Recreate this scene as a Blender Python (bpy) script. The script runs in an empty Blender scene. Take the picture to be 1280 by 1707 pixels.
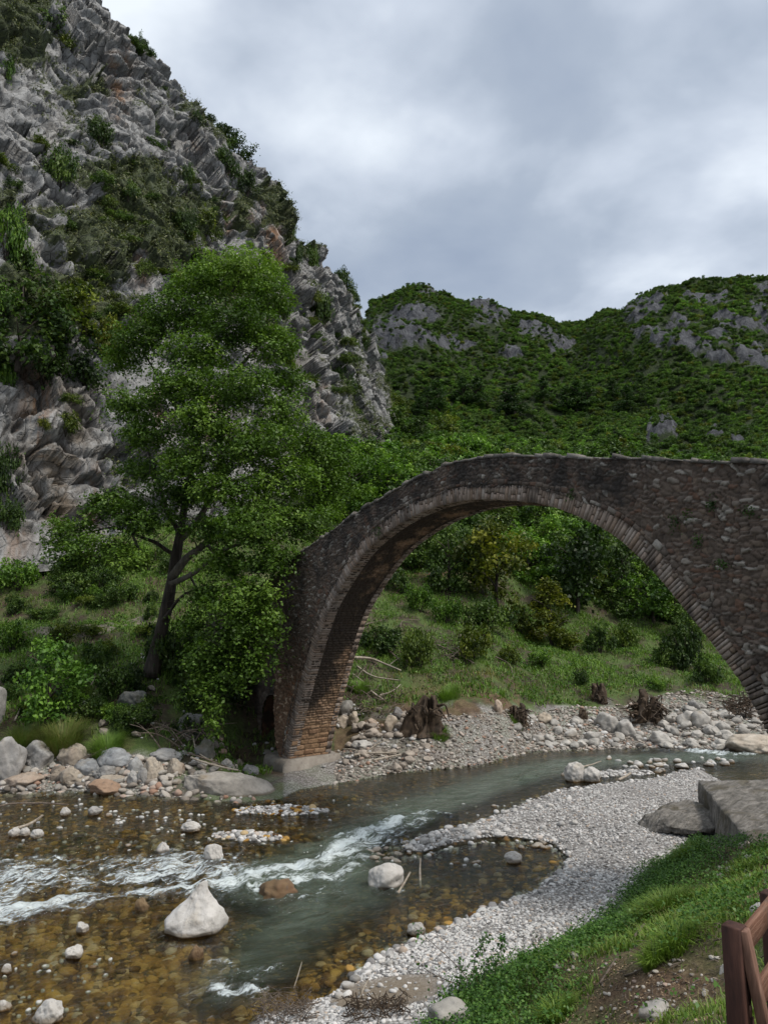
import bpy, math, random
import numpy as np
from mathutils import Vector, Matrix
SC = bpy.context.scene
COL = SC.collection
rng = np.random.default_rng(7)
R = math.radians
# ------------------------------------------------------------------ camera
F, PITCH, H = 1200.0, R(8), 7.0
CP, SP = math.cos(PITCH), math.sin(PITCH)
cam = bpy.data.cameras.new('camera'); cam_o = bpy.data.objects.new('camera', cam); COL.objects.link(cam_o)
cam.sensor_fit = 'VERTICAL'; cam.sensor_height = 36; cam.lens = F / 1707 * 36
cam.clip_start = 0.1; cam.clip_end = 5000
cam_o.location = (0, 0, H); cam_o.rotation_euler = (R(90) + PITCH, 0, 0)
SC.camera = cam_o

def ray(u, v):
    a = (u - 640) / F; b = (853.5 - v) / F
    return np.array([a, CP - b * SP, SP + b * CP])        # direction, world
def W(u, v, Y=None, z=None):
    d = ray(u, v)
    k = Y / d[1] if Y is not None else (z - H) / d[2]
    return np.array([0, 0, H]) + d * k
def uv_of(P):
    P = np.atleast_2d(P); x, y, z = P[:, 0], P[:, 1], P[:, 2] - H
    dd = y * CP + z * SP
    return np.stack([640 + F * x / dd, 853.5 - F * (-y * SP + z * CP) / dd], 1)

# ------------------------------------------------------------------ noise
def _h(ix, iy, iz, s):
    h = (ix.astype(np.int64) * 374761393 + iy.astype(np.int64) * 668265263 + iz.astype(np.int64) * 2147483647 + s * 974711) & 0xFFFFFFFF
    h = ((h ^ (h >> 13)) * 1274126177) & 0xFFFFFFFF
    h = ((h ^ (h >> 16)) * 2246822519) & 0xFFFFFFFF
    h = h ^ (h >> 15)
    return (h & 0xFFFFFF) / float(0xFFFFFF)
def vnoise(P, s=0):
    i = np.floor(P); f = P - i; f = f * f * f * (f * (f * 6 - 15) + 10)
    x, y, z = i[..., 0], i[..., 1], i[..., 2]; r = 0
    for dx in (0, 1):
        wx = f[..., 0] if dx else 1 - f[..., 0]
        for dy in (0, 1):
            wy = f[..., 1] if dy else 1 - f[..., 1]
            for dz in (0, 1):
                wz = f[..., 2] if dz else 1 - f[..., 2]
                r = r + wx * wy * wz * _h(x + dx, y + dy, z + dz, s)
    return r * 2 - 1
def fbm(P, octv=4, s=0, gain=.5, lac=2.03):
    a, r = 1.0, 0
    for k in range(octv):
        r = r + a * vnoise(P, s + k * 17); P = P * lac + 3.7; a *= gain
    return r
def ridged(P, octv=4, s=0):
    a, r = 1.0, 0
    for k in range(octv):
        r = r + a * (1 - 2 * np.abs(vnoise(P, s + k * 13))); P = P * 2.07 + 1.3; a *= .5
    return r
def worley(P, s=0):
    i = np.floor(P); n = len(P)
    f1 = np.full(n, 9.); f2 = np.full(n, 9.); idr = np.zeros(n)
    for dx in (-1, 0, 1):
        for dy in (-1, 0, 1):
            for dz in (-1, 0, 1):
                c = i + np.array([dx, dy, dz])
                q = np.stack([_h(c[:, 0], c[:, 1], c[:, 2], s + k) for k in (1, 2, 3)], 1) + c
                d = np.sqrt(((q - P) ** 2).sum(1)); r = _h(c[:, 0], c[:, 1], c[:, 2], s + 9)
                m = d < f1
                f2 = np.where(m, f1, np.minimum(f2, d)); idr = np.where(m, r, idr); f1 = np.where(m, d, f1)
    return f1, f2, idr
def worley_facets(P, s=0):
    """blocky facets: each cell is a randomly tilted plane; returns height and the distance to the joint"""
    i = np.floor(P); n = len(P); f1 = np.full(n, 9.); f2 = np.full(n, 9.); hh = np.zeros(n)
    for dx in (-1, 0, 1):
        for dy in (-1, 0, 1):
            for dz in (-1, 0, 1):
                c = i + np.array([dx, dy, dz]); r = [_h(c[:, 0], c[:, 1], c[:, 2], s + k) for k in range(1, 8)]
                v = P - (np.stack(r[:3], 1) + c); d = np.sqrt((v ** 2).sum(1))
                hc = (r[3] - .5) + .8 * (v[:, 0] * (r[4] - .5) + v[:, 1] * (r[5] - .5) + v[:, 2] * (r[6] - .5))
                m = d < f1; f2 = np.where(m, f1, np.minimum(f2, d)); hh = np.where(m, hc, hh); f1 = np.where(m, d, f1)
    return hh, f2 - f1
def worley2(A, B, s=0, jit=.85):
    ia, ib = np.floor(A), np.floor(B); n = len(A); zz = np.zeros(n)
    f1 = np.full(n, 9.); f2 = np.full(n, 9.); idr = np.zeros(n)
    for dx in (-1, 0, 1):
        for dy in (-1, 0, 1):
            ca, cb = ia + dx, ib + dy
            qa = ca + .5 + jit * (_h(ca, cb, zz, s + 1) - .5); qb = cb + .5 + jit * (_h(ca, cb, zz, s + 2) - .5)
            d = np.hypot(qa - A, qb - B); r = _h(ca, cb, zz, s + 9)
            m = d < f1
            f2 = np.where(m, f1, np.minimum(f2, d)); idr = np.where(m, r, idr); f1 = np.where(m, d, f1)
    return f1, f2, idr
def sst(x, a, b):
    t = np.clip((x - a) / (b - a), 0, 1); return t * t * (3 - 2 * t)
def poly_dist(x, y, poly):
    best = np.full(x.shape, 1e9)
    for (ax, ay), (bx, by) in zip(poly[:-1], poly[1:]):
        vx, vy = bx - ax, by - ay; L = vx * vx + vy * vy + 1e-12
        t = np.clip(((x - ax) * vx + (y - ay) * vy) / L, 0, 1)
        best = np.minimum(best, np.hypot(x - ax - t * vx, y - ay - t * vy))
    return best
def inside(x, y, poly):
    c = np.zeros(x.shape, bool); p = poly + [poly[0]]
    for (ax, ay), (bx, by) in zip(p[:-1], p[1:]):
        m = ((ay > y) != (by > y)) & (x < (bx - ax) * (y - ay) / (by - ay + 1e-12) + ax)
        c ^= m
    return c

# ------------------------------------------------------------------ mesh helpers
def mesh_data(name, V, faces, mats=(), attrs=None, fattrs=None, smooth=True):
    V = np.asarray(V, np.float32); me = bpy.data.meshes.new(name)
    faces = [np.asarray(f, np.int32) for f in (faces if isinstance(faces, (list, tuple)) else [faces]) if len(f)]
    me.vertices.add(len(V)); me.vertices.foreach_set('co', V.ravel())
    nl = sum(f.size for f in faces); npol = sum(len(f) for f in faces)
    me.loops.add(nl); me.polygons.add(npol)
    me.loops.foreach_set('vertex_index', np.concatenate([f.ravel() for f in faces]))
    tot = np.concatenate([np.full(len(f), f.shape[1], np.int32) for f in faces])
    me.polygons.foreach_set('loop_start', np.concatenate([[0], np.cumsum(tot)[:-1]]).astype(np.int32))
    me.polygons.foreach_set('loop_total', tot)
    if smooth: me.polygons.foreach_set('use_smooth', np.ones(npol, bool))
    for dom, dd in (('POINT', attrs or {}), ('FACE', fattrs or {})):
        for k, a in dd.items():
            a = np.asarray(a, np.float32)
            at = me.attributes.new(k, 'FLOAT', dom); at.data.foreach_set('value', a.ravel())
    for m in (mats if isinstance(mats, (list, tuple)) else [mats]): me.materials.append(m)
    me.update(calc_edges=True); me.validate()
    return me
def link(o, parent=None):
    COL.objects.link(o)
    if parent is not None: o.parent = parent
    return o
def obj(name, V, faces, mat, parent=None, loc=None, **k):
    V = np.asarray(V, float)
    if loc is not None: V = V - np.asarray(loc)
    o = bpy.data.objects.new(name, mesh_data(name, V, faces, mat, **k))
    if loc is not None: o.location = tuple(loc)
    return link(o, parent)
def empty(name, loc, rz=0):
    o = bpy.data.objects.new(name, None); o.location = tuple(loc); o.rotation_euler = (0, 0, rz); o.empty_display_size = .2
    return link(o)
def tag(o, label, cat, group=None):
    o['label'] = label; o['category'] = cat
    if group: o['group'] = group
    return o
def struct(o, kind='structure', label=None, cat=None):
    o['kind'] = kind
    if label: o['label'] = label
    if cat: o['category'] = cat
    return o
def copy_tree(o, parent=None):
    c = o.copy(); COL.objects.link(c); c.parent = parent
    for ch in list(o.children): copy_tree(ch, c)
    return c
def grid_faces(n, m):          # n rows, m columns
    i = np.arange((n - 1) * (m - 1)); r, c = i // (m - 1), i % (m - 1); a = r * m + c
    return np.stack([a, a + 1, a + m + 1, a + m], 1)
class MB:                       # collects pieces into one mesh
    def __init__(s): s.V, s.Q, s.T, s.n, s.A = [], [], [], 0, []
    def add(s, V, Q=None, T=None, a=0.):
        V = np.asarray(V, float)
        if Q is not None and len(Q): s.Q.append(np.asarray(Q) + s.n)
        if T is not None and len(T): s.T.append(np.asarray(T) + s.n)
        s.V.append(V); s.A.append(np.full(len(V), a) if np.isscalar(a) else a); s.n += len(V)
    def faces(s):
        return [np.concatenate(x) for x in (s.Q, s.T) if x]
    def build(s, name, mat, parent=None, loc=None, smooth=True, attr='tint'):
        return obj(name, np.concatenate(s.V), s.faces(), mat, parent, loc, attrs={attr: np.concatenate(s.A)}, smooth=smooth)
def tube(pts, rad, n=8, cap=True, wob=0, seed=0):
    P = np.asarray(pts, float); k = len(P); rad = np.broadcast_to(np.asarray(rad, float), (k,))
    T = np.gradient(P, axis=0); T /= np.linalg.norm(T, axis=1)[:, None] + 1e-9
    ref = np.array([0.31, 0.22, .92]) if abs(T[:, 2]).mean() < .8 else np.array([1, .1, .05])
    A = np.cross(T, ref); A /= np.linalg.norm(A, axis=1)[:, None] + 1e-9; B = np.cross(T, A)
    th = np.arange(n) / n * 2 * np.pi
    rr = rad[:, None] * np.ones(n)
    if wob:
        q = np.stack(np.broadcast_arrays(np.cos(th)[None] * 1.5, np.sin(th)[None] * 1.5, np.arange(k)[:, None] * .35), -1)
        rr = rr * (1 + wob * vnoise(q + seed * 7.1, seed))
    V = (P[:, None] + rr[..., None] * (np.cos(th)[None, :, None] * A[:, None] + np.sin(th)[None, :, None] * B[:, None])).reshape(-1, 3)
    i = np.arange((k - 1) * n); r, c = i // n, i % n
    Q = np.stack([r * n + c, r * n + (c + 1) % n, (r + 1) * n + (c + 1) % n, (r + 1) * n + c], 1)
    Tr = np.zeros((0, 3), int)
    if cap:
        V = np.concatenate([V, P[:1], P[-1:]]); a = np.arange(n)
        Tr = np.concatenate([np.stack([(a + 1) % n, a, np.full(n, k * n)], 1), np.stack([(k - 1) * n + a, (k - 1) * n + (a + 1) % n, np.full(n, k * n + 1)], 1)])
    return V, Q, Tr
def spline(pts, n):
    P = np.asarray(pts, float); t = np.linspace(0, len(P) - 1, n); i = np.clip(t.astype(int), 0, len(P) - 2); f = (t - i)[:, None]
    p0 = P[np.maximum(i - 1, 0)]; p1 = P[i]; p2 = P[i + 1]; p3 = P[np.minimum(i + 2, len(P) - 1)]
    return .5 * (2 * p1 + (p2 - p0) * f + (2 * p0 - 5 * p1 + 4 * p2 - p3) * f ** 2 + (3 * p1 - p0 - 3 * p2 + p3) * f ** 3)
BOXQ = np.array([[0, 3, 2, 1], [4, 5, 6, 7], [0, 1, 5, 4], [1, 2, 6, 5], [2, 3, 7, 6], [3, 0, 4, 7]])
_ico = {}
def ico(k):
    if k in _ico: return _ico[k]
    p = (1 + 5 ** .5) / 2
    V = np.array([[-1, p, 0], [1, p, 0], [-1, -p, 0], [1, -p, 0], [0, -1, p], [0, 1, p], [0, -1, -p], [0, 1, -p], [p, 0, -1], [p, 0, 1], [-p, 0, -1], [-p, 0, 1]], float)
    T = np.array([[0, 11, 5], [0, 5, 1], [0, 1, 7], [0, 7, 10], [0, 10, 11], [1, 5, 9], [5, 11, 4], [11, 10, 2], [10, 7, 6], [7, 1, 8], [3, 9, 4], [3, 4, 2], [3, 2, 6], [3, 6, 8], [3, 8, 9], [4, 9, 5], [2, 4, 11], [6, 2, 10], [8, 6, 7], [9, 8, 1]])
    V /= np.linalg.norm(V, axis=1)[:, None]
    for _ in range(k):
        E = np.sort(np.concatenate([T[:, [0, 1]], T[:, [1, 2]], T[:, [2, 0]]]), 1)
        u, inv = np.unique(E, axis=0, return_inverse=True); inv = inv.ravel()
        M = V[u].mean(1); M /= np.linalg.norm(M, axis=1)[:, None]
        n, t = len(V), len(T); a, b, c = inv[:t] + n, inv[t:2 * t] + n, inv[2 * t:] + n
        V = np.concatenate([V, M])
        T = np.concatenate([np.stack([T[:, 0], a, c], 1), np.stack([T[:, 1], b, a], 1), np.stack([T[:, 2], c, b], 1), np.stack([a, b, c], 1)])
    _ico[k] = (V, T); return _ico[k]
def rock_shape(seed, k=3, planes=14, rough=.06, sharp=.5):
    """angular to rounded stone inscribed in the unit sphere"""
    g = np.random.default_rng(seed); D, T = ico(k)
    n = g.normal(size=(planes, 3)); n /= np.linalg.norm(n, axis=1)[:, None]
    h = g.uniform(.62, .95, planes); dd = D @ n.T
    r = np.where(dd > .05, h / np.maximum(dd, .05), 9).min(1); r = np.minimum(r, 1.05)
    r = sharp * r + (1 - sharp) * .85
    P = D * r[:, None]
    P = P + D * (rough * fbm(D * 2.2 + seed * 1.7, 4, seed))[:, None]
    return P, T
# ------------------------------------------------------------------ materials
class NT:
    def __init__(s, m): s.t = m.node_tree; s.n = s.t.nodes; s.l = s.t.links
    def new(s, kind, **k):
        n = s.n.new(kind)
        for a, b in k.items(): setattr(n, a, b)
        return n
    def put(s, sock, val):
        if hasattr(val, 'is_output') or isinstance(val, bpy.types.NodeSocket): s.l.new(val, sock)
        elif isinstance(val, tuple) and len(val) == 3 and sock.type == 'RGBA': sock.default_value = (*val, 1)
        else: sock.default_value = val
    def attr(s, name, kind='GEOMETRY'):
        n = s.new('ShaderNodeAttribute', attribute_name=name, attribute_type=kind); return n.outputs['Fac']
    def pos(s): return s.new('ShaderNodeNewGeometry').outputs['Position']
    def objc(s): return s.new('ShaderNodeTexCoord').outputs['Object']
    def noise(s, vec, scale, det=4, rough=.55, dist=0):
        n = s.new('ShaderNodeTexNoise'); s.put(n.inputs['Vector'], vec); n.inputs['Scale'].default_value = scale
        n.inputs['Detail'].default_value = det; n.inputs['Roughness'].default_value = rough; n.inputs['Distortion'].default_value = dist
        return n.outputs['Fac']
    def vor(s, vec, scale, out='Distance', feature='F1', rnd=1):
        n = s.new('ShaderNodeTexVoronoi', feature=feature); s.put(n.inputs['Vector'], vec); n.inputs['Scale'].default_value = scale
        n.inputs['Randomness'].default_value = rnd
        return n.outputs[out]
    def mapv(s, vec, scale=(1, 1, 1), rot=(0, 0, 0)):
        n = s.new('ShaderNodeMapping'); s.put(n.inputs['Vector'], vec); n.inputs['Scale'].default_value = scale; n.inputs['Rotation'].default_value = rot
        return n.outputs[0]
    def math(s, op, a, b=0., c=0.):
        n = s.new('ShaderNodeMath', operation=op); s.put(n.inputs[0], a); s.put(n.inputs[1], b); s.put(n.inputs[2], c); return n.outputs[0]
    def ramp(s, fac, stops, interp='LINEAR'):
        n = s.new('ShaderNodeValToRGB'); s.put(n.inputs[0], fac); cr = n.color_ramp; cr.interpolation = interp
        while len(cr.elements) < len(stops): cr.elements.new(.5)
        for e, (p, c) in zip(cr.elements, stops):
            e.position = p; e.color = (c, c, c, 1) if np.isscalar(c) else (*c, 1)
        return n.outputs[0]
    def step(s, fac, a, b):
        n = s.new('ShaderNodeMapRange', interpolation_type='SMOOTHSTEP'); s.put(n.inputs[0], fac)
        n.inputs[1].default_value = a; n.inputs[2].default_value = b; return n.outputs[0]
    def mix(s, fac, a, b, mode='MIX'):
        n = s.new('ShaderNodeMix', data_type='RGBA', blend_type=mode); s.put(n.inputs[0], fac); s.put(n.inputs[6], a); s.put(n.inputs[7], b); return n.outputs[2]
    def bump(s, h, strength=.5, dist=.02):
        n = s.new('ShaderNodeBump'); s.put(n.inputs['Height'], h); n.inputs['Strength'].default_value = strength; n.inputs['Distance'].default_value = dist; return n.outputs[0]
    def out(s, sh): s.l.new(sh, s.new('ShaderNodeOutputMaterial').inputs[0])
    def bsdf(s, col, rough=.85, normal=None, spec=.3):
        n = s.new('ShaderNodeBsdfPrincipled'); s.put(n.inputs['Base Color'], col); s.put(n.inputs['Roughness'], rough)
        n.inputs['Specular IOR Level'].default_value = spec
        if normal is not None: s.l.new(normal, n.inputs['Normal'])
        return n.outputs[0]
def material(name):
    m = bpy.data.materials.new(name); m.use_nodes = True; m.node_tree.nodes.clear(); return m, NT(m)
def g3(x): return (x, x, x)

def leaf_mat(name, lo, mid, hi, transl=.28, mode='object', rough=.5):
    m, t = material(name)
    c = t.ramp(t.attr('tint'), [(0, lo), (.5, mid), (1, hi)])
    if mode == 'object':
        oc = t.new('ShaderNodeObjectInfo').outputs['Color']; c = t.mix(1., c, oc, 'MULTIPLY')
    elif mode == 'inst':
        a = t.new('ShaderNodeAttribute', attribute_name='ctint', attribute_type='INSTANCER').outputs['Color']; c = t.mix(1., c, a, 'MULTIPLY')
    p = t.bsdf(c, rough, None, .25)
    tr = t.new('ShaderNodeBsdfTranslucent'); t.put(tr.inputs[0], t.mix(1., c, (1.1, 1.25, .55), 'MULTIPLY'))
    mx = t.new('ShaderNodeMixShader'); mx.inputs[0].default_value = transl; t.l.new(p, mx.inputs[1]); t.l.new(tr.outputs[0], mx.inputs[2])
    t.out(mx.outputs[0]); return m
M = {}
M['plane_leaf'] = leaf_mat('plane_leaf', (.03, .06, .008), (.075, .142, .016), (.15, .235, .036))
M['bush_leaf'] = leaf_mat('bush_leaf', (.022, .044, .010), (.056, .104, .018), (.115, .175, .032))
M['forest_leaf'] = leaf_mat('forest_leaf', (.032, .06, .014), (.07, .13, .024), (.12, .19, .036), mode='inst')
M['weed_leaf'] = leaf_mat('weed_leaf', (.03, .07, .015), (.055, .13, .025), (.11, .2, .04), .25)
M['grass'] = leaf_mat('grass', (.20, .165, .075), (.09, .15, .025), (.165, .25, .04), .3, 'none')
M['grass_far'] = leaf_mat('grass_far', (.22, .185, .075), (.095, .17, .03), (.16, .26, .042), .3, 'none')

def rock_mat(name, cols, stain=(.2, .16, .1), dark=(.06, .06, .06), scale=1., wet=True, bump=.5, stain_amt=.6, dark_amt=.6, moss=0.):
    m, t = material(name); P = t.pos()
    n1 = t.noise(P, 1.7 * scale, 6, .6); n2 = t.noise(P, 6.5 * scale, 6, .65); n3 = t.noise(P, 28 * scale, 4, .6)
    c = t.ramp(n1, [(.3, cols[0]), (.52, cols[1]), (.72, cols[2])])
    oc = t.new('ShaderNodeObjectInfo').outputs['Color']; c = t.mix(1., c, oc, 'MULTIPLY')
    c = t.mix(t.math('MULTIPLY', t.step(n2, .54, .74), dark_amt), c, dark)
    c = t.mix(t.math('MULTIPLY', t.step(t.noise(P, .9 * scale, 4), .55, .75), stain_amt), c, stain)
    if moss: c = t.mix(t.math('MULTIPLY', t.step(t.noise(P, 1.3 * scale, 5), .45, .65), moss), c, (.035, .045, .015))
    c = t.mix(t.math('MULTIPLY', t.step(n3, .55, .8), .25), c, t.mix(1., c, g3(.55), 'MULTIPLY'))
    if wet:   # algae and water line near the river level
        z = t.new('ShaderNodeSeparateXYZ'); t.l.new(P, z.inputs[0])
        zz = t.math('ADD', z.outputs[2], t.math('MULTIPLY', n2, .10)); w2 = t.math('SUBTRACT', 1., t.step(zz, .12, .2)); c = t.mix(t.math('MULTIPLY', w2, .75), c, t.mix(1., c, (.42, .36, .28), 'MULTIPLY'))
        w = t.math('SUBTRACT', 1., t.step(zz, .06, .11))
        c = t.mix(w, c, (.085, .05, .018))
    hh = t.math('ADD', t.math('MULTIPLY', n2, .7), t.math('MULTIPLY', n3, .35))
    t.out(t.bsdf(c, .85, t.bump(hh, bump, .06 / scale)))
    return m
M['boulder'] = rock_mat('boulder', [(.15, .145, .135), (.25, .24, .225), (.34, .33, .31)], (.2, .15, .09))
M['white_rock'] = rock_mat('white_rock', [(.33, .315, .29), (.43, .41, .385), (.51, .49, .46)], (.34, .29, .22), (.17, .165, .15), 1.6, True, .55, .5, .6)
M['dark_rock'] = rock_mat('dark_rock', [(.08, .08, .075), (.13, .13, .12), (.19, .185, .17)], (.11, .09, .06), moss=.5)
M['tan_rock'] = rock_mat('tan_rock', [(.2, .165, .13), (.29, .25, .2), (.36, .32, .27)], (.2, .11, .07))

def pebble_mat(name, cols, wet=True):
    m, t = material(name)
    c = t.ramp(t.attr('tint'), cols)
    P = t.pos(); n = t.noise(P, 35, 3)
    c = t.mix(.35, c, t.mix(1., c, t.ramp(n, [(.3, .45), (.7, 1.3)]), 'MULTIPLY'))
    t.out(t.bsdf(c, .85)); return m
M['pebble'] = pebble_mat('pebble', [(0, (.09, .085, .08)), (.25, (.24, .23, .22)), (.55, (.40, .39, .37)), (.88, (.54, .52, .5)), (1, (.30, .23, .17))])
M['bed_stone'] = pebble_mat('bed_stone', [(0, (.025, .012, .004)), (.3, (.10, .047, .010)), (.6, (.22, .115, .022)), (.9, (.36, .22, .06)), (1, (.4, .34, .24))])
M['bank_stone'] = pebble_mat('bank_stone', [(0, (.1, .085, .07)), (.4, (.22, .19, .16)), (.8, (.38, .35, .31)), (1, (.26, .15, .1))])

def ground_mat():
    m, t = material('ground'); P = t.pos()
    n1 = t.noise(P, .55, 6, .6); n2 = t.noise(P, 3.2, 6, .65); n3 = t.noise(P, 22, 4, .6); n4 = t.noise(P, 70, 2, .6)
    soil = t.ramp(n2, [(.3, (.022, .017, .010)), (.55, (.05, .038, .024)), (.75, (.10, .08, .055))])
    grassy = t.ramp(n3, [(.3, (.03, .05, .012)), (.6, (.07, .105, .025)), (.8, (.13, .15, .05))])
    c = t.mix(t.step(n1, .40, .6), grassy, soil)
    vc = t.vor(P, 14., 'Color'); vd = t.vor(P, 14., 'Distance')
    sep = t.new('ShaderNodeSeparateColor'); t.l.new(vc, sep.inputs[0])
    grav = t.ramp(sep.outputs[0], [(0, (.14, .13, .12)), (.5, (.3, .285, .27)), (1, (.46, .44, .42))])
    grav = t.mix(t.math('MULTIPLY', t.step(vd, .35, .6), .7), grav, (.11, .10, .09))
    c = t.mix(t.attr('gravel'), c, grav)
    sand = t.ramp(n3, [(.3, (.13, .10, .07)), (.6, (.19, .155, .115)), (.85, (.25, .21, .165))])
    c = t.mix(t.attr('sand'), c, sand)
    red = t.ramp(t.math('ADD', t.math('MULTIPLY', n2, .5), t.math('MULTIPLY', n3, .5)), [(.35, (.04, .025, .014)), (.5, (.10, .062, .036)), (.68, (.20, .14, .09))])
    c = t.mix(t.attr('dirt'), c, red)
    # river bed: golden brown algae-covered stones
    bc = t.vor(t.mapv(P, (1, 1.5, 1)), 4.2, 'Color'); bd = t.vor(t.mapv(P, (1, 1.5, 1)), 4.2, 'Distance')
    s2 = t.new('ShaderNodeSeparateColor'); t.l.new(bc, s2.inputs[0])
    bed = t.ramp(s2.outputs[1], [(0, (.05, .023, .005)), (.45, (.13, .064, .012)), (.8, (.24, .13, .028)), (1, (.34, .22, .08))])
    bed = t.mix(t.step(bd, .28, .5), bed, (.025, .016, .006))
    bed = t.mix(t.math('MULTIPLY', t.step(n1, .40, .60), .75), bed, (.04, .034, .016))
    c = t.mix(t.attr('bed'), c, bed)
    h = t.math('ADD', t.math('MULTIPLY', n2, .5), t.math('ADD', t.math('MULTIPLY', n3, .4), t.math('MULTIPLY', n4, .15)))
    t.out(t.bsdf(c, .92, t.bump(h, .7, .08))); return m
M['ground'] = ground_mat()

def water_mat():
    m, t = material('water'); P = t.pos(); deep = t.attr('deep'); foam = t.attr('foam')
    flow = t.mapv(P, (1, 1, 1), (0, 0, R(-33)))
    st = t.mapv(flow, (.55, 1.7, 1))
    w1 = t.noise(st, 2.0, 5, .6, .6); w2 = t.noise(st, 7., 4, .6, .4); w3 = t.noise(st, 20., 3, .6)
    rough_amt = t.attr('chop')
    h = t.math('ADD', t.math('MULTIPLY', w1, 1.), t.math('ADD', t.math('MULTIPLY', w2, .42), t.math('MULTIPLY', w3, .12)))
    bn = t.new('ShaderNodeBump'); t.put(bn.inputs['Height'], h); t.put(bn.inputs['Strength'], t.math('MULTIPLY_ADD', rough_amt, .7, .30)); bn.inputs['Distance'].default_value = .16
    nrm = bn.outputs[0]
    tint = t.mix(deep, (.82, .86, .76), (.42, .55, .44)); tp = t.new('ShaderNodeBsdfTransparent'); t.put(tp.inputs[0], tint)
    rf = t.new('ShaderNodeBsdfRefraction'); t.put(rf.inputs[0], tint); rf.inputs['IOR'].default_value = 1.25; rf.inputs['Roughness'].default_value = .0; t.l.new(nrm, rf.inputs['Normal'])
    tr = t.new('ShaderNodeMixShader'); tr.inputs[0].default_value = .35; t.l.new(tp.outputs[0], tr.inputs[1]); t.l.new(rf.outputs[0], tr.inputs[2])
    body = t.new('ShaderNodeBsdfDiffuse'); t.put(body.inputs[0], t.mix(t.step(w1, .35, .65), (.062, .076, .05), (.115, .142, .108)))
    a = t.new('ShaderNodeMixShader'); t.put(a.inputs[0], t.math('MULTIPLY', deep, .72)); t.l.new(tr.outputs[0], a.inputs[1]); t.l.new(body.outputs[0], a.inputs[2])
    gl = t.new('ShaderNodeBsdfGlossy'); gl.inputs['Roughness'].default_value = .07; gl.inputs[0].default_value = (.9, .92, .95, 1); t.l.new(nrm, gl.inputs['Normal'])
    fr = t.new('ShaderNodeFresnel'); fr.inputs[0].default_value = 1.33; t.l.new(nrm, fr.inputs['Normal'])
    b = t.new('ShaderNodeMixShader'); t.put(b.inputs[0], fr.outputs[0]); t.l.new(a.outputs[0], b.inputs[1]); t.l.new(gl.outputs[0], b.inputs[2])
    fo = t.bsdf((.60, .655, .66), .6, nrm)
    f1 = t.noise(t.mapv(flow, (.6, 1.7, 1)), 2.4, 8, .72, 1.4); f2 = t.noise(t.mapv(flow, (.6, 1.6, 1)), 9., 6, .75, 1.2)
    fm = t.math('ADD', t.math('MULTIPLY', f1, .75), t.math('MULTIPLY', f2, .35))
    f3 = t.noise(t.mapv(flow, (.7, 1.5, 1)), 26., 4, .7, .6)
    k = t.step(t.math('ADD', t.math('ADD', fm, t.math('MULTIPLY', f3, .16)), t.math('MULTIPLY_ADD', foam, .56, -.50)), .52, .70)
    k = t.math('MULTIPLY', k, t.step(foam, .02, .2))
    e = t.new('ShaderNodeMixShader'); t.put(e.inputs[0], t.math('MULTIPLY', k, .82)); t.l.new(b.outputs[0], e.inputs[1]); t.l.new(fo, e.inputs[2])
    t.out(e.outputs[0]); return m
M['water'] = water_mat()

def cliff_mat():
    m, t = material('cliff_rock'); P = t.pos()
    strat = t.mapv(t.mapv(P, (1, 1, 1), (0, R(-29), 0)), (1.5, 1.5, .42))
    n0 = t.noise(P, .05, 5, .6); n1 = t.noise(P, .25, 7, .62); n2 = t.noise(strat, .8, 8, .65, .5); n3 = t.noise(P, 2.6, 5, .65)
    c = t.ramp(n2, [(.25, (.085, .086, .086)), (.42, (.185, .184, .18)), (.58, (.285, .283, .275)), (.78, (.38, .377, .365))])
    c = t.mix(t.math('MULTIPLY', t.step(n1, .54, .72), .4), c, (.26, .24, .205))
    c = t.mix(t.math('MULTIPLY', t.step(n3, .57, .72), .6), c, (.06, .06, .06))
    c = t.mix(t.math('MULTIPLY', t.attr('crack'), .6), c, (.035, .033, .03))
    ost = t.math('MULTIPLY', t.attr('stain'), t.step(t.noise(t.mapv(P, (1, 1, .22)), .55, 6, .65), .43, .61))
    c = t.mix(t.math("MULTIPLY", ost, .8), c, (.27, .135, .055))
    c = t.mix(t.math('MULTIPLY', t.attr('brown'), t.step(n1, .35, .60)), c, (.12, .09, .06))
    veg = t.math('MULTIPLY', t.step(t.math('ADD', t.attr('veg'), t.math('MULTIPLY_ADD', n3, .9, -.45)), .42, .62), .9)
    vcol = t.ramp(t.noise(P, 1.6, 4, .7), [(.3, (.018, .028, .009)), (.6, (.055, .07, .022)), (.8, (.1, .105, .04))])
    c = t.mix(veg, c, vcol)
    cr = t.vor(t.mapv(t.mapv(P, (1, 1, 1), (0, R(-29), 0)), (1., 1., .4)), .95, 'Distance', 'DISTANCE_TO_EDGE'); cr2 = t.math('SUBTRACT', 1., t.step(t.math('ADD', cr, t.math('MULTIPLY', n3, .06)), .02, .09))
    c = t.mix(t.math('MULTIPLY', cr2, t.math('MULTIPLY', t.step(n1, .4, .6), .6)), c, (.03, .03, .03))
    n5 = t.noise(strat, 3.4, 6, .7)
    h = t.math('ADD', t.math('ADD', t.math('MULTIPLY', n2, 1.), t.math('MULTIPLY', n3, .4)), t.math('ADD', t.math('MULTIPLY', n5, .2), t.math('MULTIPLY', cr2, -.3)))
    t.out(t.bsdf(c, .92, t.bump(h, .8, .45))); return m
M['cliff'] = cliff_mat()
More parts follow.
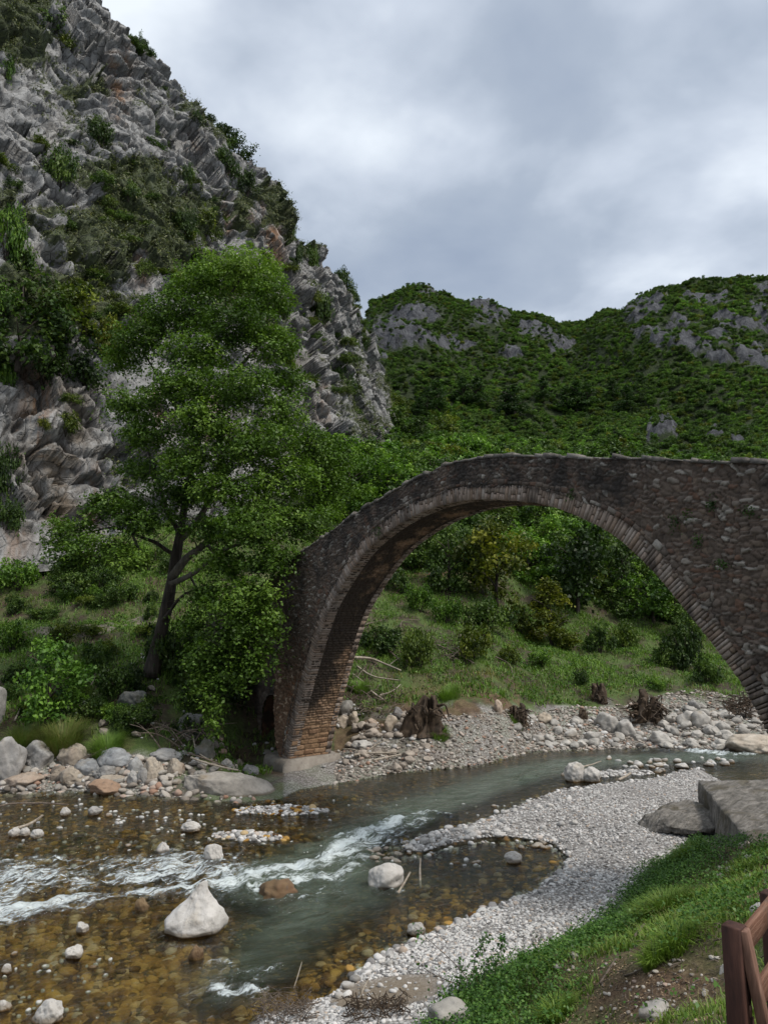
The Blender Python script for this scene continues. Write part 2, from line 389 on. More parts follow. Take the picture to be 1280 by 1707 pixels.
def hill_mat():
    m, t = material('hill_ground'); P = t.pos()
    n1 = t.noise(P, .03, 6, .65); n2 = t.noise(P, .22, 6, .65); n3 = t.noise(P, 1.2, 4)
    veg = t.ramp(n2, [(.3, (.014, .022, .007)), (.6, (.03, .045, .012)), (.8, (.06, .07, .022))])
    rk = t.ramp(t.noise(t.mapv(P, (1, 1, .45)), .2, 8, .72, .6), [(.36, (.014, .015, .018)), (.5, (.065, .067, .074)), (.68, (.13, .133, .14))])
    k = t.step(t.math('ADD', t.attr('rock'), t.math('MULTIPLY_ADD', n2, .9, -.45)), .40, .55)
    c = t.mix(k, veg, rk)
    t.out(t.bsdf(c, .95, t.bump(t.math('ADD', t.noise(t.mapv(P, (1, 1, .4)), .35, 8, .72), t.math('MULTIPLY', n3, .3)), 1., 3.))); return m
M['hill'] = hill_mat()

def masonry_mat(name, cols, mortar, lich=(.018, .017, .016), lich_amt=.75, lo=.42, hi=.62, scale=.5, warm=None, streak=False):
    m, t = material(name); P = t.pos(); sid = t.attr('sid'); joint = t.attr('joint')
    n1 = t.noise(P, scale, 6, .62); n2 = t.noise(P, 7, 6, .65); n3 = t.noise(P, 30, 4, .65)
    c = t.ramp(sid, [(i / (len(cols) - 1), q) for i, q in enumerate(cols)])
    c = t.mix(t.math('MULTIPLY', t.step(n2, .45, .7), .5), c, t.mix(1., c, g3(.45), 'MULTIPLY'))
    if warm:
        c = t.mix(t.attr('warm'), c, t.mix(1., c, warm, 'MULTIPLY'))
    vv = t.mapv(P, (1, 1, .18)) if streak else P
    ns = t.noise(vv, scale * 2.4, 7, .68)
    k = t.math('MULTIPLY', t.step(t.math('ADD', ns, t.math('MULTIPLY_ADD', t.attr('dark'), .5, -.25)), lo, hi), lich_amt)
    c = t.mix(k, c, lich)
    c = t.mix(t.math('MULTIPLY', t.step(n3, .62, .8), .5), c, (.3, .29, .27))
    c = t.mix(t.math('MULTIPLY', joint, t.step(t.math('ADD', n2, n1), .75, 1.2)), c, mortar)
    h = t.math('ADD', t.math('MULTIPLY', n2, .6), t.math('MULTIPLY', n3, .5))
    t.out(t.bsdf(c, .93, t.bump(h, .6, .03))); return m
M['rubble'] = masonry_mat('rubble', [(.06, .045, .035), (.105, .08, .062), (.08, .06, .048), (.145, .108, .08), (.10, .08, .066), (.125, .07, .046), (.09, .07, .055), (.14, .11, .09), (.11, .085, .068), (.17, .145, .12), (.30, .275, .24)], (.03, .022, .017), lich_amt=.85, lo=.37, hi=.62, warm=(1.6, 1.32, 1.08))
M['ring'] = masonry_mat('ring', [(.2, .16, .13), (.28, .215, .17), (.23, .165, .12), (.33, .28, .24), (.25, .19, .15)], (.06, .045, .035), lich=(.045, .038, .034), lich_amt=.85, lo=.38, hi=.60, streak=True)
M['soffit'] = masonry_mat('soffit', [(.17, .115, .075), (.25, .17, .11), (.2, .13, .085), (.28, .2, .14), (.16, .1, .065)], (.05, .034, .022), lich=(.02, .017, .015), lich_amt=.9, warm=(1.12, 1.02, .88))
M['concrete'] = rock_mat('concrete', [(.15, .13, .105), (.21, .185, .155), (.27, .245, .21)], (.13, .1, .06), (.07, .065, .055), 1.2, False, .6)
M['quay'] = rock_mat('quay', [(.13, .12, .11), (.21, .195, .18), (.28, .265, .245)], (.16, .13, .09), (.05, .05, .042), 1.3, False, .9, .6, .8)

def quay_mat():
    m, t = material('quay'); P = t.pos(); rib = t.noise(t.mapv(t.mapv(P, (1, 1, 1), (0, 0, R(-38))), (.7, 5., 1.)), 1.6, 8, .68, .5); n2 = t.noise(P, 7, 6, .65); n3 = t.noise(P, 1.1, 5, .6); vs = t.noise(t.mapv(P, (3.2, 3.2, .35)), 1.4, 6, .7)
    c = t.ramp(rib, [(.3, (.075, .068, .058)), (.48, (.17, .155, .135)), (.62, (.25, .23, .205)), (.8, (.33, .31, .285))])
    c = t.mix(t.math('MULTIPLY', t.step(n2, .5, .7), .6), c, (.07, .065, .055)); c = t.mix(t.math('MULTIPLY', t.step(n3, .52, .66), .75), c, (.085, .07, .04)); c = t.mix(t.math('MULTIPLY', t.step(vs, .46, .6), .5), c, (.05, .046, .04))  # vs streaks darken the upright sides, painting the platform wall's shade into its colour
    h = t.math('ADD', rib, t.math('ADD', t.math('MULTIPLY', n2, .45), t.math('MULTIPLY', vs, .6))); t.out(t.bsdf(c, .9, t.bump(h, 1., .12))); return m
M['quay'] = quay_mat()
def wood_mat(name, a, b, c_, scale=1., stretch=(1, 1, .12)):
    m, t = material(name); O = t.objc()
    n = t.noise(t.mapv(O, stretch), 14 * scale, 6, .65, .3); n2 = t.noise(O, 3 * scale, 4)
    c = t.ramp(n, [(.3, a), (.52, b), (.72, c_)])
    c = t.mix(t.math('MULTIPLY', t.step(n2, .5, .7), .4), c, a)
    t.out(t.bsdf(c, .75, t.bump(n, .5, .01))); return m
M['bark'] = wood_mat('bark', (.012, .009, .006), (.035, .027, .02), (.085, .07, .055), .5)
M['pale_bark'] = wood_mat('pale_bark', (.04, .034, .026), (.10, .088, .07), (.2, .18, .145), .4)
M['driftwood'] = wood_mat('driftwood', (.14, .11, .08), (.28, .24, .19), (.42, .38, .32), .8)
M['dead_wood'] = wood_mat('dead_wood', (.04, .03, .022), (.11, .085, .065), (.2, .165, .13), .8)
M['stump'] = wood_mat('stump', (.012, .009, .006), (.05, .033, .02), (.12, .085, .055), .5, (1, 1, .25))
M['fence_dark'] = wood_mat('fence_dark', (.018, .007, .005), (.045, .018, .012), (.075, .033, .022), 2.)
M['fence'] = wood_mat('fence', (.075, .038, .026), (.17, .092, .064), (.27, .17, .125), 2.)
def rail_mat():
    m, t = material('fence_rail'); O = t.objc(); v = t.mapv(t.mapv(O, (1, 1, 1), (0, 0, -math.atan2(.47, .40))), (.06, 1, 1)); n = t.noise(v, 45, 8, .72, .4); n2 = t.noise(O, 7, 5, .6); n3 = t.noise(v, 160, 4, .7)
    c = t.ramp(n, [(.3, (.055, .026, .017)), (.48, (.14, .07, .046)), (.62, (.205, .115, .08)), (.8, (.29, .195, .15))]); c = t.mix(t.math('MULTIPLY', t.step(n2, .5, .68), .5), c, (.10, .075, .06)); c = t.mix(t.math('MULTIPLY', t.step(n3, .58, .7), .5), c, (.03, .015, .01))
    t.out(t.bsdf(c, .88, t.bump(t.math('ADD', n, t.math('MULTIPLY', n3, .5)), .8, .006), .15)); return m
M['fence_rail'] = rail_mat()
M['twig'] = wood_mat('twig', (.03, .02, .013), (.07, .05, .035), (.13, .1, .07), 2.)
# ------------------------------------------------------------------ terrain
FS_px = [(-900, 1322), (-300, 1322), (0, 1320), (150, 1321), (300, 1330), (400, 1338), (468, 1332), (500, 1316), (590, 1302), (650, 1289), (720, 1283), (800, 1276), (850, 1262), (880, 1253), (960, 1250), (1050, 1247), (1120, 1247), (1200, 1251), (1280, 1252), (1500, 1252), (2200, 1250)]
FSW = np.array([W(u, v, z=0) for u, v in FS_px]); FS_t = FSW[:, 0] / FSW[:, 1]; FS_y = FSW[:, 1]
def tt(u): return (u - 640) / F
# columns of (u, ridge px v, ridge depth, [(distance behind the shoreline, height) ...])
COLS = [
 (-900, None, [(0, 0), (1.5, .9), (3, 1.7), (6, 3.1), (9, 4.3), (14, 6.0), (17, 6.3), (24, 10), (29, 13), (60, 30), (900, 120)]),
 (0, None, [(0, 0), (1.5, .9), (3, 1.7), (6, 3.1), (9, 4.3), (14, 6.0), (17, 6.3), (24, 10), (29, 13), (60, 30), (900, 120)]),
 (250, None, [(0, 0), (1.5, .8), (3, 1.6), (6, 3.0), (9, 4.3), (14, 6.0), (17, 6.3), (24, 10), (29, 13), (60, 26), (900, 120)]),
 (340, None, [(0, 0), (1.5, .5), (4, 1.2), (7, 2.2), (9, 3.6), (14, 5.8), (18, 6.6), (24, 10), (30, 13), (60, 24), (120, 46), (900, 120)]),
 (430, None, [(0, 0), (2, .12), (6, .22), (8, .8), (10, 3.6), (15, 6.5), (24, 10), (40, 17), (70, 28), (120, 46), (900, 140)]),
 (560, None, [(0, 0), (1.5, .15), (4, .45), (6, 1.3), (8, 2.9), (12, 4.4), (20, 7.2), (30, 10.5), (50, 19), (70, 27), (110, 40), (170, 56), (900, 160)]),
 (620, (508, 560), [(0, 0), (1.5, .5), (4, 1.4), (8, 3), (12, 4.3), (20, 7.2), (30, 10.5), (50, 19), (70, 27), (110, 40), (170, 56), (260, 84)]),
 (700, (484, 560), [(0, 0), (.8, .6), (3, 1.7), (6, 2.8), (12, 4.4), (20, 7.0), (30, 10.8), (50, 19.5), (70, 27), (110, 40), (170, 55), (260, 82)]),
 (800, (505, 580), [(0, 0), (.6, .5), (2.5, 1.7), (6, 2.8), (12, 4.5), (20, 6.6), (28, 10), (45, 17), (65, 24.5), (110, 38), (170, 53), (260, 82)]),
 (900, (527, 600), [(0, 0), (1.5, .5), (4, 1.5), (8, 2.7), (13, 3.9), (20, 4.7), (25, 7), (40, 14), (65, 23), (110, 36), (165, 51), (250, 80)]),
 (965, (540, 640), [(0, 0), (1.5, .5), (4, 1.4), (8, 2.5), (13, 3.5), (20, 4.4), (26, 7), (40, 13), (65, 22), (110, 35), (165, 50), (250, 80)]),
 (1040, (520, 600), [(0, 0), (2, .5), (5, 1.4), (10, 2.4), (16, 3.3), (22, 4.4), (30, 8), (45, 13.5), (65, 20.5), (110, 34), (165, 50), (245, 80)]),
 (1130, (482, 560), [(0, 0), (2, .5), (5, 1.4), (10, 2.2), (16, 3), (23, 4.2), (31, 8), (45, 13), (65, 20), (110, 33), (165, 49), (245, 80)]),
 (1200, (467, 540), [(0, 0), (3, .6), (8, 1.7), (14, 2.7), (24, 4.2), (33, 8), (48, 13), (70, 20), (110, 32), (165, 48), (245, 79)]),
 (1280, (463, 540), [(0, 0), (3, .6), (8, 1.7), (14, 2.7), (24, 4.2), (33, 8), (48, 13), (70, 20), (110, 32), (165, 48), (245, 79)]),
 (1700, (440, 540), [(0, 0), (3, .6), (8, 1.7), (14, 2.7), (24, 4.2), (33, 8), (48, 13), (70, 20), (110, 32), (165, 48), (245, 79)]),
 (2200, (430, 560), [(0, 0), (3, .6), (8, 1.7), (14, 2.7), (24, 4.2), (33, 8), (48, 13), (70, 20), (110, 32), (165, 48), (245, 79)])]
DD = np.concatenate([np.linspace(0, 12, 61), np.linspace(12.5, 60, 96), np.linspace(62, 300, 120), np.linspace(305, 900, 120)])
_tab = []
for u, ridge, pr in COLS:
    pr = list(pr)
    if ridge:
        yf = np.interp(tt(u), FS_t, FS_y); zr = W(u, ridge[0], Y=ridge[1])[2]; dr = ridge[1] - yf
        d0, z0 = pr[-1]
        pr += [(d0 + (dr - d0) * .4, z0 + (zr - z0) * .33), (d0 + (dr - d0) * .75, z0 + (zr - z0) * .74), (dr - 8, zr - 1.5), (dr + 8, zr - 1), (dr + 90, zr - 25), (900, zr - 60)]
    _tab.append(np.interp(DD, [p[0] for p in pr], [p[1] for p in pr]))
_tab = np.array(_tab); COL_t = np.array([tt(c[0]) for c in COLS])
def far_z(t, y):
    d = np.maximum(y - np.interp(t, FS_t, FS_y), 0)
    ti = np.interp(t, COL_t, np.arange(len(COL_t))); i = np.clip(ti.astype(int), 0, len(COL_t) - 2); f = ti - i; f = f * f * (3 - 2 * f)
    di = np.interp(d, DD, np.arange(len(DD))); j = np.clip(di.astype(int), 0, len(DD) - 2); g = di - j
    return ((_tab[i, j] * (1 - g) + _tab[i, j + 1] * g) * (1 - f) + (_tab[i + 1, j] * (1 - g) + _tab[i + 1, j + 1] * g) * f), d

NS_px = [(430, 1704), (500, 1682), (556, 1658), (590, 1632), (625, 1604), (660, 1585), (700, 1568), (760, 1540), (830, 1512), (895, 1484), (935, 1455), (948, 1430), (920, 1408), (870, 1400), (800, 1402), (745, 1412), (700, 1424), (672, 1420), (690, 1402), (760, 1384), (830, 1360), (880, 1336), (930, 1321), (980, 1313), (1040, 1304), (1090, 1298), (1130, 1290), (1168, 1284)]
NS = [(-40, 5), (-12, 8), (-5, 10)] + [tuple(W(u, v, z=0)[:2]) for u, v in NS_px] + [(13.5, 26.3), (17, 27.5), (26, 29.5), (60, 33)]
NSP = NS + [(60, -30), (-40, -30)]
FOOT = [(-40, 2), (-12, 6.3), (-3, 9.0), (0.2, 11.2)] + [tuple(W(u, v, z=.4)[:2]) for u, v in [(755, 1668), (830, 1628), (912, 1598), (985, 1552), (1036, 1508), (1072, 1462), (1104, 1432), (1136, 1412)]] + [(9.3, 18.9), (10.8, 17.2), (15, 16.5), (30, 19), (60, 22)]
FOOTP = FOOT + [(60, -30), (-40, -30)]
QUAY = [(10.85, 24.75), (9.0, 18.3), (9.2, 13.5), (30, 13.5), (30, 25.5)]
ISL = [(W(470, 1352, z=0), 2.0, .62, -.06), (W(412, 1396, z=0), 1.35, .42, -.12), (W(1040, 1290, z=0), 1.6, .35, .1), (W(860, 1296, z=0)*0 + W(1010, 1293, z=0), 1.2, .3, .1)]
DEEP = [tuple(W(u, v, z=0)[:2]) for u, v in [(1250, 1258), (1000, 1268), (880, 1285), (760, 1330), (690, 1352), (620, 1385), (540, 1425), (430, 1470)]]
DEEP2 = [tuple(W(u, v, z=0)[:2]) for u, v in [(640, 1440), (520, 1520), (450, 1580), (400, 1650)]]
def near_z(x, y):
    """height and masks on this side of the far shoreline"""
    ins = inside(x, y, NSP); dn = poly_dist(x, y, NS); dn = np.where(ins, dn, -dn)
    inf = inside(x, y, FOOTP); df = poly_dist(x, y, FOOT); df = np.where(inf, df, -df)
    P = np.stack([x, y, 0 * x], -1)
    bar = np.minimum(.06 + .16 * dn, .40) + .05 * fbm(P * .6, 3, 5)
    ramp = .58 * np.maximum(df, 0) * sst(df, -.2, 1.2); ramp = 5.35 - np.log1p(np.exp((5.35 - ramp) * 3)) / 3
    slope = np.maximum(ramp, 0) + .16 * fbm(P * .8, 4, 8) * sst(df, 0, 1.5)
    return bar + slope, dn, df
def zt(x, y, full=False):
    x = np.asarray(x, float); y = np.asarray(y, float); t = x / np.maximum(y, 6)
    yf = np.interp(t, FS_t, FS_y); fz, d = far_z(t, np.maximum(y, 6)); P = np.stack([x, y, 0 * x], -1)
    far = (y > yf)
    fz = fz + sst(d, .3, 5) * (.22 * fbm(P * .45, 4, 2) + .10 * fbm(P * 1.6, 3, 3)) + sst(d, 30, 90) * 2.2 * fbm(P * .05, 4, 4) + sst(d, 160, 330) * (11 * fbm(P * .012, 4, 6) + 3.5 * ridged(P * .03, 3, 8)) * (1 - .75 * sst(d, 420, 520))
    nz, dn, df = near_z(x, y)
    ds = np.minimum(np.maximum(-dn, 0), np.maximum(yf - y, 0))
    left = 1 - sst(x, -5.5, -1.5) * 1
    dep = .07 + .13 * ds; mx = .34 - .12 * left
    dd1 = poly_dist(x, y, DEEP); dd2 = poly_dist(x, y, DEEP2)
    dep = np.minimum(dep, mx) + .4 * np.exp(-(dd1 / 1.3) ** 2) * sst(ds, 0, 1.2) + .22 * np.exp(-(dd2 / 1.3) ** 2) * sst(ds, 0, 1.2)
    bed = -dep + .045 * fbm(P * 1.7, 3, 21)
    for c, a, b, rot in ISL:
        X = (x - c[0]) * math.cos(rot) + (y - c[1]) * math.sin(rot); Y = -(x - c[0]) * math.sin(rot) + (y - c[1]) * math.cos(rot)
        q = (X / a) ** 2 + (Y / b) ** 2; bed = np.maximum(bed, .13 - .2 * q + .03 * fbm(P * 2.3, 2, 3))
    z = np.where(far, fz, np.where(dn > 0, nz, bed))
    if full: return z, far, d, dn, df, ds, dep, yf
    return z
def G(u, v, ymin=2.):
    """the point of the ground seen at photo pixel (u, v)"""
    d = ray(u, v); ys = np.concatenate([np.arange(ymin, 70, .05), np.arange(70, 700, .5)]); k = ys / d[1]
    z = H + d[2] * k; g = zt(d[0] * k, ys); i = np.argmax(z < g)
    if z[i] >= g[i]: i = len(ys) - 1
    return np.array([d[0] * k[i], ys[i], g[i]])
def gz(x, y): return float(zt(np.array([x]), np.array([y]))[0])

def terrain(name, X, Y, mat):
    n, m = X.shape; x = X.ravel(); y = Y.ravel()
    z, far, d, dn, df, ds, dep, yf = zt(x, y, True); P = np.stack([x, y, z], 1); u = 640 + F * x / np.maximum(y, 6)
    n2 = fbm(np.stack([x, y, 0 * x], 1) * .9, 4, 40)
    land_near = (~far) & (dn > 0)
    grav = np.where(land_near, (1 - sst(df + .35 * n2, -.3, .4)), 0)
    # stony strip along the far shore
    gw = np.interp(u, [0, 440, 520, 600, 700, 800, 900, 1000, 1130, 1280], [1.6, 3, 6, 5, 4.5, 4, 4.5, 5.5, 8, 11])
    grav = np.where(far, .7 * (1 - sst(d + np.where(u < 490, .25, 1.1) * n2, gw * .7, gw * 1.0)) * np.where((u > 290) & (u < 480), .35, 1), grav)
    wet = (~far) & (dn <= 0)
    bed = np.where(wet, sst(-z, -.05, .03), 0)
    grav = np.where(wet, 1 - bed, grav)
    bed = np.maximum(bed, np.where(land_near, .8 * (1 - sst(dn, .02, .16)), 0))
    # a patch of damp sand at the water's edge
    s0 = W(645, 1660, z=.15); s1 = W(560, 1690, z=.15)
    sand = np.exp(-(((x - s0[0]) / 1.1) ** 2 + ((y - s0[1]) / .75) ** 2) ** 2) + np.exp(-(((x - s1[0]) / .9) ** 2 + ((y - s1[1]) / .5) ** 2))
    s2 = W(830, 1585, z=.3); sand = sand + .55 * np.exp(-(((x - s2[0]) / 1.6) ** 2 + ((y - s2[1]) / .6) ** 2))
    sand = np.clip(sand, 0, 1) * land_near
    dirt = np.where(far, np.clip(np.exp(-((x - W(690, 975, Y=66)[0]) / 4) ** 2 - ((y - 66) / 6) ** 2) + .8 * np.exp(-((d - 4.5) / 3) ** 2) * sst(n2, -.3, .2) * (u > 560) * (u < 860) + .25 * sst(n2, .15, .5) * (d < 30) * (u < 480), 0, 1), 0)
    uvn = uv_of(P); bare = np.exp(-((uvn[:, 0] - 1090) / 130) ** 2 - ((uvn[:, 1] - 1640) / 50) ** 2) + .8 * np.exp(-((uvn[:, 0] - 1240) / 70) ** 2 - ((uvn[:, 1] - 1480) / 26) ** 2)
    dirt = np.where(land_near & (df > .2), np.clip(.35 + bare + .6 * n2, 0, 1), dirt)
    o = obj(name, P, grid_faces(n, m), mat, attrs={'gravel': grav, 'bed': bed, 'sand': sand, 'dirt': dirt})
    return struct(o)
def tgrid(t0, t1, nt, ys):
    t = np.linspace(t0, t1, nt); Y, T = np.meshgrid(ys, t, indexing='ij'); return T * Y, Y
xs = np.concatenate([np.linspace(-40, -15, 60)[:-1], np.linspace(-15, 15, 380)[:-1], np.linspace(15, 40, 60)])
gy = np.arange(-12, 26.01, .085); YY, XX = np.meshgrid(gy, xs, indexing='ij')
terrain('riverbed', XX, YY, M['ground'])
X2, Y2 = tgrid(-1.5, 1.5, 900, np.concatenate([np.arange(25.9, 42, .11), np.arange(42, 72, .3)])); terrain('far_bank', X2, Y2, M['ground'])
# the wooded hills
def hills():
    X, Y = tgrid(-1.3, 1.3, 620, np.concatenate([np.arange(71, 140, 1.2), np.arange(140, 320, 2.2), np.arange(320, 760, 2.6)]))
    n, m = X.shape; x, y = X.ravel(), Y.ravel(); z = zt(x, y); u = 640 + F * x / y
    P = np.stack([x, y, z], 1); uv = uv_of(P); uu, vv = uv[:, 0], uv[:, 1]
    nz = fbm(P * .02, 4, 31) ; nz2 = fbm(P * np.array([.06, .06, .03]), 4, 33)
    rock = np.zeros(len(x))
    # rock bands: (azimuth px, depth-dependent height px, size) of the crags seen on the two mountains
    for cu, cv, ru, rv, s in CRAGS:
        rock = np.maximum(rock, s * np.exp(-((uu - cu) / ru) ** 2 - ((vv - cv) / rv) ** 2))
    rock = np.clip(rock * (.75 + .55 * ridged(P * np.array([.07, .07, .03]), 3, 55)) + .2 * nz * (rock > .05) + .25 * nz2 * (rock > .05), 0, 1)
    k = sst(rock, .35, .7)
    z2 = z + k * (3.2 * ridged(P * np.array([.13, .13, .05]), 4, 77) + 2.5 * nz2 + .5)
    P[:, 2] = z2
    struct(obj('wooded_hills', P, grid_faces(n, m), M['hill'], attrs={'rock': rock}))
    return P, rock
CRAGS = [(700, 528, 46, 16, 1.), (745, 566, 56, 15, 1.), (690, 552, 46, 18, .95), (770, 575, 40, 12, .9), (812, 524, 30, 20, 1.), (850, 588, 26, 12, 1.), (885, 552, 26, 12, 1.), (905, 562, 26, 12, 1.), (935, 576, 30, 11, 1.), (642, 566, 22, 30, 1.), (710, 488, 16, 6, 1.), (665, 540, 24, 14, .85), (790, 545, 14, 12, .6),
         (1075, 512, 40, 16, 1.), (1055, 525, 24, 12, .9), (1130, 540, 40, 14, .9), (1180, 500, 44, 12, .8), (1235, 540, 34, 20, .95), (1250, 590, 40, 18, .95), (1150, 574, 60, 16, .8), (1200, 560, 40, 30, .85), (1095, 560, 40, 14, .8), (1275, 520, 30, 40, .85), (1300, 600, 40, 20, .9), (1200, 600, 40, 12, .7),
         (1105, 725, 28, 16, .85), (1150, 742, 36, 10, .7), (1235, 738, 46, 12, .75), (1270, 745, 30, 12, .75), (1125, 757, 18, 7, .7), (1190, 730, 26, 8, .65), (1080, 740, 16, 8, .6)]
HILL_P, HILL_R = hills()

# ------------------------------------------------------------------ footpath on the left bank
def path_strip():
    us = np.linspace(-60, 300, 80); rows = []
    c = np.array([G(u, np.interp(u, [-60, 60, 120, 200, 262, 300], [1052, 1052, 1052, 1043, 1036, 1030])) for u in us[::8]])
    c = spline(c[:, :2], 90)
    nrm = np.gradient(c, axis=0); nrm = np.stack([-nrm[:, 1], nrm[:, 0]], 1); nrm /= np.linalg.norm(nrm, axis=1)[:, None]
    V = []
    for k in np.linspace(-.75, .75, 9):
        q = c + nrm * (k + .1 * vnoise(np.stack([c[:, 0], c[:, 1], 0 * c[:, 0] + k], 1), 3))[:, None]
        V.append(np.stack([q[:, 0], q[:, 1], zt(q[:, 0], q[:, 1]) + .05 - .05 * (abs(k) > .7)], 1))
    m, t = material('path_earth'); P = t.pos()
    t.out(t.bsdf(t.ramp(t.noise(P, 5, 6, .65), [(.3, (.09, .075, .055)), (.7, (.2, .175, .14))]), .95))
    struct(obj('footpath', np.array(V).reshape(-1, 3), grid_faces(9, 90), m))
path_strip()

# ------------------------------------------------------------------ water
def water():
    X, Y = np.meshgrid(np.concatenate([np.linspace(-40, -13, 90)[:-1], np.linspace(-13, 18, 430), np.linspace(18, 60, 120)[1:]]), np.arange(6, 45, .09), indexing='xy')
    n, m = X.shape; x, y = X.ravel(), Y.ravel(); z, far, d, dn, df, ds, dep, yf = zt(x, y, True)
    foam = np.zeros(len(x))
    P0 = np.stack([x, y, 0 * x], 1); nn = fbm(P0 * .5, 3, 50)
    def band(px, w, s):
        nonlocal foam
        pts = [tuple(W(u, v, z=0)[:2]) for u, v in px]; dd = poly_dist(x, y, pts) + .35 * w * nn
        foam = np.maximum(foam, s * np.exp(-(np.maximum(dd, 0) / w) ** 2))
    band([(-40, 1500), (60, 1478), (160, 1470), (260, 1462), (330, 1462), (420, 1458)], 1.5, .9)
    band([(-60, 1470), (60, 1465), (180, 1455), (300, 1462), (380, 1450)], 2.7, .86); band([(-40, 1540), (60, 1520), (200, 1500), (330, 1490)], .9, .8); band([(440, 1470), (540, 1445), (620, 1400), (700, 1368)], 1.3, .80)
    band([(345, 1440), (372, 1443), (400, 1436)], .3, .8); band([(606, 1484), (640, 1490), (672, 1484)], .16, .7); band([(240, 1572), (300, 1582), (372, 1578)], .14, .6); band([(430, 1500), (520, 1500), (540, 1484)], .25, .7)
    band([(-40, 1520), (40, 1515), (140, 1498), (260, 1490), (330, 1478), (400, 1470)], .8, .95)
    band([(-20, 1445), (60, 1432), (150, 1440), (220, 1438), (280, 1452)], .6, .8)
    band([(420, 1462), (480, 1448), (540, 1436), (575, 1410), (605, 1392), (640, 1380), (668, 1368)], .8, 1.)
    band([(430, 1478), (500, 1466), (560, 1462), (590, 1446)], .5, .92)
    band([(560, 1400), (612, 1382)], .3, .95)
    band([(690, 1356), (715, 1354), (750, 1360)], .32, 1.)
    band([(365, 1652), (385, 1664), (425, 1656)], .48, 1.05); band([(420, 1640), (450, 1622), (470, 1612)], .22, .75)
    band([(350, 1608), (375, 1602), (400, 1622), (450, 1618)], .25, .75)
    band([(415, 1480), (428, 1486)], .25, .9)
    band([(10, 1308), (50, 1318)], .45, .8); band([(75, 1326), (125, 1322)], .35, .75); band([(225, 1330), (300, 1334)], .4, .7)
    band([(320, 1336), (400, 1345), (500, 1334), (560, 1330)], .3, .6)
    band([(640, 1306), (690, 1300)], .3, .45)
    band([(1070, 1250), (1140, 1253)], .5, .62); band([(1160, 1254), (1230, 1258), (1290, 1256)], .7, .9); band([(860, 1296), (880, 1294)], .4, .5)
    band([(500, 1340), (600, 1326), (640, 1318)], .35, .45); band([(380, 1415), (440, 1412), (470, 1400)], .25, .55)
    band([(150, 1680), (220, 1700)], .3, .4); band([(60, 1640), (90, 1600)], .3, .35); band([(440, 1690), (500, 1650)], .3, .35)
    foam = foam * sst(-z, -.03, .05)
    deep = np.clip(sst(-z, .30, .72) * .95, 0, 1)
    chop = np.clip(foam * 1.1 + .35 * deep + .15, 0, 1)
    zz = .012 * fbm(np.stack([x * .9 + y * .5, y * 1.6 - x * .8, 0 * x], 1) * 1.6, 3, 60) + foam * (.11 * ridged(np.stack([x * .84 - y * .54, 1.5 * (x * .54 + y * .84), 0 * x], 1) * 1.5, 4, 61) + .02)
    keep = ((-z) > -.12).reshape(n, m)
    q = grid_faces(n, m); kk = keep.ravel()[q].any(1); q = q[kk]
    used = np.unique(q); remap = np.full(len(x), -1); remap[used] = np.arange(len(used))
    struct(obj('river_water', np.stack([x, y, zz], 1)[used], remap[q], M['water'], attrs={'foam': foam[used], 'deep': deep[used], 'chop': chop[used]}))
water()
# ------------------------------------------------------------------ bridge frame
TH = 0.92563; BO = np.array([2.44, 23.993, 0]); BE = np.array([math.cos(TH), -math.sin(TH), 0]); BN = np.array([math.sin(TH), math.cos(TH), 0])
BW = 2.25
def onplane(u, v, b=0.):
    d = ray(u, v); O = BO + BN * b; k = ((O - np.array([0, 0, H])) @ BN) / (d @ BN); P = np.array([0, 0, H]) + d * k
    return (P - BO) @ BE, P[2]
def bp(a, b, z):
    a, b, z = np.broadcast_arrays(np.asarray(a, float), np.asarray(b, float), np.asarray(z, float))
    return BO + a[..., None] * BE + b[..., None] * BN + z[..., None] * np.array([0, 0, 1.])
# ------------------------------------------------------------------ the stone bridge
IN_A = np.array([-11.1, -11.07, -10.68, -9.85, -8.25, -6.95, -5.03, -2.46, .2, 2.7, 3.99, 5.3, 6.27, 7.25, 8.12, 8.75, 9.28, 9.67, 10.15, 10.45, 10.6])
IN_Z = np.array([.55, .66, 1.86, 3.75, 6.72, 8.12, 9.55, 10.46, 10.74, 10.42, 10.10, 9.53, 8.94, 8.02, 6.97, 6.17, 5.44, 4.65, 3.6, 2.4, 1.3])
_k = np.concatenate([[0], np.cumsum(np.hypot(np.diff(IN_A), np.diff(IN_Z)))])
_sm = spline(np.stack([IN_A, IN_Z], 1), 1200)
for _ in range(160): _sm[1:-1] = (_sm[:-2] + _sm[2:] + 2 * _sm[1:-1]) / 4
_L = np.concatenate([[0], np.cumsum(np.hypot(*np.diff(_sm, axis=0).T))]); ARC = _L[-1]
def arch(s):
    s = np.asarray(s, float); return np.interp(s, _L, _sm[:, 0]), np.interp(s, _L, _sm[:, 1])
def arch_n(s):
    a0, z0 = arch(np.asarray(s) - .25); a1, z1 = arch(np.asarray(s) + .25); ta, tz = a1 - a0, z1 - z0; l = np.hypot(ta, tz) + 1e-9
    return -tz / l, ta / l          # outward normal in (a, z)
RT = .52                            # ring depth
DK_A = np.array([-30, -20, -14, -11.6, -8.1, -5.65, -3.7, -1.9, -.3, 1.1, 3, 5.8, 7.6, 9.2, 10.3, 12, 15, 17]); DK_Z = np.array([6.5, 7.6, 8.75, 9.38, 10.34, 11.08, 11.55, 11.95, 12.14, 12.09, 11.83, 11.27, 10.9, 10.6, 10.37, 10.05, 9.4, 9.0])
def deck(a): return np.interp(a, DK_A, DK_Z)
bridge = empty('stone_bridge', BO)
tag(bridge, 'old arched stone footbridge of dark rubble masonry spanning the river', 'bridge')
B0 = np.array(BO)
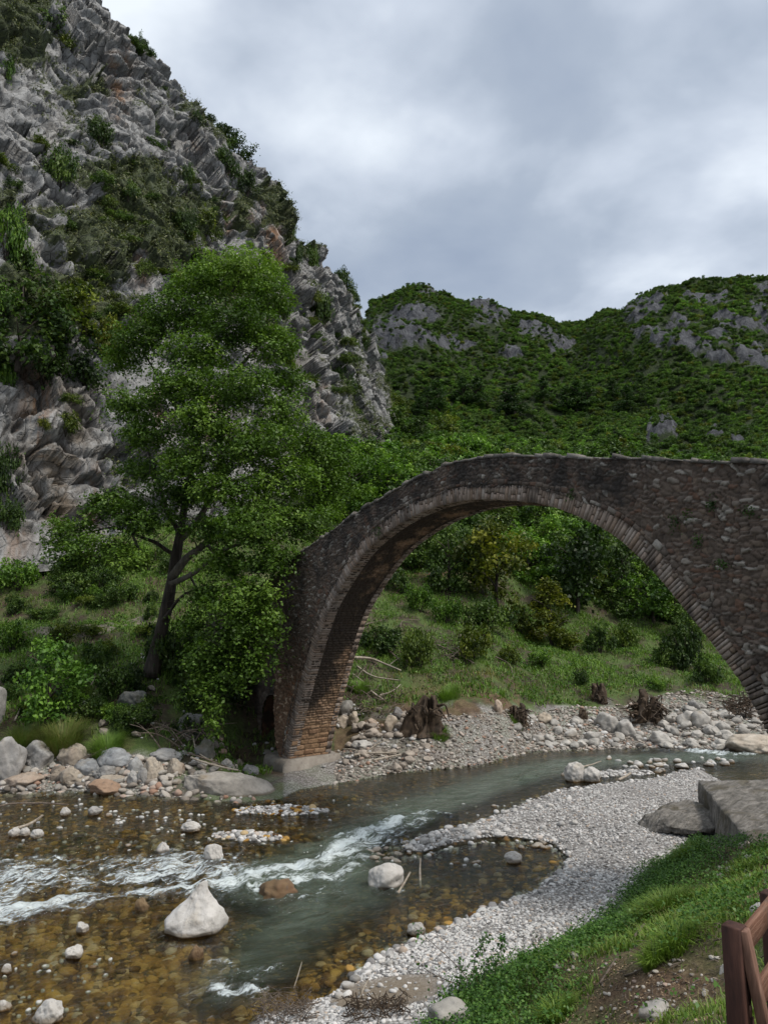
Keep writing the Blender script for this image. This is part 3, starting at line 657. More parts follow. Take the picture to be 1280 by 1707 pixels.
def bobj(name, P, faces, mat, **k): return obj(name, np.asarray(P) - B0, faces, mat, bridge, **k)

def wall_grid(name, a0, a1, da, zlo, zhi, b, mat, cull=None, cell=(.30, .17), seed=0, relief=.06, warmf=None, darkf=None, sgn=1., lean=None):
    A = np.arange(a0, a1 + da, da); Z = np.arange(zlo, zhi + da, da); AA, ZZ = np.meshgrid(A, Z); n, m = AA.shape; a, z = AA.ravel(), ZZ.ravel()
    q = np.stack([a, z, 0 * a], 1); wa = .13 * fbm(q * 1.6, 4, seed + 1); wz = .10 * fbm(q * 1.6, 4, seed + 2)
    # beds follow the curve of the deck near the top
    zz = z - np.where(z > 7, (deck(a) - 10.5) * sst(z, 7, 10.5), 0)
    big = 1 + .35 * sst(vnoise(q * .45, seed + 4), -.2, .6)
    f1, f2, sid = worley2((a + wa) / cell[0], (zz + wz) / cell[1], seed)
    e = f2 - f1; top = sst(e, .03, .34)
    h = relief * (top * (.45 + .75 * sid) - .3) + .012 * fbm(q * 9, 3, seed + 5) + .03 * fbm(q * .8, 2, seed + 6)
    bb = b - sgn * h
    if lean is not None: bb = bb + lean(a, z)
    P = bp(a, bb, z); F_ = grid_faces(n, m)
    keep = np.ones(len(F_), bool)
    if cull is not None:
        c = cull(a, z); keep = c[F_].all(1)
    F_ = F_[keep]; used = np.unique(F_); rm = np.full(len(a), -1); rm[used] = np.arange(len(used))
    F2 = rm[F_]
    at = {'sid': sid, 'joint': (1 - sst(e, .03, .13)) * .9, 'warm': warmf(a, z) if warmf else 0 * a, 'dark': darkf(a, z) if darkf else 0 * a + .5}
    return bobj(name, P[used], F2 if sgn > 0 else F2[:, ::-1], mat, attrs={k: v[used] for k, v in at.items()})
_az = np.stack([_sm[:, 0], _sm[:, 1]], 1)
def dist_arch(a, z, chunk=20000):
    out = np.empty(len(a)); C = _az[::6]
    for i in range(0, len(a), chunk):
        out[i:i + chunk] = np.sqrt(((a[i:i + chunk, None] - C[None, :, 0]) ** 2 + (z[i:i + chunk, None] - C[None, :, 1]) ** 2).min(1))
    return out
def in_arch(a, z):
    up = np.interp(a, np.linspace(-12, 12, 800), [np.max(np.where(np.abs(_sm[:, 0] - x) < .06, _sm[:, 1], -9)) for x in np.linspace(-12, 12, 800)])
    return (a > -11.08) & (a < 10.6) & (z < up)
AL = lambda z: np.interp(z, [0, .6, 1.2, 2.7, 4.3, 7.6, 9.4], [-11.75, -11.8, -12.25, -12.5, -12.42, -11.92, -11.7])
def cull_front(a, z): return (~in_arch(a, z)) & (dist_arch(a, z) > RT - .14) & (z < deck(a) - .05) & (a > AL(z)) & (z > .45)
warm_f = lambda a, z: (1 - sst(z, 2.5, 6.5)) * (a < -8)
dark_f = lambda a, z: np.clip(  .25 + .3 * sst(z, 7, 11) - .6 * np.exp(-((a - 8.2) / 2.2) ** 2 - ((z - 9.3) / 1.3) ** 2) - .5 * (1 - sst(z, 1, 4)), -.6, 1)
wall_grid('spandrel_wall', -12.7, 15, .032, .5, 12.2, 0., M['rubble'], cull_front, (.195, .112), 3, .06, warm_f, dark_f)
wall_grid('rear_spandrel_wall', -12.7, 15, .11, .5, 12.2, BW, M['rubble'], lambda a, z: (~in_arch(a, z)) & (dist_arch(a, z) > .1) & (z < deck(a) - .05) & (a > AL(z)), (.34, .2), 9, .05, warm_f, dark_f, -1.)
def side(name, a_of_z, z0, z1, sgn):
    Z = np.arange(z0, z1, .08); Bv = np.arange(0, BW + .01, .08); ZZ, BB = np.meshgrid(Z, Bv, indexing='ij'); z, b = ZZ.ravel(), BB.ravel()
    f1, f2, sid = worley2(b / .3, z / .2, 33); e = f2 - f1
    P = bp(a_of_z(z) + sgn * .06 * sst(e, .03, .3) * sid, b, z); f = grid_faces(*ZZ.shape)
    bobj(name, P, f if sgn > 0 else f[:, ::-1], M['rubble'], attrs={'sid': sid, 'joint': 1 - sst(e, .03, .15), 'warm': 0 * z, 'dark': 0 * z + .5})
side('end_wall', AL, .4, 9.4, -1.); side('end_wall', lambda z: 15 + 0 * z, .4, 9.4, 1.)

def slab_row(mb, s0, s1, t0, t1, b0, b1, seed, jit=.02, tint=None, wob=.02):
    """one voussoir: a block between arc lengths s0..s1, heights t0..t1 above the intrados, depths b0..b1"""
    g = np.random.default_rng(seed); V = []
    n = 3
    for i in range(n):
        for (s, t_) in ((s0, t0), (s1, t0), (s1, t1), (s0, t1)):
            a, z = arch(s); na, nz = arch_n(s); b = b0 + (b1 - b0) * [0, .12, 1][i]
            sh = [.012, 0, 0][i]
            ss = s + (sh if s == s0 else -sh); tt_ = t_ + (sh if t_ == t0 else -sh)
            a, z = arch(ss); na, nz = arch_n(ss)
            V.append(bp(a + na * tt_, b + (g.normal() * jit * .4 if i == 0 else 0), z + nz * tt_))
    V = np.array(V); Q = [[3, 2, 1, 0]]
    for i in range(n - 1):
        for j in range(4): Q.append([i * 4 + j, i * 4 + (j + 1) % 4, (i + 1) * 4 + (j + 1) % 4, (i + 1) * 4 + j])
    mb.add(V, np.array(Q)[:, ::-1], a=g.uniform() if tint is None else tint)
def ring(name, t0, t1, b_front, depth, wmin, wmax, mat, seed, split=.5):
    g = np.random.default_rng(seed); mb = MB(); s = .02
    while s < ARC - .05:
        w = g.uniform(wmin, wmax); s1 = min(s + w, ARC - .01); off = g.normal() * .008
        if g.uniform() < split:
            c = t0 + (t1 - t0) * g.uniform(.35, .65)
            slab_row(mb, s + .006, s1 - .006, t0, c - .008, b_front + off, b_front + depth, int(g.integers(1e9))); slab_row(mb, s + .006, s1 - .006, c + .008, t1 + g.normal() * .02, b_front + off + g.normal() * .01, b_front + depth, int(g.integers(1e9)))
        else: slab_row(mb, s + .006, s1 - .006, t0, t1 + g.normal() * .025, b_front + off, b_front + depth, int(g.integers(1e9)))
        s = s1
    o = bobj(name, np.concatenate(mb.V), mb.faces(), mat, smooth=False, attrs={'sid': np.concatenate(mb.A), 'joint': np.zeros(mb.n), 'warm': np.zeros(mb.n), 'dark': np.full(mb.n, .35)})
    return o
ring('arch_ring', -.01, RT - .04, .0, .5, .065, .15, M['ring'], 5, .4)
ring('hood_course', RT - .035, RT + .09, -.035, .4, .10, .30, M['rubble'], 6, 0)
ring('rear_arch_ring', -.01, RT, BW - .02, -.3, .25, .4, M['ring'], 7, 0)
def soffit():
    S = np.arange(0, ARC, .03); Bv = np.arange(.06, BW - .02, .03); SS, BB = np.meshgrid(S, Bv, indexing='ij'); s, b = SS.ravel(), BB.ravel()
    a, z = arch(s); rowh = np.where(z < 2.0, .24, .125); row = np.floor(s / rowh); zz = 0 * s
    q = np.stack([s, b, zz], 1); bw = b + .04 * fbm(q * 2, 2, 3) + _h(row, zz, zz, 5) * 3
    wd = np.where(z < 2., .42, .27) * (.8 + .5 * _h(row, zz, zz, 6)); cx = bw / wd; col = np.floor(cx)
    fs = (s / rowh) % 1; fx = cx % 1
    e = np.minimum(np.minimum(fs, 1 - fs) * rowh, np.minimum(fx, 1 - fx) * wd); sid = _h(row, col, zz, 8)
    h = .05 * (sst(e, .004, .035) * (.4 + .8 * sid)) + .012 * fbm(q * 9, 3, 6)
    na, nz = arch_n(s); P = bp(a - na * (h - .03), b, z - nz * (h - .03))
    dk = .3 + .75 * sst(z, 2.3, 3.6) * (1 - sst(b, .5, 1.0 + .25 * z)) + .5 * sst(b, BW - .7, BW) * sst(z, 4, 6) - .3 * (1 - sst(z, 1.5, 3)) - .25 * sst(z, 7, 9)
    f = grid_faces(*SS.shape)
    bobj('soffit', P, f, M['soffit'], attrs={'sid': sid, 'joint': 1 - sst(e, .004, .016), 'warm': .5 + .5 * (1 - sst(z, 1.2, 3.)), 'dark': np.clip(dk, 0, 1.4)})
soffit()
def coping():
    g = np.random.default_rng(4)
    for b0, b1 in ((-.05, .38), (BW - .38, BW + .05)):
        a = -12.; mb = MB()
        while a < 15:
            w = g.uniform(.14, .5); t = g.uniform(.04, .15); q = g.normal() * .02; z0, z1 = deck(a) - .08 + q, deck(a + w) - .08 + q + g.normal() * .012; o = g.normal() * .03
            c = np.array([bp(x, y + o, z) for z_, tt_ in ((0, 0), (t, .02)) for x, y, z in ((a + .01 + tt_, b0 + tt_, z0 + z_), (a + w - .01 - tt_, b0 + tt_, z1 + z_), (a + w - .01 - tt_, b1 - tt_, z1 + z_), (a + .01 + tt_, b1 - tt_, z0 + z_))])
            mb.add(c, BOXQ, a=g.uniform()); a += w
        bobj('coping', np.concatenate(mb.V), mb.faces(), M['coping'], smooth=False, attrs={'sid': np.concatenate(mb.A), 'joint': np.zeros(mb.n), 'warm': np.zeros(mb.n), 'dark': np.full(mb.n, .5)})
    A = np.linspace(-21.9, 15, 120); rows = [bp(A, .05 + 0 * A, deck(A) - .3), bp(A, BW - .05 + 0 * A, deck(A) - .3)]
    bobj('deck', np.concatenate(rows), grid_faces(2, 120)[:, ::-1], M['concrete'])
M['coping'] = masonry_mat('coping', [(.08, .072, .062), (.15, .135, .12), (.2, .185, .165), (.11, .1, .085)], (.04, .035, .03), lich_amt=.7)
coping()
# abutment that carries the bridge on to the left bank, set back and in the shade of the tree
def cull_ab(a, z): return (z < deck(a) - .1) & (a < AL(z) + .3) & ~((((a + 14.0) / .95) ** 2 + (np.maximum(z - 1.6, 0) / 1.5) ** 2 < 1) & (z < 3.2)) & (z > .2)
wall_grid('abutment_wall', -22, -11.4, .055, .3, 9.6, .75, M['rubble'], cull_ab, (.42, .26), 21, .07, None, lambda a, z: 0 * a + .45)
wall_grid('rear_abutment_wall', -22, -11.4, .14, .3, 9.6, BW, M['rubble'], lambda a, z: z < deck(a) - .1, (.42, .26), 22, .05, None, lambda a, z: 0 * a + .5, -1.)
def recess():
    A = -14.0 + .95 * np.cos(np.linspace(np.pi, 0, 24)); Z = 1.6 + 1.5 * np.sin(np.linspace(np.pi, 0, 24)); A = np.concatenate([[-14.95], A, [-13.05]]); Z = np.concatenate([[.3], Z, [.3]])
    mb = [bp(A, .75 + 0 * A, Z), bp(A, 1.9 + 0 * A, Z)]
    n = len(A); at = {k: np.full(2 * n, .5) for k in ('sid', 'joint', 'warm', 'dark')}; at['joint'][:] = .3
    bobj('culvert_arch', np.concatenate(mb), grid_faces(2, n)[:, ::-1], M['rubble'], attrs=at)
    P = bp(np.array([-15.2, -12.8, -12.8, -15.2]), np.full(4, 1.9), np.array([.2, .2, 3.3, 3.3]))
    at = {k: np.full(4, .5) for k in ('sid', 'joint', 'warm', 'dark')}; bobj('culvert_back', P, np.array([[0, 1, 2, 3]]), M['rubble'], attrs=at)
recess()
def plinth():
    n = 60; A = np.linspace(-15.2, -10.75, n); prof = [(-.35, -.2), (-.42, .15), (-.40, .45), (-.33, .60), (-.2, .64), (.6, .66), (BW + .3, .66)]
    rows = []
    for b, z in prof:
        q = np.stack([A * 1.5, 0 * A + b * 3, 0 * A + z * 3], 1); j = .05 * fbm(q, 3, 4)
        rows.append(bp(A, b + j + .5 * sst(-A, 12.6, 13.2), z + .4 * j))
    R_ = np.array(rows); 
    e1 = R_[:, -1:, :]; f = [grid_faces(len(prof), n)]
    V = R_.reshape(-1, 3)
    # right end face
    k = len(V); be = np.array([bp(-10.72, b, -.2) for b, _ in prof]); V = np.concatenate([V, be]); i = np.arange(len(prof) - 1)
    f.append(np.stack([i * n + n - 1, k + i, k + i + 1, (i + 1) * n + n - 1], 1))
    bobj('foundation_plinth', V, f, M['concrete'])
plinth()
# ------------------------------------------------------------------ cliff
# control stations: (u, foot v, foot Y, crest v, crest Y)
CL = [(-420, 930, 42, -700, 62), (-150, 935, 47, -330, 72), (0, 925, 51, -150, 79), (80, 918, 53, -62, 82), (150, 912, 55, 0, 85), (190, 908, 56.5, 40, 86.5), (235, 905, 58, 85, 88), (275, 900, 60, 140, 90.5), (330, 890, 63, 205, 94), (380, 880, 66, 262, 96.5), (430, 862, 70, 290, 99.5), (470, 838, 74, 345, 103), (485, 828, 76, 400, 106), (540, 790, 86, 432, 116), (585, 765, 95, 488, 126), (600, 755, 100, 525, 131), (628, 745, 108, 585, 140), (650, 740, 116, 668, 150), (668, 742, 126, 738, 160), (690, 765, 140, 775, 172)]
def cliff():
    CLA = np.array(CL, float); ns, nk = 760, 560
    s = np.linspace(0, len(CL) - 1, ns); st = np.arange(len(CL))
    u = np.interp(s, st, CLA[:, 0]); fv = np.interp(s, st, CLA[:, 1]); fy = np.interp(s, st, CLA[:, 2]); cv = np.interp(s, st, CLA[:, 3]); cy = np.interp(s, st, CLA[:, 4])
    foot = np.array([W(a, b, Y=c) for a, b, c in zip(u, fv, fy)]); foot[:, 2] -= 1.5
    crest = np.array([W(a, b, Y=c) for a, b, c in zip(u, cv, cy)])
    # smooth the crest a little, keep the foot
    k = np.linspace(0, 1.25, nk); kk = np.minimum(k, 1)[:, None, None]
    # profile: steep wall low down, ledges, then easier near the top
    prof = np.interp(np.minimum(k, 1), [0, .12, .25, .4, .55, .75, .9, 1], [0, .16, .32, .46, .60, .79, .93, 1])[:, None]
    P = foot[None] * (1 - kk) + crest[None] * kk
    P[..., 2] = foot[None, :, 2] * (1 - prof) + crest[None, :, 2] * prof
    back = np.maximum(k - 1, 0)[:, None]
    P[..., 0] -= back * 70; P[..., 1] += back * 110; P[..., 2] -= back * 20
    P = P.reshape(-1, 3); K = np.repeat(k, ns); S = np.tile(s, nk); U = np.tile(u, nk)
    nrm = np.array([.72, -.62, .3])
    al = P[:, 0] * .48 - P[:, 2] * .86; c1 = P[:, 0] * .86 + P[:, 2] * .48; c2 = P[:, 1] * .9      # joints dip steeply down to the right
    wq = np.stack([fbm(P * .16, 3, 9), fbm(P * .16, 3, 10), fbm(P * .16, 3, 12)], 1)
    strat = np.stack([c1, c2, al], 1)
    big = fbm(P * .04, 4, 5); mid = ridged(strat * np.array([.13, .13, .05]) + wq * .5, 4, 11)
    h1, e1 = worley_facets(strat * np.array([.105, .09, .042]) + wq * .8, 3)
    h2, e2 = worley_facets(strat * np.array([.33, .3, .12]) + wq * 1.6, 13)
    h3, e3 = worley_facets(strat * np.array([1.1, .95, .5]) + wq * 3, 23)
    fis = (1 - np.abs(vnoise(strat * np.array([.26, .23, .035]) + wq * .8, 41))) ** 9          # deep open fissures
    fis2 = (1 - np.abs(vnoise(strat * np.array([.85, .8, .2]) + wq * 2, 43))) ** 8
    led_q = (P[:, 2] * .30 + P[:, 0] * .05 + 1.3 * wq[:, 0] + .8 * wq[:, 1]); saw = led_q - np.floor(led_q); ledge = np.where(saw < .8, saw / .8, (1 - saw) / .2)
    fine = fbm(P * 1.3, 4, 23); rg = ridged(strat * np.array([.9, .8, .35]) + wq, 4, 29)
    atten = sst(K, 0, .06)
    edge = np.clip(1 - np.abs(K - 1) / .12, 0, 1)
    endf = 1 - .65 * sst(S, 15.5, 18)
    disp = atten * endf * (2.4 * big * (1 - .6 * edge) + .4 * (mid - .3) + 3.1 * h1 + .62 * h2 + .24 * h3 - .8 * ledge * (.4 + .6 * sst(big, -.3, .3)) - 1.5 * fis - .45 * fis2 + .06 * rg + .05 * fine)
    disp *= np.where(K > 1.02, .5, 1)
    Q = P + nrm * disp[:, None]
    uv = uv_of(Q); uu, vv = uv[:, 0], uv[:, 1]
    crack = np.clip(.7 * (1 - sst(e1, .0, .04)) + .7 * (1 - sst(e2, 0, .05)) + .4 * (1 - sst(e3, 0, .07)) + .9 * sst(fis, .45, .8) + .5 * sst(fis2, .55, .85) + .2 * sst(-rg, .3, .9), 0, 1)
    stain = np.zeros(len(Q))
    for cu, cw, v0, v1, a in [(200, 16, 90, 190, .8), (210, 10, 60, 160, .5), (455, 18, 380, 450, 1.), (430, 12, 340, 360, .9), (380, 10, 330, 380, .8), (235, 14, 410, 470, .8), (270, 25, 640, 720, .7), (20, 30, 880, 930, .4), (60, 26, 570, 760, .9), (155, 20, 770, 900, .7), (360, 20, 660, 740, .6), (540, 14, 640, 700, .4), (325, 14, 225, 262, .6)]:
        stain = np.maximum(stain, a * np.exp(-((uu - cu) / cw) ** 2) * sst(vv, v0 - 12, v0 + 8) * (1 - sst(vv, v1 - 10, v1 + 25)))
    brown = np.exp(-((uu - 95) / 60) ** 2) * sst(vv, 600, 680) * (1 - sst(vv, 860, 930)) * .9 + .6 * np.exp(-((uu - 480) / 70) ** 2 - ((vv - 560) / 120) ** 2) * .4
    # grassy ledges run diagonally down to the right across the face
    led = fbm(np.stack([(P[:, 0] * .8 + P[:, 2] * .55) * .05, P[:, 1] * .04, (P[:, 2] * .62 - P[:, 0] * .6) * .16], 1), 4, 71)
    slab = sst(led, -.25, .25) * .9 + .35 * sst(fine, 0, .8) - .14
    slab += .5 * np.exp(-((uu - (60 + (vv - 100) * .75)) / 60) ** 2) * (vv < 560)
    slab = slab * np.where(vv > 560, .55, 1)
    slab = slab - 1.2 * stain - .5 * brown - .6 * np.exp(-((uu - 180 - .5 * vv) / 70) ** 2) * (vv < 330)
    veg = np.clip(slab, 0, 1)
    o = obj('limestone_cliff', Q, grid_faces(nk, ns), M['cliff'], attrs={'crack': crack, 'stain': np.clip(stain, 0, 1), 'brown': np.clip(brown, 0, 1), 'veg': veg})
    struct(o)
    return Q.reshape(nk, ns, 3), uv.reshape(nk, ns, 2), K.reshape(nk, ns), veg.reshape(nk, ns)
CQ, CUV, CK, CVEG = cliff()
def on_cliff(u, v):
    m = (CK > .02) & (CK < 1.03); d = np.where(m, (CUV[..., 0] - u) ** 2 + (CUV[..., 1] - v) ** 2, 1e9)
    # nearest of the candidates
    i = np.unravel_index(np.argmin(d), d.shape); return CQ[i]

# ------------------------------------------------------------------ sky and sun
SUN_EL, SUN_AZ = 52, 122          # degrees; azimuth from +Y towards +X
def world():
    w = bpy.data.worlds.new('World'); SC.world = w; w.use_nodes = True; w.node_tree.nodes.clear(); t = NT(w)
    sky = t.new('ShaderNodeTexSky', sky_type='NISHITA'); sky.sun_disc = False; sky.sun_elevation = R(SUN_EL); sky.sun_rotation = R(SUN_AZ)
    sky.air_density = 1.; sky.dust_density = 2.5
    d = t.new('ShaderNodeTexCoord').outputs['Generated']
    sp = t.new('ShaderNodeSeparateXYZ'); t.l.new(d, sp.inputs[0])
    zc = t.math('MAXIMUM', sp.outputs[2], .02); den = t.math('ADD', zc, .22)
    cb = t.new('ShaderNodeCombineXYZ'); t.put(cb.inputs[0], t.math('DIVIDE', sp.outputs[0], den)); t.put(cb.inputs[1], t.math('DIVIDE', sp.outputs[1], den))
    v = cb.outputs[0]
    n1 = t.noise(t.mapv(v, (1, 1, 1), (0, 0, .5)), 1.25, 5, .45, 0.); n2 = t.noise(t.mapv(v, (1, 1, 1), (0, 0, -.5)), 3.4, 5, .5, .15)
    f = t.math('ADD', t.math('MULTIPLY', n1, .66), t.math('MULTIPLY', n2, .34))
    col = t.ramp(f, [(.37, (1.6, 1.9, 2.4)), (.46, (2.05, 2.35, 2.8)), (.53, (2.95, 3.25, 3.7)), (.61, (4.4, 4.7, 5.0))])
    up = t.step(sp.outputs[2], .66, 1.)
    col = t.mix(t.math('MULTIPLY', up, 1.), col, t.mix(1., col, (2.7, 2.62, 2.45), 'MULTIPLY'))
    c = t.mix(.9, sky.outputs[0], col)
    bg = t.new('ShaderNodeBackground'); t.put(bg.inputs[0], c); bg.inputs[1].default_value = SKY_K
    o = t.new('ShaderNodeOutputWorld'); t.l.new(bg.outputs[0], o.inputs[0])
SKY_K = .1
world()
sd = bpy.data.lights.new('sun', 'SUN'); sd.energy = 1.5; sd.angle = R(12); sd.color = (1, .94, .86)
so = bpy.data.objects.new('sun', sd); COL.objects.link(so)
sdir = Vector((math.sin(R(SUN_AZ)) * math.cos(R(SUN_EL)), math.cos(R(SUN_AZ)) * math.cos(R(SUN_EL)), math.sin(R(SUN_EL))))
so.rotation_euler = sdir.to_track_quat('Z', 'Y').to_euler(); so.location = (0, 0, 60)
SC.view_settings.view_transform = 'Standard'; SC.view_settings.look = 'None'; SC.view_settings.gamma = 1; SC.view_settings.exposure = 1.15
SC.cycles.max_bounces = 8; SC.cycles.diffuse_bounces = 3; SC.cycles.glossy_bounces = 3; SC.cycles.transparent_max_bounces = 12; SC.cycles.transmission_bounces = 4
SC.cycles.use_denoising = True
# ------------------------------------------------------------------ rocks
def TINT(a, b, c): m = (a + b + c) / 3; k = .62; return (m + (a - m) * k, m + (b - m) * k, m + (c - m) * k, 1)
def rock_thing(name, P, T, mat, loc, scale, rot, label, cat='rock', group=None, tint=(1, 1, 1, 1)):
    """a stone whose shape is baked into its own mesh"""
    o = obj(name, P, T, mat); o.location = tuple(loc); o.scale = tuple(scale); o.rotation_euler = tuple(rot); o.color = tint
    return tag(o, label, cat, group)
def boulder(box, label, mat='boulder', seed=1, depth=None, sink=.22, sharp=1., planes=18, rough=.10, k=4, tint=(1, 1, 1, 1), rotz=None, tilt=(0, 0), name='boulder', yoff=0., z=None, group=None, cat='rock'):
    """box = (u0, v0, u1, v1) of the stone in the photograph; it rests on the ground under its lower edge"""
    u0, v0, u1, v1 = box
    g = G((u0 + u1) / 2, v1) if z is None else W((u0 + u1) / 2, v1, z=z)
    Y = g[1] + yoff; w = (u1 - u0) / F * Y; h = (v1 - v0) / F * Y
    r = np.random.default_rng(seed); dp = depth if depth else w * r.uniform(.7, .95)
    P, T = rock_shape(seed, k, planes, rough, sharp)
    P = P - P.min(0); P = P / P.max(0) - .5
    c = np.array([(u0 + u1 - 1280) / 2 / F * (Y + dp * .35) * 1.0, Y + dp * .42, 0])
    zb = gz(c[0], c[1]) if z is None else z
    zb = min(zb, g[2] + .1)
    hh = h * 1.0 / (1 - sink)
    c[2] = g[2] + h / 2 - hh * sink / 2
    return rock_thing(name, P * np.array([w, dp, hh]), T, M[mat], c, (1, 1, 1), (R(tilt[0]), R(tilt[1]), 0), label, cat, group, tint)
B = boulder
B((0, 1237, 62, 1312), 'largest grey boulder at the left edge beside the water, streaked with dark lichen', seed=3, tint=TINT(1, 1, 1.02))
B((62, 1239, 110, 1284), 'grey boulder with a sloping top just right of the largest one', seed=11)
B((118, 1247, 162, 1281), 'rough pitted boulder below the dry grass tuft', 'tan_rock', seed=5, rough=.12)
B((178, 1252, 238, 1285), 'smooth blue grey oval boulder on top of the bank pile', seed=21, sharp=.35, tint=TINT(.85, .95, 1.08))
B((142, 1270, 186, 1298), 'blue grey rounded boulder under the driftwood log', seed=22, sharp=.4, tint=TINT(.82, .92, 1.05))
B((174, 1280, 212, 1301), 'flat grey boulder below the smooth oval one', seed=23, sharp=.6)
B((228, 1266, 255, 1292), 'round grey stone between the oval boulder and the square tan one', seed=24, sharp=.3, tint=TINT(.95, 1, 1.05))
B((228, 1288, 250, 1310), 'pale grey block under the round grey stone', seed=25)
B((254, 1268, 288, 1304), 'square pale tan boulder in the middle of the bank pile', 'tan_rock', seed=26, tint=TINT(1.1, 1.1, 1.1))
B((264, 1253, 318, 1274), 'long flat topped grey boulder behind the square tan one', seed=27, sharp=.5, tint=TINT(.95, .97, 1))
B((291, 1268, 320, 1295), 'cracked pinkish boulder above the bleached driftwood', 'tan_rock', seed=28, rough=.1)
B((30, 1297, 96, 1322), 'low pinkish tan boulder at the waterline with driftwood lying across', 'tan_rock', seed=29, tint=TINT(1.1, .98, .95))
B((168, 1306, 224, 1330), 'rust red pointed rock standing in the shallow edge', 'tan_rock', seed=30, tint=TINT(1.0, .68, .5))
B((118, 1284, 164, 1313), 'tan boulder with a broken face left of the red rock', 'tan_rock', seed=31)
B((104, 1282, 134, 1303), 'small brown boulder under the pitted one', 'tan_rock', seed=32, tint=TINT(.85, .8, .75))
B((182, 1297, 228, 1312), 'long tan slab lying behind the rust red rock', 'tan_rock', seed=33)
B((246, 1282, 262, 1309), 'small upright grey cobble wedged beside the square tan boulder', seed=34, sharp=.4)
B((-6, 1150, 17, 1242), 'tall grey outcrop cut by the left edge of the photo above the boulders', seed=35, depth=2.2, rough=.1)
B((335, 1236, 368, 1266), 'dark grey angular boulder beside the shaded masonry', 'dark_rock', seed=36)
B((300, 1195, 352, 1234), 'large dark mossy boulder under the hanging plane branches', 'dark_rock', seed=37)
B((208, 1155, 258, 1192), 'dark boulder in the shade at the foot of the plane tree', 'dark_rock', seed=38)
B((375, 1268, 398, 1287), 'light grey cobble above the great slab, nearest the abutment', seed=39, tint=TINT(1.1, 1.1, 1.1))
B((414, 1278, 440, 1296), 'pointed grey cobble on the upper edge of the great slab', seed=40, planes=7)
B((396, 1268, 416, 1284), 'brown block in front of the concrete footing', 'tan_rock', seed=41, tint=TINT(.75, .7, .68))
def slab():
    P, T = rock_shape(88, 5, 10, .05, .55); P = P - P.min(0); P = P / P.max(0) - .5
    a = W(390, 1312, z=.25); q = P * np.array([4.1, 2.3, 2.0]); q[:, 2] += -.14 * q[:, 0] - .06 * (q[:, 0] > .3) ; q[:, 2] = np.where(q[:, 2] > .5, .5 + (q[:, 2] - .5) * .35, q[:, 2]); q += np.array([0, 0, 1])[None] * (.08 * fbm(q * 1.2, 4, 3))[:, None]
    o = obj('boulder', q, T, M['boulder']); o.location = (a[0], a[1] + .35, .0); o.rotation_euler = (R(-8), R(3), R(8)); o.color = (1.12, 1.06, .98, 1)
    tag(o, 'great pale sloping slab of rock running down into the river before the pier', 'rock')
slab()
# stones standing in the river
def big_white():
    P, T = rock_shape(41, 5, 9, .03, .3)
    P = P - P.min(0); P = P / P.max(0); x = P[:, 0] * 2 - 1; y = P[:, 1] * 2 - 1; z = P[:, 2]
    k = 1 - .74 * sst(z, .05, 1.0)
    X = x * k * .80 + .16 * z; Y = y * k * .55 + .1 * z
    q = np.stack([X, Y, z * 1.22 - .22], 1); q += np.stack([x, y, 0 * x], 1) * (.05 * ridged(q * 1.5, 3, 5))[:, None]
    q += .035 * fbm(q * 3, 4, 9)[:, None] * np.array([1, 1, .6])
    a = W(312, 1567, z=0); o = obj('river_rock', q, T, M['white_rock']); o.location = (a[0], a[1] + .45, 0)
    tag(o, 'largest white rock, a pointed wedge standing alone in the near current', 'rock')
big_white()
W_ = lambda box, label, **k: boulder(box, label, k.pop('mat', 'white_rock'), name='river_rock', z=k.pop('z', 0.), **{'sink': .3, 'k': 4, 'tint': TINT(.9, .89, .87), **k})
W_((614, 1450, 672, 1488), 'blocky white rock in the pool beside the upright stick', seed=51, k=4, sharp=.8, rough=.09)
W_((356, 1412, 387, 1439), 'white pyramid shaped rock in midstream above the rapids', seed=52, planes=7, sharp=.9)
W_((829, 1424, 858, 1440), 'rounded pale grey cobble alone in the still pool', seed=53, sharp=.3)
W_((675, 1543, 705, 1561), 'rounded grey boulder at the edge of the near gravel', seed=54, sharp=.3, tint=TINT(.72, .72, .70))
W_((928, 1275, 964, 1304), 'pale two humped rock in the far channel, its larger left hump', seed=55, k=4, sharp=.5)
W_((955, 1282, 986, 1305), 'smaller rounded rock touching the right side of the two humped one', seed=56, k=4, sharp=.4)
W_((436, 1478, 516, 1500), 'low golden brown rock awash at the lower end of the rapids', seed=57, mat='tan_rock', tint=TINT(.5, .33, .15), sink=.62, k=4)
W_((-14, 1555, 33, 1582), 'white rock cut by the left edge in the near shallows', seed=58)
W_((146, 1583, 174, 1602), 'small white angular rock in the brown near shallows', seed=59, planes=8)
W_((102, 1679, 150, 1709), 'white block rock near the bottom edge of the photo', seed=60, sharp=.8)
W_((44, 1673, 68, 1687), 'flat white stone just left of the bottom white block', seed=61)
W_((160, 1543, 181, 1558), 'small white tipped stone alone left of the great wedge', seed=62)
W_((9, 1359, 28, 1376), 'pointed white stone at the far left shallows', seed=63, planes=7)
W_((125, 1348, 142, 1361), 'domed white stone in the left shallows', seed=64, sharp=.3)
W_((168, 1346, 193, 1360), 'flat grey stone beside the domed white one', seed=65, tint=TINT(.7, .7, .7))
W_((9, 1385, 26, 1400), 'round white cobble at the thick end of the stranded branch', seed=66, sharp=.3)
W_((46, 1382, 64, 1396), 'pale cobble under the stranded branch', seed=67, sharp=.4)
W_((63, 1382, 81, 1395), 'oval white cobble at the tip of the stranded branch', seed=68, sharp=.3)
W_((80, 1386, 101, 1399), 'grey white oval cobble right of the stranded branch', seed=69, sharp=.3, tint=TINT(.85, .85, .85))
W_((280, 1408, 303, 1424), 'half drowned white rock in the upper rapids', seed=70)
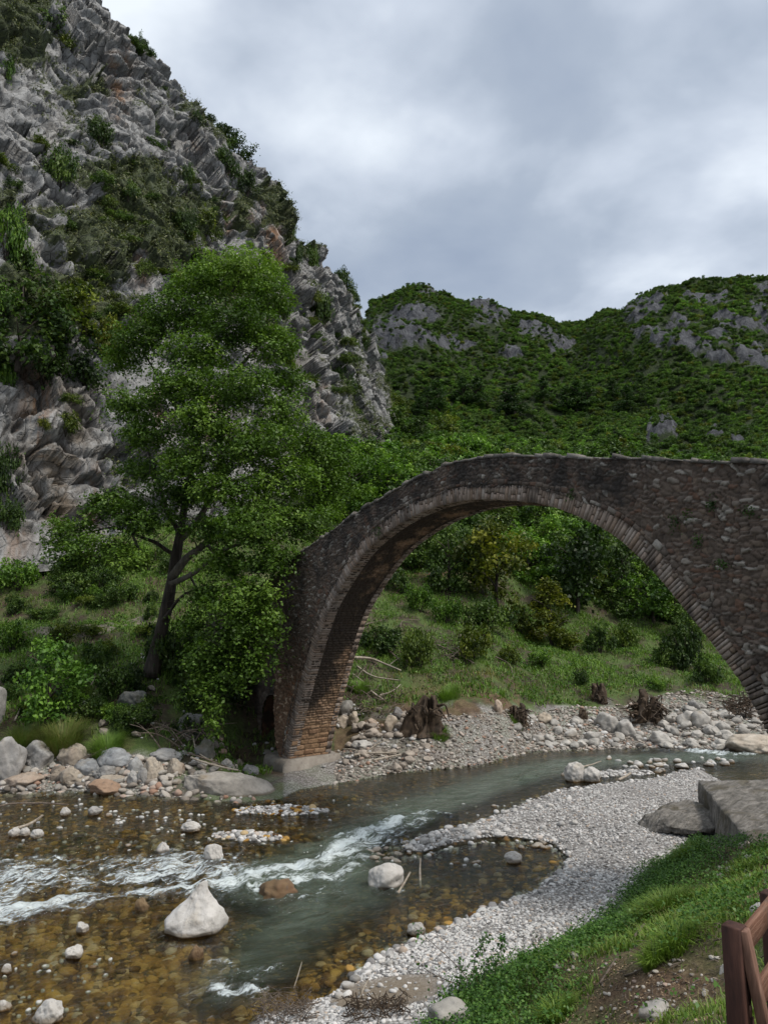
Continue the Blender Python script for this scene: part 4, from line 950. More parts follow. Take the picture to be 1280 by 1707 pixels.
W_((318, 1373, 350, 1388), 'long flat white stone below the gravel islet', seed=71, sharp=.5)
W_((252, 1501, 274, 1520), 'golden drowned cobble left of the wedge rock tip', seed=72, mat='tan_rock', tint=TINT(.6, .42, .2), sink=.5)
W_((50, 1611, 66, 1624), 'small pale stone in the bottom left shallows', seed=73)
W_((338, 1583, 362, 1600), 'golden brown cobble awash right of the wedge rock', seed=74, mat='tan_rock', tint=TINT(.55, .36, .17), sink=.55)
W_((1192, 1230, 1280, 1257), 'long low pale boulder with a red brown foot under the right springing', seed=75, k=4, sharp=.4, mat='tan_rock', tint=TINT(1.25, 1.25, 1.25))
W_((785, 1288, 0 + 812, 1292), 'thin bleached stone slab lying in the far shallows', seed=76) if False else None
# far bank boulders
FB = lambda box, label, **k: boulder(box, label, k.pop('mat', 'boulder'), name='boulder', **{'tint': TINT(1.28, 1.24, 1.18), 'k': 3, **k})
FB((982, 1190, 1020, 1220), 'pale boulder with a flat tilted top between the two root stumps', seed=81)
FB((1015, 1203, 1047, 1230), 'sharp edged boulder leaning on the pale one between the stumps', seed=82)
FB((1070, 1222, 1104, 1245), 'pale wedge boulder at the waterline below the larger root stump', seed=83, planes=8)
FB((1112, 1187, 1144, 1210), 'pale slab boulder right of the larger root stump, upper one of two', seed=84)
FB((1136, 1188, 1168, 1214), 'longest white slab boulder right of the larger root stump', seed=85, planes=8)
FB((1122, 1236, 1150, 1251), 'flat white boulder at the waterline in front of the far rapids', seed=86)
FB((1155, 1210, 1178, 1226), 'round pale boulder below the white slab', seed=87, sharp=.4)
FB((1172, 1205, 1200, 1224), 'rough pale boulder nearest the right foot of the arch', seed=88)
FB((1132, 1168, 1152, 1184), 'grey boulder high on the far gravel under the grass', seed=89, tint=TINT(.95, .95, .95))
FB((962, 1222, 992, 1240), 'grey angular boulder at the waterline left of the sharp edged one', seed=90)
FB((888, 1190, 912, 1207), 'tan block on the stony far shore left of the stumps', seed=91, mat='tan_rock')
FB((562, 1170, 592, 1196), 'large olive grey boulder beside the pier on the right', seed=92, tint=TINT(.8, .78, .72))
FB((582, 1188, 600, 1208), 'tall tan boulder standing right of the olive grey one', seed=93, mat='tan_rock')
FB((560, 1196, 584, 1216), 'cream boulder in front of the olive grey one', seed=94, mat='tan_rock', tint=TINT(1.2, 1.15, 1.1))
FB((612, 1200, 630, 1216), 'pinkish cobble boulder among the rubble beyond the pier', seed=95, mat='tan_rock', tint=TINT(1.1, .95, .9))
FB((650, 1180, 672, 1200), 'dark angular block beside the hollow stump', seed=96, tint=TINT(.6, .58, .58))
FB((640, 1195, 662, 1222), 'slanting tan slab below the dark block by the hollow stump', seed=97, mat='tan_rock')
FB((586, 1238, 622, 1250), 'flat white stone at the waterline right of the pier', seed=98)
FB((818, 1168, 832, 1188), 'upright pinkish stone in the grass edge of the far bank', seed=99, mat='tan_rock', tint=TINT(1.2, 1.05, 1))

# scattered stones too alike to tell apart: individuals that share a few meshes
SH = {}
for kind, shp in (('round', (.3, 12)), ('block', (.75, 9))):
    for q in range(3):
        P, T = rock_shape(300 + q + 10 * (kind == 'block'), 3, shp[1], .06, shp[0]); SH[kind, q] = mesh_data('cobble', P * np.array([1, .82, .62]), T, M['white_rock'])
        SH[kind + 't', q] = mesh_data('cobble', P * np.array([1, .82, .62]), T, M['boulder'])
rr = random.Random(5)
COBS = []
def cobble(x, y, s, kind, label, group, tint=(1, 1, 1, 1), up=.25, name='cobble'):
    k = rr.uniform(.72, 1.12)
    COBS.append(dict(m=(kind, rr.randrange(3)), x=x, y=y, s=s, up=up, label=label, group=group, name=name, c=(tint[0] * k, tint[1] * k, tint[2] * k, 1),
        sc=(s * rr.uniform(.8, 1.25), s * rr.uniform(.8, 1.2), s * rr.uniform(.75, 1.2)), rot=(rr.uniform(-.4, .4), rr.uniform(-.4, .4), rr.uniform(0, 6.3))))
def place_cobbles():
    zs = np.maximum(zt(np.array([c['x'] for c in COBS]), np.array([c['y'] for c in COBS])), -.04)
    order = sorted(range(len(COBS)), key=lambda i: -COBS[i]['s'] / COBS[i]['y']); cnt = {}
    mb = MB()
    for i in order:
        c = COBS[i]; loc = (c['x'], c['y'], zs[i] + c['s'] * c['up']); cnt[c['name']] = cnt.get(c['name'], 0) + 1
        if cnt[c['name']] <= (295 if c['name'] == 'cobble' else 110):
            o = bpy.data.objects.new(c['name'], SH[c['m']]); COL.objects.link(o); o.location = loc; o.scale = c['sc']; o.rotation_euler = c['rot']; o.color = c['c']
            tag(o, c['label'], 'stone', c['group'])
        else:
            P, T = rock_shape(300 + c['m'][1], 1, 9, .06, .6); a = c['rot'][2]; q = P * np.array([1, .82, .62]) * np.array(c['sc'])
            q = np.stack([q[:, 0] * math.cos(a) - q[:, 1] * math.sin(a), q[:, 0] * math.sin(a) + q[:, 1] * math.cos(a), q[:, 2]], 1) + np.array(loc)
            mb.add(q, T=T, a=.35 + .4 * rr.random())
    struct(mb.build('small_stones', M['pebble']), 'stuff', 'smaller pale stones scattered between the cobbles on both shores')
def scatter_px(n, box, smin, smax, kind, label, group, cond=None, tint=(1, 1, 1, 1), up=.25):
    c = 0; tr = 0
    while c < n and tr < n * 30:
        tr += 1; u = rr.uniform(box[0], box[2]); v = rr.uniform(box[1], box[3]); p = G(u, v)
        if cond and not cond(p, u, v): continue
        s = smin + (smax - smin) * rr.random() ** 2.2
        cobble(p[0], p[1], s, kind, label, group, tint, up); c += 1
# clusters in the left shallows
for (cu, cv, n, ru, rv, s0, s1, lab) in [(196, 1366, 12, 20, 9, .07, .15, 'white cobble in the tight heap of cobbles in the left shallows'), (290, 1360, 22, 60, 14, .05, .13, 'white cobble strewn in the shallows left of the gravel islet'), (288, 1385, 4, 10, 5, .05, .1, 'small white cobble below the strewn ones in the left shallows'),
        (640, 1432, 18, 24, 12, .08, .24, 'white cobble heaped at the tip of the gravel spit'), (690, 1415, 26, 50, 10, .07, .2, 'white cobble along the tip of the gravel spit'), (790, 1392, 36, 70, 14, .07, .2, 'white cobble on the pool side of the gravel spit'), (890, 1398, 26, 45, 16, .07, .17, 'cobble at the pool margin of the gravel bank'), (790, 1438, 10, 50, 10, .06, .15, 'small cobble breaking the surface of the still pool'),
        (1085, 1276, 34, 60, 9, .10, .32, 'white cobble on the shoal in the far channel'), (1000, 1292, 16, 45, 7, .08, .22, 'pale cobble at the upper tip of the gravel bank'), (1180, 1270, 14, 40, 6, .1, .3, 'white cobble in the far rapids beyond the stone platform'), (880, 1352, 22, 90, 12, .06, .16, 'pale cobble on the river side of the gravel bank')]:
    for _ in range(n):
        u = rr.gauss(cu, ru * .6); v = rr.gauss(cv, rv * .6); p = W(u, v, z=0)
        cobble(p[0], p[1], rr.uniform(s0, s1) * (.6 if rr.random() < .4 else 1), 'round' if rr.random() < .6 else 'block', lab, lab.replace('cobble', 'cobbles', 1).replace('small ', ''), (1, 1, 1, 1), .25)
for u, v, s, lab in [(100, 1380, .1, 0), (215, 1410, .13, 0), (232, 1412, .1, 0), (110, 1590, .08, 0), (185, 1598, .07, 0), (155, 1612, .09, 0), (270, 1380, .09, 0), (420, 1385, .1, 0), (540, 1290, .12, 0), (330, 1405, .08, 0), (25, 1590, .1, 0), (455, 1340, .1, 0)]:
    p = W(u, v, z=0); cobble(p[0], p[1], s, 'round', 'single small pale stone showing above the brown shallows', 'single pale stones in the shallows')
for bx, n_, s0, s1 in (((0, 1332, 560, 1460), 200, .035, .10), ((0, 1590, 190, 1700), 40, .03, .07), ((560, 1330, 900, 1345), 20, .03, .08)):
    for _ in range(n_):
        p = W(rr.uniform(bx[0], bx[2]), rr.uniform(bx[1], bx[3]), z=0); cobble(p[0], p[1], rr.uniform(s0, s1), 'round' if rr.random() < .5 else 'block', 'little white stone breaking the surface of the brown shallows', 'little white stones in the shallows', (1, 1, 1, 1), .2)
scatter_px(90, (560, 1165, 720, 1285), .12, .38, 'blockt', 'tan or grey rubble stone on the far bank between the pier and the hollow stump', 'rubble stones beside the pier', lambda p, u, v: p[1] > 31 and 25 < (v - 1165) + 1e3 and v > 1172 + .1 * (u - 560), (1.15, 1.02, .9, 1))
scatter_px(110, (860, 1175, 1110, 1248), .12, .42, 'blockt', 'grey stone on the far shore below the root stumps', 'grey stones on the far shore', lambda p, u, v: p[1] > 34 and v > 1200, (1.3, 1.27, 1.22, 1))
scatter_px(120, (1090, 1160, 1262, 1250), .12, .45, 'blockt', 'pale stone on the far shore near the right foot of the arch', 'pale stones on the far right shore', lambda p, u, v: p[1] > 34 and v > 1178, (1.42, 1.38, 1.32, 1))
scatter_px(60, (0, 1240, 340, 1322), .10, .25, 'blockt', 'small stone wedged among the boulders on the left bank', 'small stones among the left bank boulders', lambda p, u, v: p[1] > 26 and v > 1268, (1, .97, .92, 1))
scatter_px(26, (300, 1240, 470, 1290), .1, .24, 'blockt', 'grey rubble stone in front of the shaded abutment', 'rubble before the abutment', None, (.9, .88, .85, 1))
scatter_px(40, (60, 1090, 330, 1235), .08, .3, 'blockt', 'stone showing through the undergrowth of the left bank', 'stones in the left bank undergrowth', lambda p, u, v: True, (.9, .82, .72, 1))
# the neat row of stones on the damp sand
for i, (u, v, s, t_) in enumerate([(636, 1607, .10, 1.1), (650, 1611, .09, 1.1), (629, 1613, .07, .8), (621, 1618, .10, 1.0), (615, 1624, .07, 1.1), (607, 1629, .09, .85), (601, 1633, .06, .7), (592, 1637, .14, .45), (580, 1646, .13, 1.0), (565, 1664, .10, 1.15), (579, 1664, .10, 1.1), (620, 1655, .05, 1.), (634, 1655, .08, .9), (655, 1672, .07, .8)]):
    p = W(u, v, z=.06); cobble(p[0], p[1], s, 'round', 'rounded stone set in the short row along the edge of the damp sand' if i < 9 else 'stray pale stone lying on the damp sand', 'row of stones on the damp sand' if i < 9 else 'stray stones on the damp sand', (t_, t_, t_, 1))
# near bank stones
NB = lambda box, label, **k: boulder(box, label, k.pop('mat', 'white_rock'), name='stone', cat='stone', **{'k': 3, 'sink': .3, **k})
NB((1210, 1517, 1256, 1542), 'rounded white boulder in the grass just behind the fence post', seed=101, sharp=.4, tint=TINT(.8, .8, .8))
NB((1158, 1617, 1181, 1642), 'pale leaf shaped flat stone standing in the litter left of the fence', seed=102, planes=7, tint=TINT(.75, .72, .66))
NB((1236, 1455, 1284, 1474), 'flat grey slab in the dry grass at the right edge', seed=103, mat='boulder', tint=TINT(1.1, 1.05, .95), planes=7)
NB((1205, 1432, 1232, 1456), 'grey angular block among twigs on the near slope', seed=104, mat='boulder')
NB((1166, 1442, 1184, 1455), 'small dark boulder half hidden in grass on the near slope', seed=105, mat='dark_rock')
NB((1018, 1553, 1042, 1566), 'brown stone among green weeds on the near slope', seed=106, mat='tan_rock', tint=TINT(.8, .7, .6))
NB((1010, 1630, 1030, 1643), 'bluish white pebble with two others beside a twig', seed=107, sharp=.2, tint=TINT(.8, .85, .88))
NB((1000, 1636, 1012, 1647), 'small white pebble left of the bluish one', seed=108, sharp=.2, tint=TINT(.8, .8, .8))
NB((988, 1637, 1000, 1646), 'leftmost of three white pebbles beside a twig', seed=109, sharp=.2, tint=TINT(.7, .68, .62))
NB((706, 1690, 792, 1730), 'flat pale slab at the bottom edge beneath the bramble', seed=110, mat='boulder', tint=TINT(1.3, 1.25, 1.15), depth=.7)
NB((1030, 1686, 1085, 1716), 'broken grey rock at the bottom edge left of the fence', seed=111, mat='boulder', tint=TINT(1.2, 1.15, 1.1))
NB((900, 1600, 935, 1614), 'low sandy stone at the foot of the weeds', seed=112, mat='tan_rock')
def near_scatter(n, box, s0, s1, lab, grp, kind):
    for _ in range(n):
        p = G(rr.uniform(box[0], box[2]), rr.uniform(box[1], box[3])); cobble(p[0], p[1], rr.uniform(s0, s1), kind, lab, grp, (.8, .76, .7, 1), .3, 'stone')
near_scatter(60, (1000, 1600, 1200, 1700), .012, .045, 'little pebble in the leaf litter before the fence', 'pebbles in the leaf litter', 'round')
near_scatter(22, (1180, 1425, 1280, 1500), .03, .09, 'small stone on the bare patch above the fence', 'small stones on the bare patch', 'block')
near_scatter(24, (870, 1590, 960, 1625), .03, .08, 'white stone at the foot of the weedy slope on the gravel', 'white stones at the foot of the weeds', 'block')

place_cobbles()
# ------------------------------------------------------------------ gravel, too fine to count
def gravel(name, n, sampler, mat, s0, s1, seed, label, flat=.55, up=.25, sub=1, sharp=.5):
    g = np.random.default_rng(seed); x, y = sampler(g, n); z = zt(x, y); n = len(x)
    s = s0 + (s1 - s0) * g.random(n) ** 3.2
    shapes = [rock_shape(500 + q, sub, 9, .05, sharp) for q in range(8)]
    mb = MB()
    for q in range(8):
        P, T = shapes[q]; m = np.where(np.arange(n) % 8 == q)[0]
        if not len(m): continue
        an = g.uniform(0, 6.28, len(m)); c, s_ = np.cos(an), np.sin(an); sc = s[m]; ax = g.uniform(.75, 1.3, len(m)); fl = flat * g.uniform(.7, 1.3, len(m))
        px = P[None, :, 0] * (sc * ax)[:, None]; py = P[None, :, 1] * sc[:, None]; pz = P[None, :, 2] * (sc * fl)[:, None]
        tx = g.normal(0, .25, len(m))[:, None]; pz = pz + px * tx
        V = np.stack([x[m, None] + px * c[:, None] - py * s_[:, None], y[m, None] + px * s_[:, None] + py * c[:, None], z[m, None] + pz + (sc * fl * up)[:, None]], -1).reshape(-1, 3)
        TT = (T[None] + (np.arange(len(m)) * len(P))[:, None, None]).reshape(-1, 3)
        mb.add(V, T=TT, a=np.repeat(g.random(len(m)), len(P)))
    o = mb.build(name, mat); struct(o, 'stuff', label); return o
def in_bar(g, n):
    X, Y = [], []
    while len(X) < n:
        u = g.uniform(430, 1200, 4000); v = g.uniform(1285, 1715, 4000); p = np.array([W(a, b, z=.25)[:2] for a, b in zip(u, v)])
        _, dn, df = near_z(p[:, 0], p[:, 1]); pn = fbm(np.stack([p[:, 0], p[:, 1], 0 * p[:, 0]], 1) * .9, 3, 5); m = (dn > -.08) & (df < .6) & (g.random(4000) < np.clip(.8 + .9 * pn, .25, 1))
        s0 = W(645, 1660, z=.15); q = ((p[:, 0] - s0[0]) / 1.05) ** 2 + ((p[:, 1] - s0[1]) / .7) ** 2; m &= (q > 1) | (g.random(4000) < .02)
        m &= ~inside(p[:, 0], p[:, 1], QUAY) & (df < .12)
        X += list(p[m, 0]); Y += list(p[m, 1])
    return np.array(X[:n]), np.array(Y[:n])
gravel('gravel', 60000, in_bar, M['pebble'], .009, .055, 1, 'pale grey gravel covering the near bank bar')
def in_edge(g, n):
    pts = np.array(NS[3:-3]); i = g.integers(4, len(pts) - 1, n); f = g.random(n); p = pts[i - 1] + (pts[i] - pts[i - 1]) * f[:, None] + g.normal(0, .16, (n, 2)); return p[:, 0], p[:, 1]
gravel('shore_pebbles', 1500, in_edge, M['pebble'], .03, .13, 2, 'pale pebbles along the water line of the gravel bank', .6)
def in_isl(g, n):
    k = g.integers(0, 4, n); X = np.zeros(n); Y = np.zeros(n)
    for j, (c, a, b, rot) in enumerate(ISL):
        m = k == j; r = np.sqrt(g.random(m.sum())) * .86; th = g.uniform(0, 6.28, m.sum()); ex, ey = a * r * np.cos(th), b * r * np.sin(th)
        X[m] = c[0] + ex * math.cos(rot) - ey * math.sin(rot); Y[m] = c[1] + ex * math.sin(rot) + ey * math.cos(rot)
    return X, Y
gravel('islet_gravel', 2200, in_isl, M['pebble'], .03, .11, 3, 'white gravel heaped on the low islets in the river', .6)
def in_bed(g, n):
    u = g.uniform(-60, 1000, n * 3); v = g.uniform(1300, 1720, n * 3); p = np.array([W(a, b, z=-.1)[:2] for a, b in zip(u, v)]); z, far, d, dn, df, ds, dep, yf = zt(p[:, 0], p[:, 1], True)
    m = (~far) & (dn < -.05) & (z > -.42) & (g.random(n * 3) < np.where(p[:, 0] < -1.5, 1, .45)); p = p[m][:n]; return p[:, 0], p[:, 1]
gravel('bed_stones', 9000, in_bed, M['bed_stone'], .04, .17, 4, 'golden brown algae covered stones on the river bed', .5, .1)
def in_far(g, n):
    t = g.uniform(tt(560), tt(1290), n * 2); t = t[(g.random(n * 2) < .45) | (t > tt(850))]; g0 = len(t); yf = np.interp(t, FS_t, FS_y); u = 640 + F * t; gw = np.interp(u, [440, 520, 600, 700, 800, 900, 1000, 1130, 1280], [3, 4.5, 4.5, 3.8, 3.2, 3.8, 5, 8, 11]); y = yf + gw * g.random(g0) ** 1.2 - .1
    return (t * y)[:n], y[:n]
gravel('shingle', 12000, in_far, M['bank_stone'], .025, .13, 6, 'broken stones covering the far river bank', .6, .25, 1, 1.)
def in_left(g, n):
    t = np.where(g.random(n) < .8, g.uniform(tt(-60), tt(310), n), g.uniform(tt(310), tt(440), n)); yf = np.interp(t, FS_t, FS_y); y = yf + np.where(t < tt(310), 2.2, 6.) * g.random(n) - .3; return t * y, y
gravel('bank_rubble', 1300, in_left, M['bank_stone'], .05, .22, 7, 'rubble filling the gaps between the left bank boulders', .7, .3, 1, .9)

# ------------------------------------------------------------------ driftwood, branches, stumps
def branchy(name, pts, r0, r1, mat, label, cat='branch', forks=(), seed=0, group=None, n=7):
    """pts: list of world points; forks: (position 0..1, offset vector, radius) side limbs"""
    c = spline(pts, 14); c = c + .03 * np.stack([vnoise(c * 1.3 + 9 * seed, 1 + k) for k in range(3)], 1) * min(1, np.linalg.norm(c[-1] - c[0]) * .6)
    mb = MB(); V, Q, T = tube(c, np.linspace(r0, r1, 14), n, True, .2, seed); mb.add(V, Q, T)
    for f, off, rad in forks:
        p = c[int(f * 13)]; off = np.array(off); q = spline([p - off * .02, p + off * .5 + np.array([0, 0, .06]) * np.linalg.norm(off), p + off], 7)
        V, Q, T = tube(q, np.linspace(rad, rad * .35, 7), 6, True, .15, seed + 3); mb.add(V, Q, T)
    o = mb.build(name, M[mat], None, tuple(c.mean(0))); return tag(o, label, cat, group)
def gp(u, v, up=.05):
    p = G(u, v); p[2] += up; return p
def wp(u, v, up=.05): p = W(u, v, z=0); p[2] = up; return p
branchy('driftwood_log', [gp(132, 1281, .18), gp(150, 1272, .25), gp(177, 1262, .35)], .10, .07, 'dead_wood', 'thick brown driftwood log propped between boulders on the left bank', 'log', seed=1)
branchy('driftwood_log', [wp(22, 1314, .32), wp(40, 1308, .42), wp(52, 1303, .48)], .09, .06, 'driftwood', 'bleached driftwood stub sticking out left of the low pinkish boulder', 'log', seed=2)
branchy('driftwood_log', [wp(84, 1305, .42), wp(108, 1304, .4)], .09, .07, 'driftwood', 'bleached driftwood stub lying right of the low pinkish boulder', 'log', seed=3)
branchy('branch', [wp(-20, 1352, .08), wp(40, 1342, .07), wp(115, 1343, .03)], .05, .025, 'dead_wood', 'long dark branch lying in the shallows at the left edge', forks=[(.5, (.5, .3, .1), .02)], seed=4)
branchy('branch', [wp(22, 1389, .1), wp(48, 1384, .16), wp(70, 1371, .22)], .06, .035, 'driftwood', 'stranded bleached branch resting on cobbles in the left shallows', forks=[(.7, (.25, .1, .15), .025)], seed=5)
for i, (a, b, lab) in enumerate([((262, 1308), (293, 1288), 'bleached driftwood pole pointing up beside the great slab'), ((268, 1306), (290, 1296), 'second bleached pole just under the first one'), ((290, 1292), (302, 1303), 'short bleached piece crossing the poles'), ((296, 1300), (300, 1316), 'bleached piece standing upright at the end of the poles')]):
    branchy('driftwood', [wp(*a, .3), wp((a[0] + b[0]) / 2, (a[1] + b[1]) / 2 , .42), wp(*b, .5)], .06, .035, 'driftwood', lab, 'driftwood', seed=6 + i)
for i, (a, b, lab) in enumerate([((140, 1303), (165, 1300), 'splintered pale stick pointing left among small boulders'), ((160, 1296), (166, 1310), 'splintered pale stick standing up among small boulders')]):
    branchy('driftwood', [wp(*a, .4), wp(*b, .55)], .035, .02, 'driftwood', lab, 'driftwood', seed=16 + i)
branchy('branch', [gp(318, 1282, .45), gp(350, 1293, .45), gp(398, 1306, .5)], .05, .03, 'driftwood', 'long straight pole lying down across the great slab', seed=20)
branchy('branch', [gp(312, 1278, .5), gp(345, 1286, .45), gp(380, 1298, .45)], .04, .02, 'dead_wood', 'thinner dark pole beside the straight one on the slab', seed=21)
for i in range(14):
    a = gp(rr.uniform(240, 340), rr.uniform(1236, 1252), .3); d = np.array([rr.uniform(-1.4, 1.4), rr.uniform(-.5, .5), rr.uniform(.1, .7)])
    branchy('branch', [a - d, a + np.array([0, 0, .3]), a + d], .035, .012, 'dead_wood', 'grey branch in the tangled heap above the left bank boulders', seed=30 + i, group='branches in the tangled heap', forks=[(.6, (rr.uniform(-.5, .5), .1, .3), .012)])
for i, (pts, lab) in enumerate([([(205, 1122), (190, 1134), (176, 1146)], 'pale stick slanting through the left bank undergrowth'), ([(158, 1134), (152, 1150), (132, 1168), (114, 1186)], 'curved bare branch bent over the undergrowth'), ([(320, 1225), (328, 1262), (356, 1280)], 'thin curved branch hanging down beside the dark boulder'), ([(24, 1212), (40, 1180), (58, 1168)], 'thin bare twig arching above the tall outcrop')]):
    branchy('branch', [gp(u, v, .25) for u, v in pts], .04, .015, 'driftwood', lab, seed=50 + i)
# far bank
for i, (pts, r, lab, fk) in enumerate([([(583, 1102), (620, 1105), (668, 1124)], .10, 'longest fallen pale trunk on the grass right of the pier', [(.8, (.8, .3, .5), .04), (.5, (.4, 0, -.6), .04)]),
        ([(596, 1118), (625, 1135), (668, 1140)], .06, 'grey fallen branch below the longest trunk', [(.4, (.3, 0, .6), .03)]),
        ([(640, 1082), (672, 1112), (690, 1120)], .05, 'slanting dead branch behind the longest trunk', []),
        ([(590, 1268), (610, 1264), (662, 1262)], .07, 'white driftwood pole along the waterline beyond the pier', [(.5, (1.1, .5, .5), .04)]),
        ([(572, 1258), (592, 1258), (600, 1270)], .05, 'white hooked driftwood stick next to the pier', []),
        ([(622, 1276), (665, 1266), (668, 1265)], .05, 'grey driftwood stick at the waterline below the shingle', []),
        ([(728, 1080), (760, 1095), (790, 1112)], .06, 'dark dead branch reaching down the grassy slope', [(.6, (.9, 0, .4), .03), (.85, (.5, 0, -.9), .03)]),
        ([(825, 1100), (848, 1112), (856, 1136)], .05, 'dark bent branch hanging over the grass of the far slope', [(.4, (-.6, 0, -.5), .03)]),
        ([(667, 1052), (672, 1040), (700, 1038)], .05, 'black crooked branch raised above the shrubs right of the pier', [(.6, (.6, 0, -.2), .025)]),
        ([(764, 1088), (768, 1060)], .04, 'bleached dead stem standing upright on the far slope', []),
        ([(632, 1165), (650, 1160), (668, 1148)], .05, 'pale branch lying left above the hollow stump', []),
        ([(618, 1158), (640, 1175)], .06, 'thick pale stick slanting on the earth left of the stump', []),
        ([(578, 1150), (600, 1162)], .07, 'brown log end showing behind the pier', []),
        ([(1164, 1200), (1180, 1194), (1194, 1188)], .05, 'white dead branch on the far gravel near the arch foot', [(.6, (.4, 0, -.2), .02)]),
        ([(698, 1210), (720, 1207)], .04, 'thin white stick on the shingle below the stump', []),
        ([(588, 1130), (606, 1142)], .04, 'pale forked stick on the grass by the pier', [(.5, (.4, .1, .5), .025)]),
        ([(606, 1048), (632, 1040), (645, 1038)], .06, 'bare branch on the upper slope beside the arch', [(.7, (.4, 0, .3), .03)])]):
    branchy('branch', [gp(u, v, .2) for u, v in pts], r, r * .45, 'driftwood' if ('pale' in lab or 'white' in lab or 'grey' in lab or 'bleached' in lab) else 'dead_wood', lab, forks=fk, seed=70 + i)
# in the river and near bank
branchy('driftwood', [wp(699, 1472, -.1), wp(701, 1449, .28)], .035, .02, 'driftwood', 'short bleached stick standing upright in the still pool', 'stick', seed=90)
branchy('driftwood', [wp(664, 1487, -.02), wp(683, 1468, .2)], .04, .02, 'driftwood', 'bleached stick leaning on the blocky white rock', 'stick', seed=91)
branchy('driftwood', [wp(1030, 1304, .1), wp(1052, 1296, .16)], .06, .04, 'driftwood', 'bleached log at the tip of the gravel bank', 'stick', seed=92)
branchy('branch', [wp(970, 1284, .12), wp(985, 1280, .14), wp(1002, 1277, .2)], .04, .02, 'driftwood', 'thin branch trailing from the two humped rock', seed=93)
branchy('driftwood_log', [gp(1236, 1416, .06), gp(1258, 1408, .1), gp(1284, 1402, .12)], .07, .055, 'driftwood', 'weathered log lying in the grass by the stone platform', 'log', seed=94)
branchy('branch', [gp(1000, 1645, .04), gp(1014, 1625, .06), gp(1030, 1605, .08)], .02, .012, 'dead_wood', 'brown stick lying in the litter beside the white pebbles', seed=95)
branchy('branch', [gp(1040, 1632, .03), gp(1065, 1625, .05), gp(1085, 1608, .06)], .012, .006, 'dead_wood', 'thin dark twig lying across the leaf litter', seed=96)
branchy('branch', [gp(1050, 1575, .05), gp(1062, 1565, .08), gp(1074, 1553, .1)], .025, .018, 'dead_wood', 'short brown log below the big grass tuft', seed=97)
branchy('branch', [wp(490, 1652, .05), wp(498, 1640, .2), wp(503, 1632, .3)], .012, .006, 'driftwood', 'single pale twig sticking up over the near water', seed=98)
branchy('branch', [wp(598, 1684, .15), wp(606, 1672, .25), wp(614, 1663, .3)], .02, .01, 'driftwood', 'bleached twig curving out of the root mass at the bottom', seed=99)
def debris(name, box, n, up, lab, mats, seed, rad=.012, ln=.3):
    g = np.random.default_rng(seed); mb = MB()
    c0 = G((box[0] + box[2]) / 2, (box[1] + box[3]) / 2)
    for _ in range(n):
        p = W(g.uniform(box[0], box[2]), g.uniform(box[1], box[3]), z=.1) if c0[2] < .5 else G(g.uniform(box[0], box[2]), g.uniform(box[1], box[3])); p[2] = max(p[2], gz(p[0], p[1])) + up * g.random() ** 1.5
        d = g.normal(size=3) * np.array([1, 1, .6]); d /= np.linalg.norm(d); l = ln * g.uniform(.4, 1.2)
        q = spline([p - d * l, p + g.normal(size=3) * l * .15, p + d * l], 6); V, Q, T = tube(q, np.linspace(rad, rad * .4, 6) * g.uniform(.5, 1.5), 5, True, .1, 1); mb.add(V, Q, T)
    o = mb.build(name, M[mats], None, tuple(c0)); return tag(o, lab, 'debris')
debris('twig_heap', (425, 1672, 520, 1720), 240, .28, 'heap of dead twigs and roots at the bottom edge by the water', 'dead_wood', 1, .008, .16)
debris('root_mass', (575, 1692, 680, 1730), 200, .22, 'dark mat of roots and twigs at the bottom edge on the sand', 'stump', 2, .009, .16)
debris('twig_heap', (1186, 1418, 1236, 1450), 60, .12, 'little heap of dry twigs on the near slope by the grey block', 'dead_wood', 3, .008, .16)
debris('brush_pile', (1212, 1172, 1256, 1202), 160, .6, 'dark brush pile against the far bank under the right of the arch', 'stump', 4, .03, .5)
debris('brush_pile', (585, 1150, 668, 1200), 110, .35, 'flood debris of sticks on the earth right of the pier', 'dead_wood', 5, .025, .5)
debris('brush_pile', (700, 1060, 790, 1110), 110, .7, 'grey tangle of dead branches on the far grassy slope', 'dead_wood', 6, .02, .7)

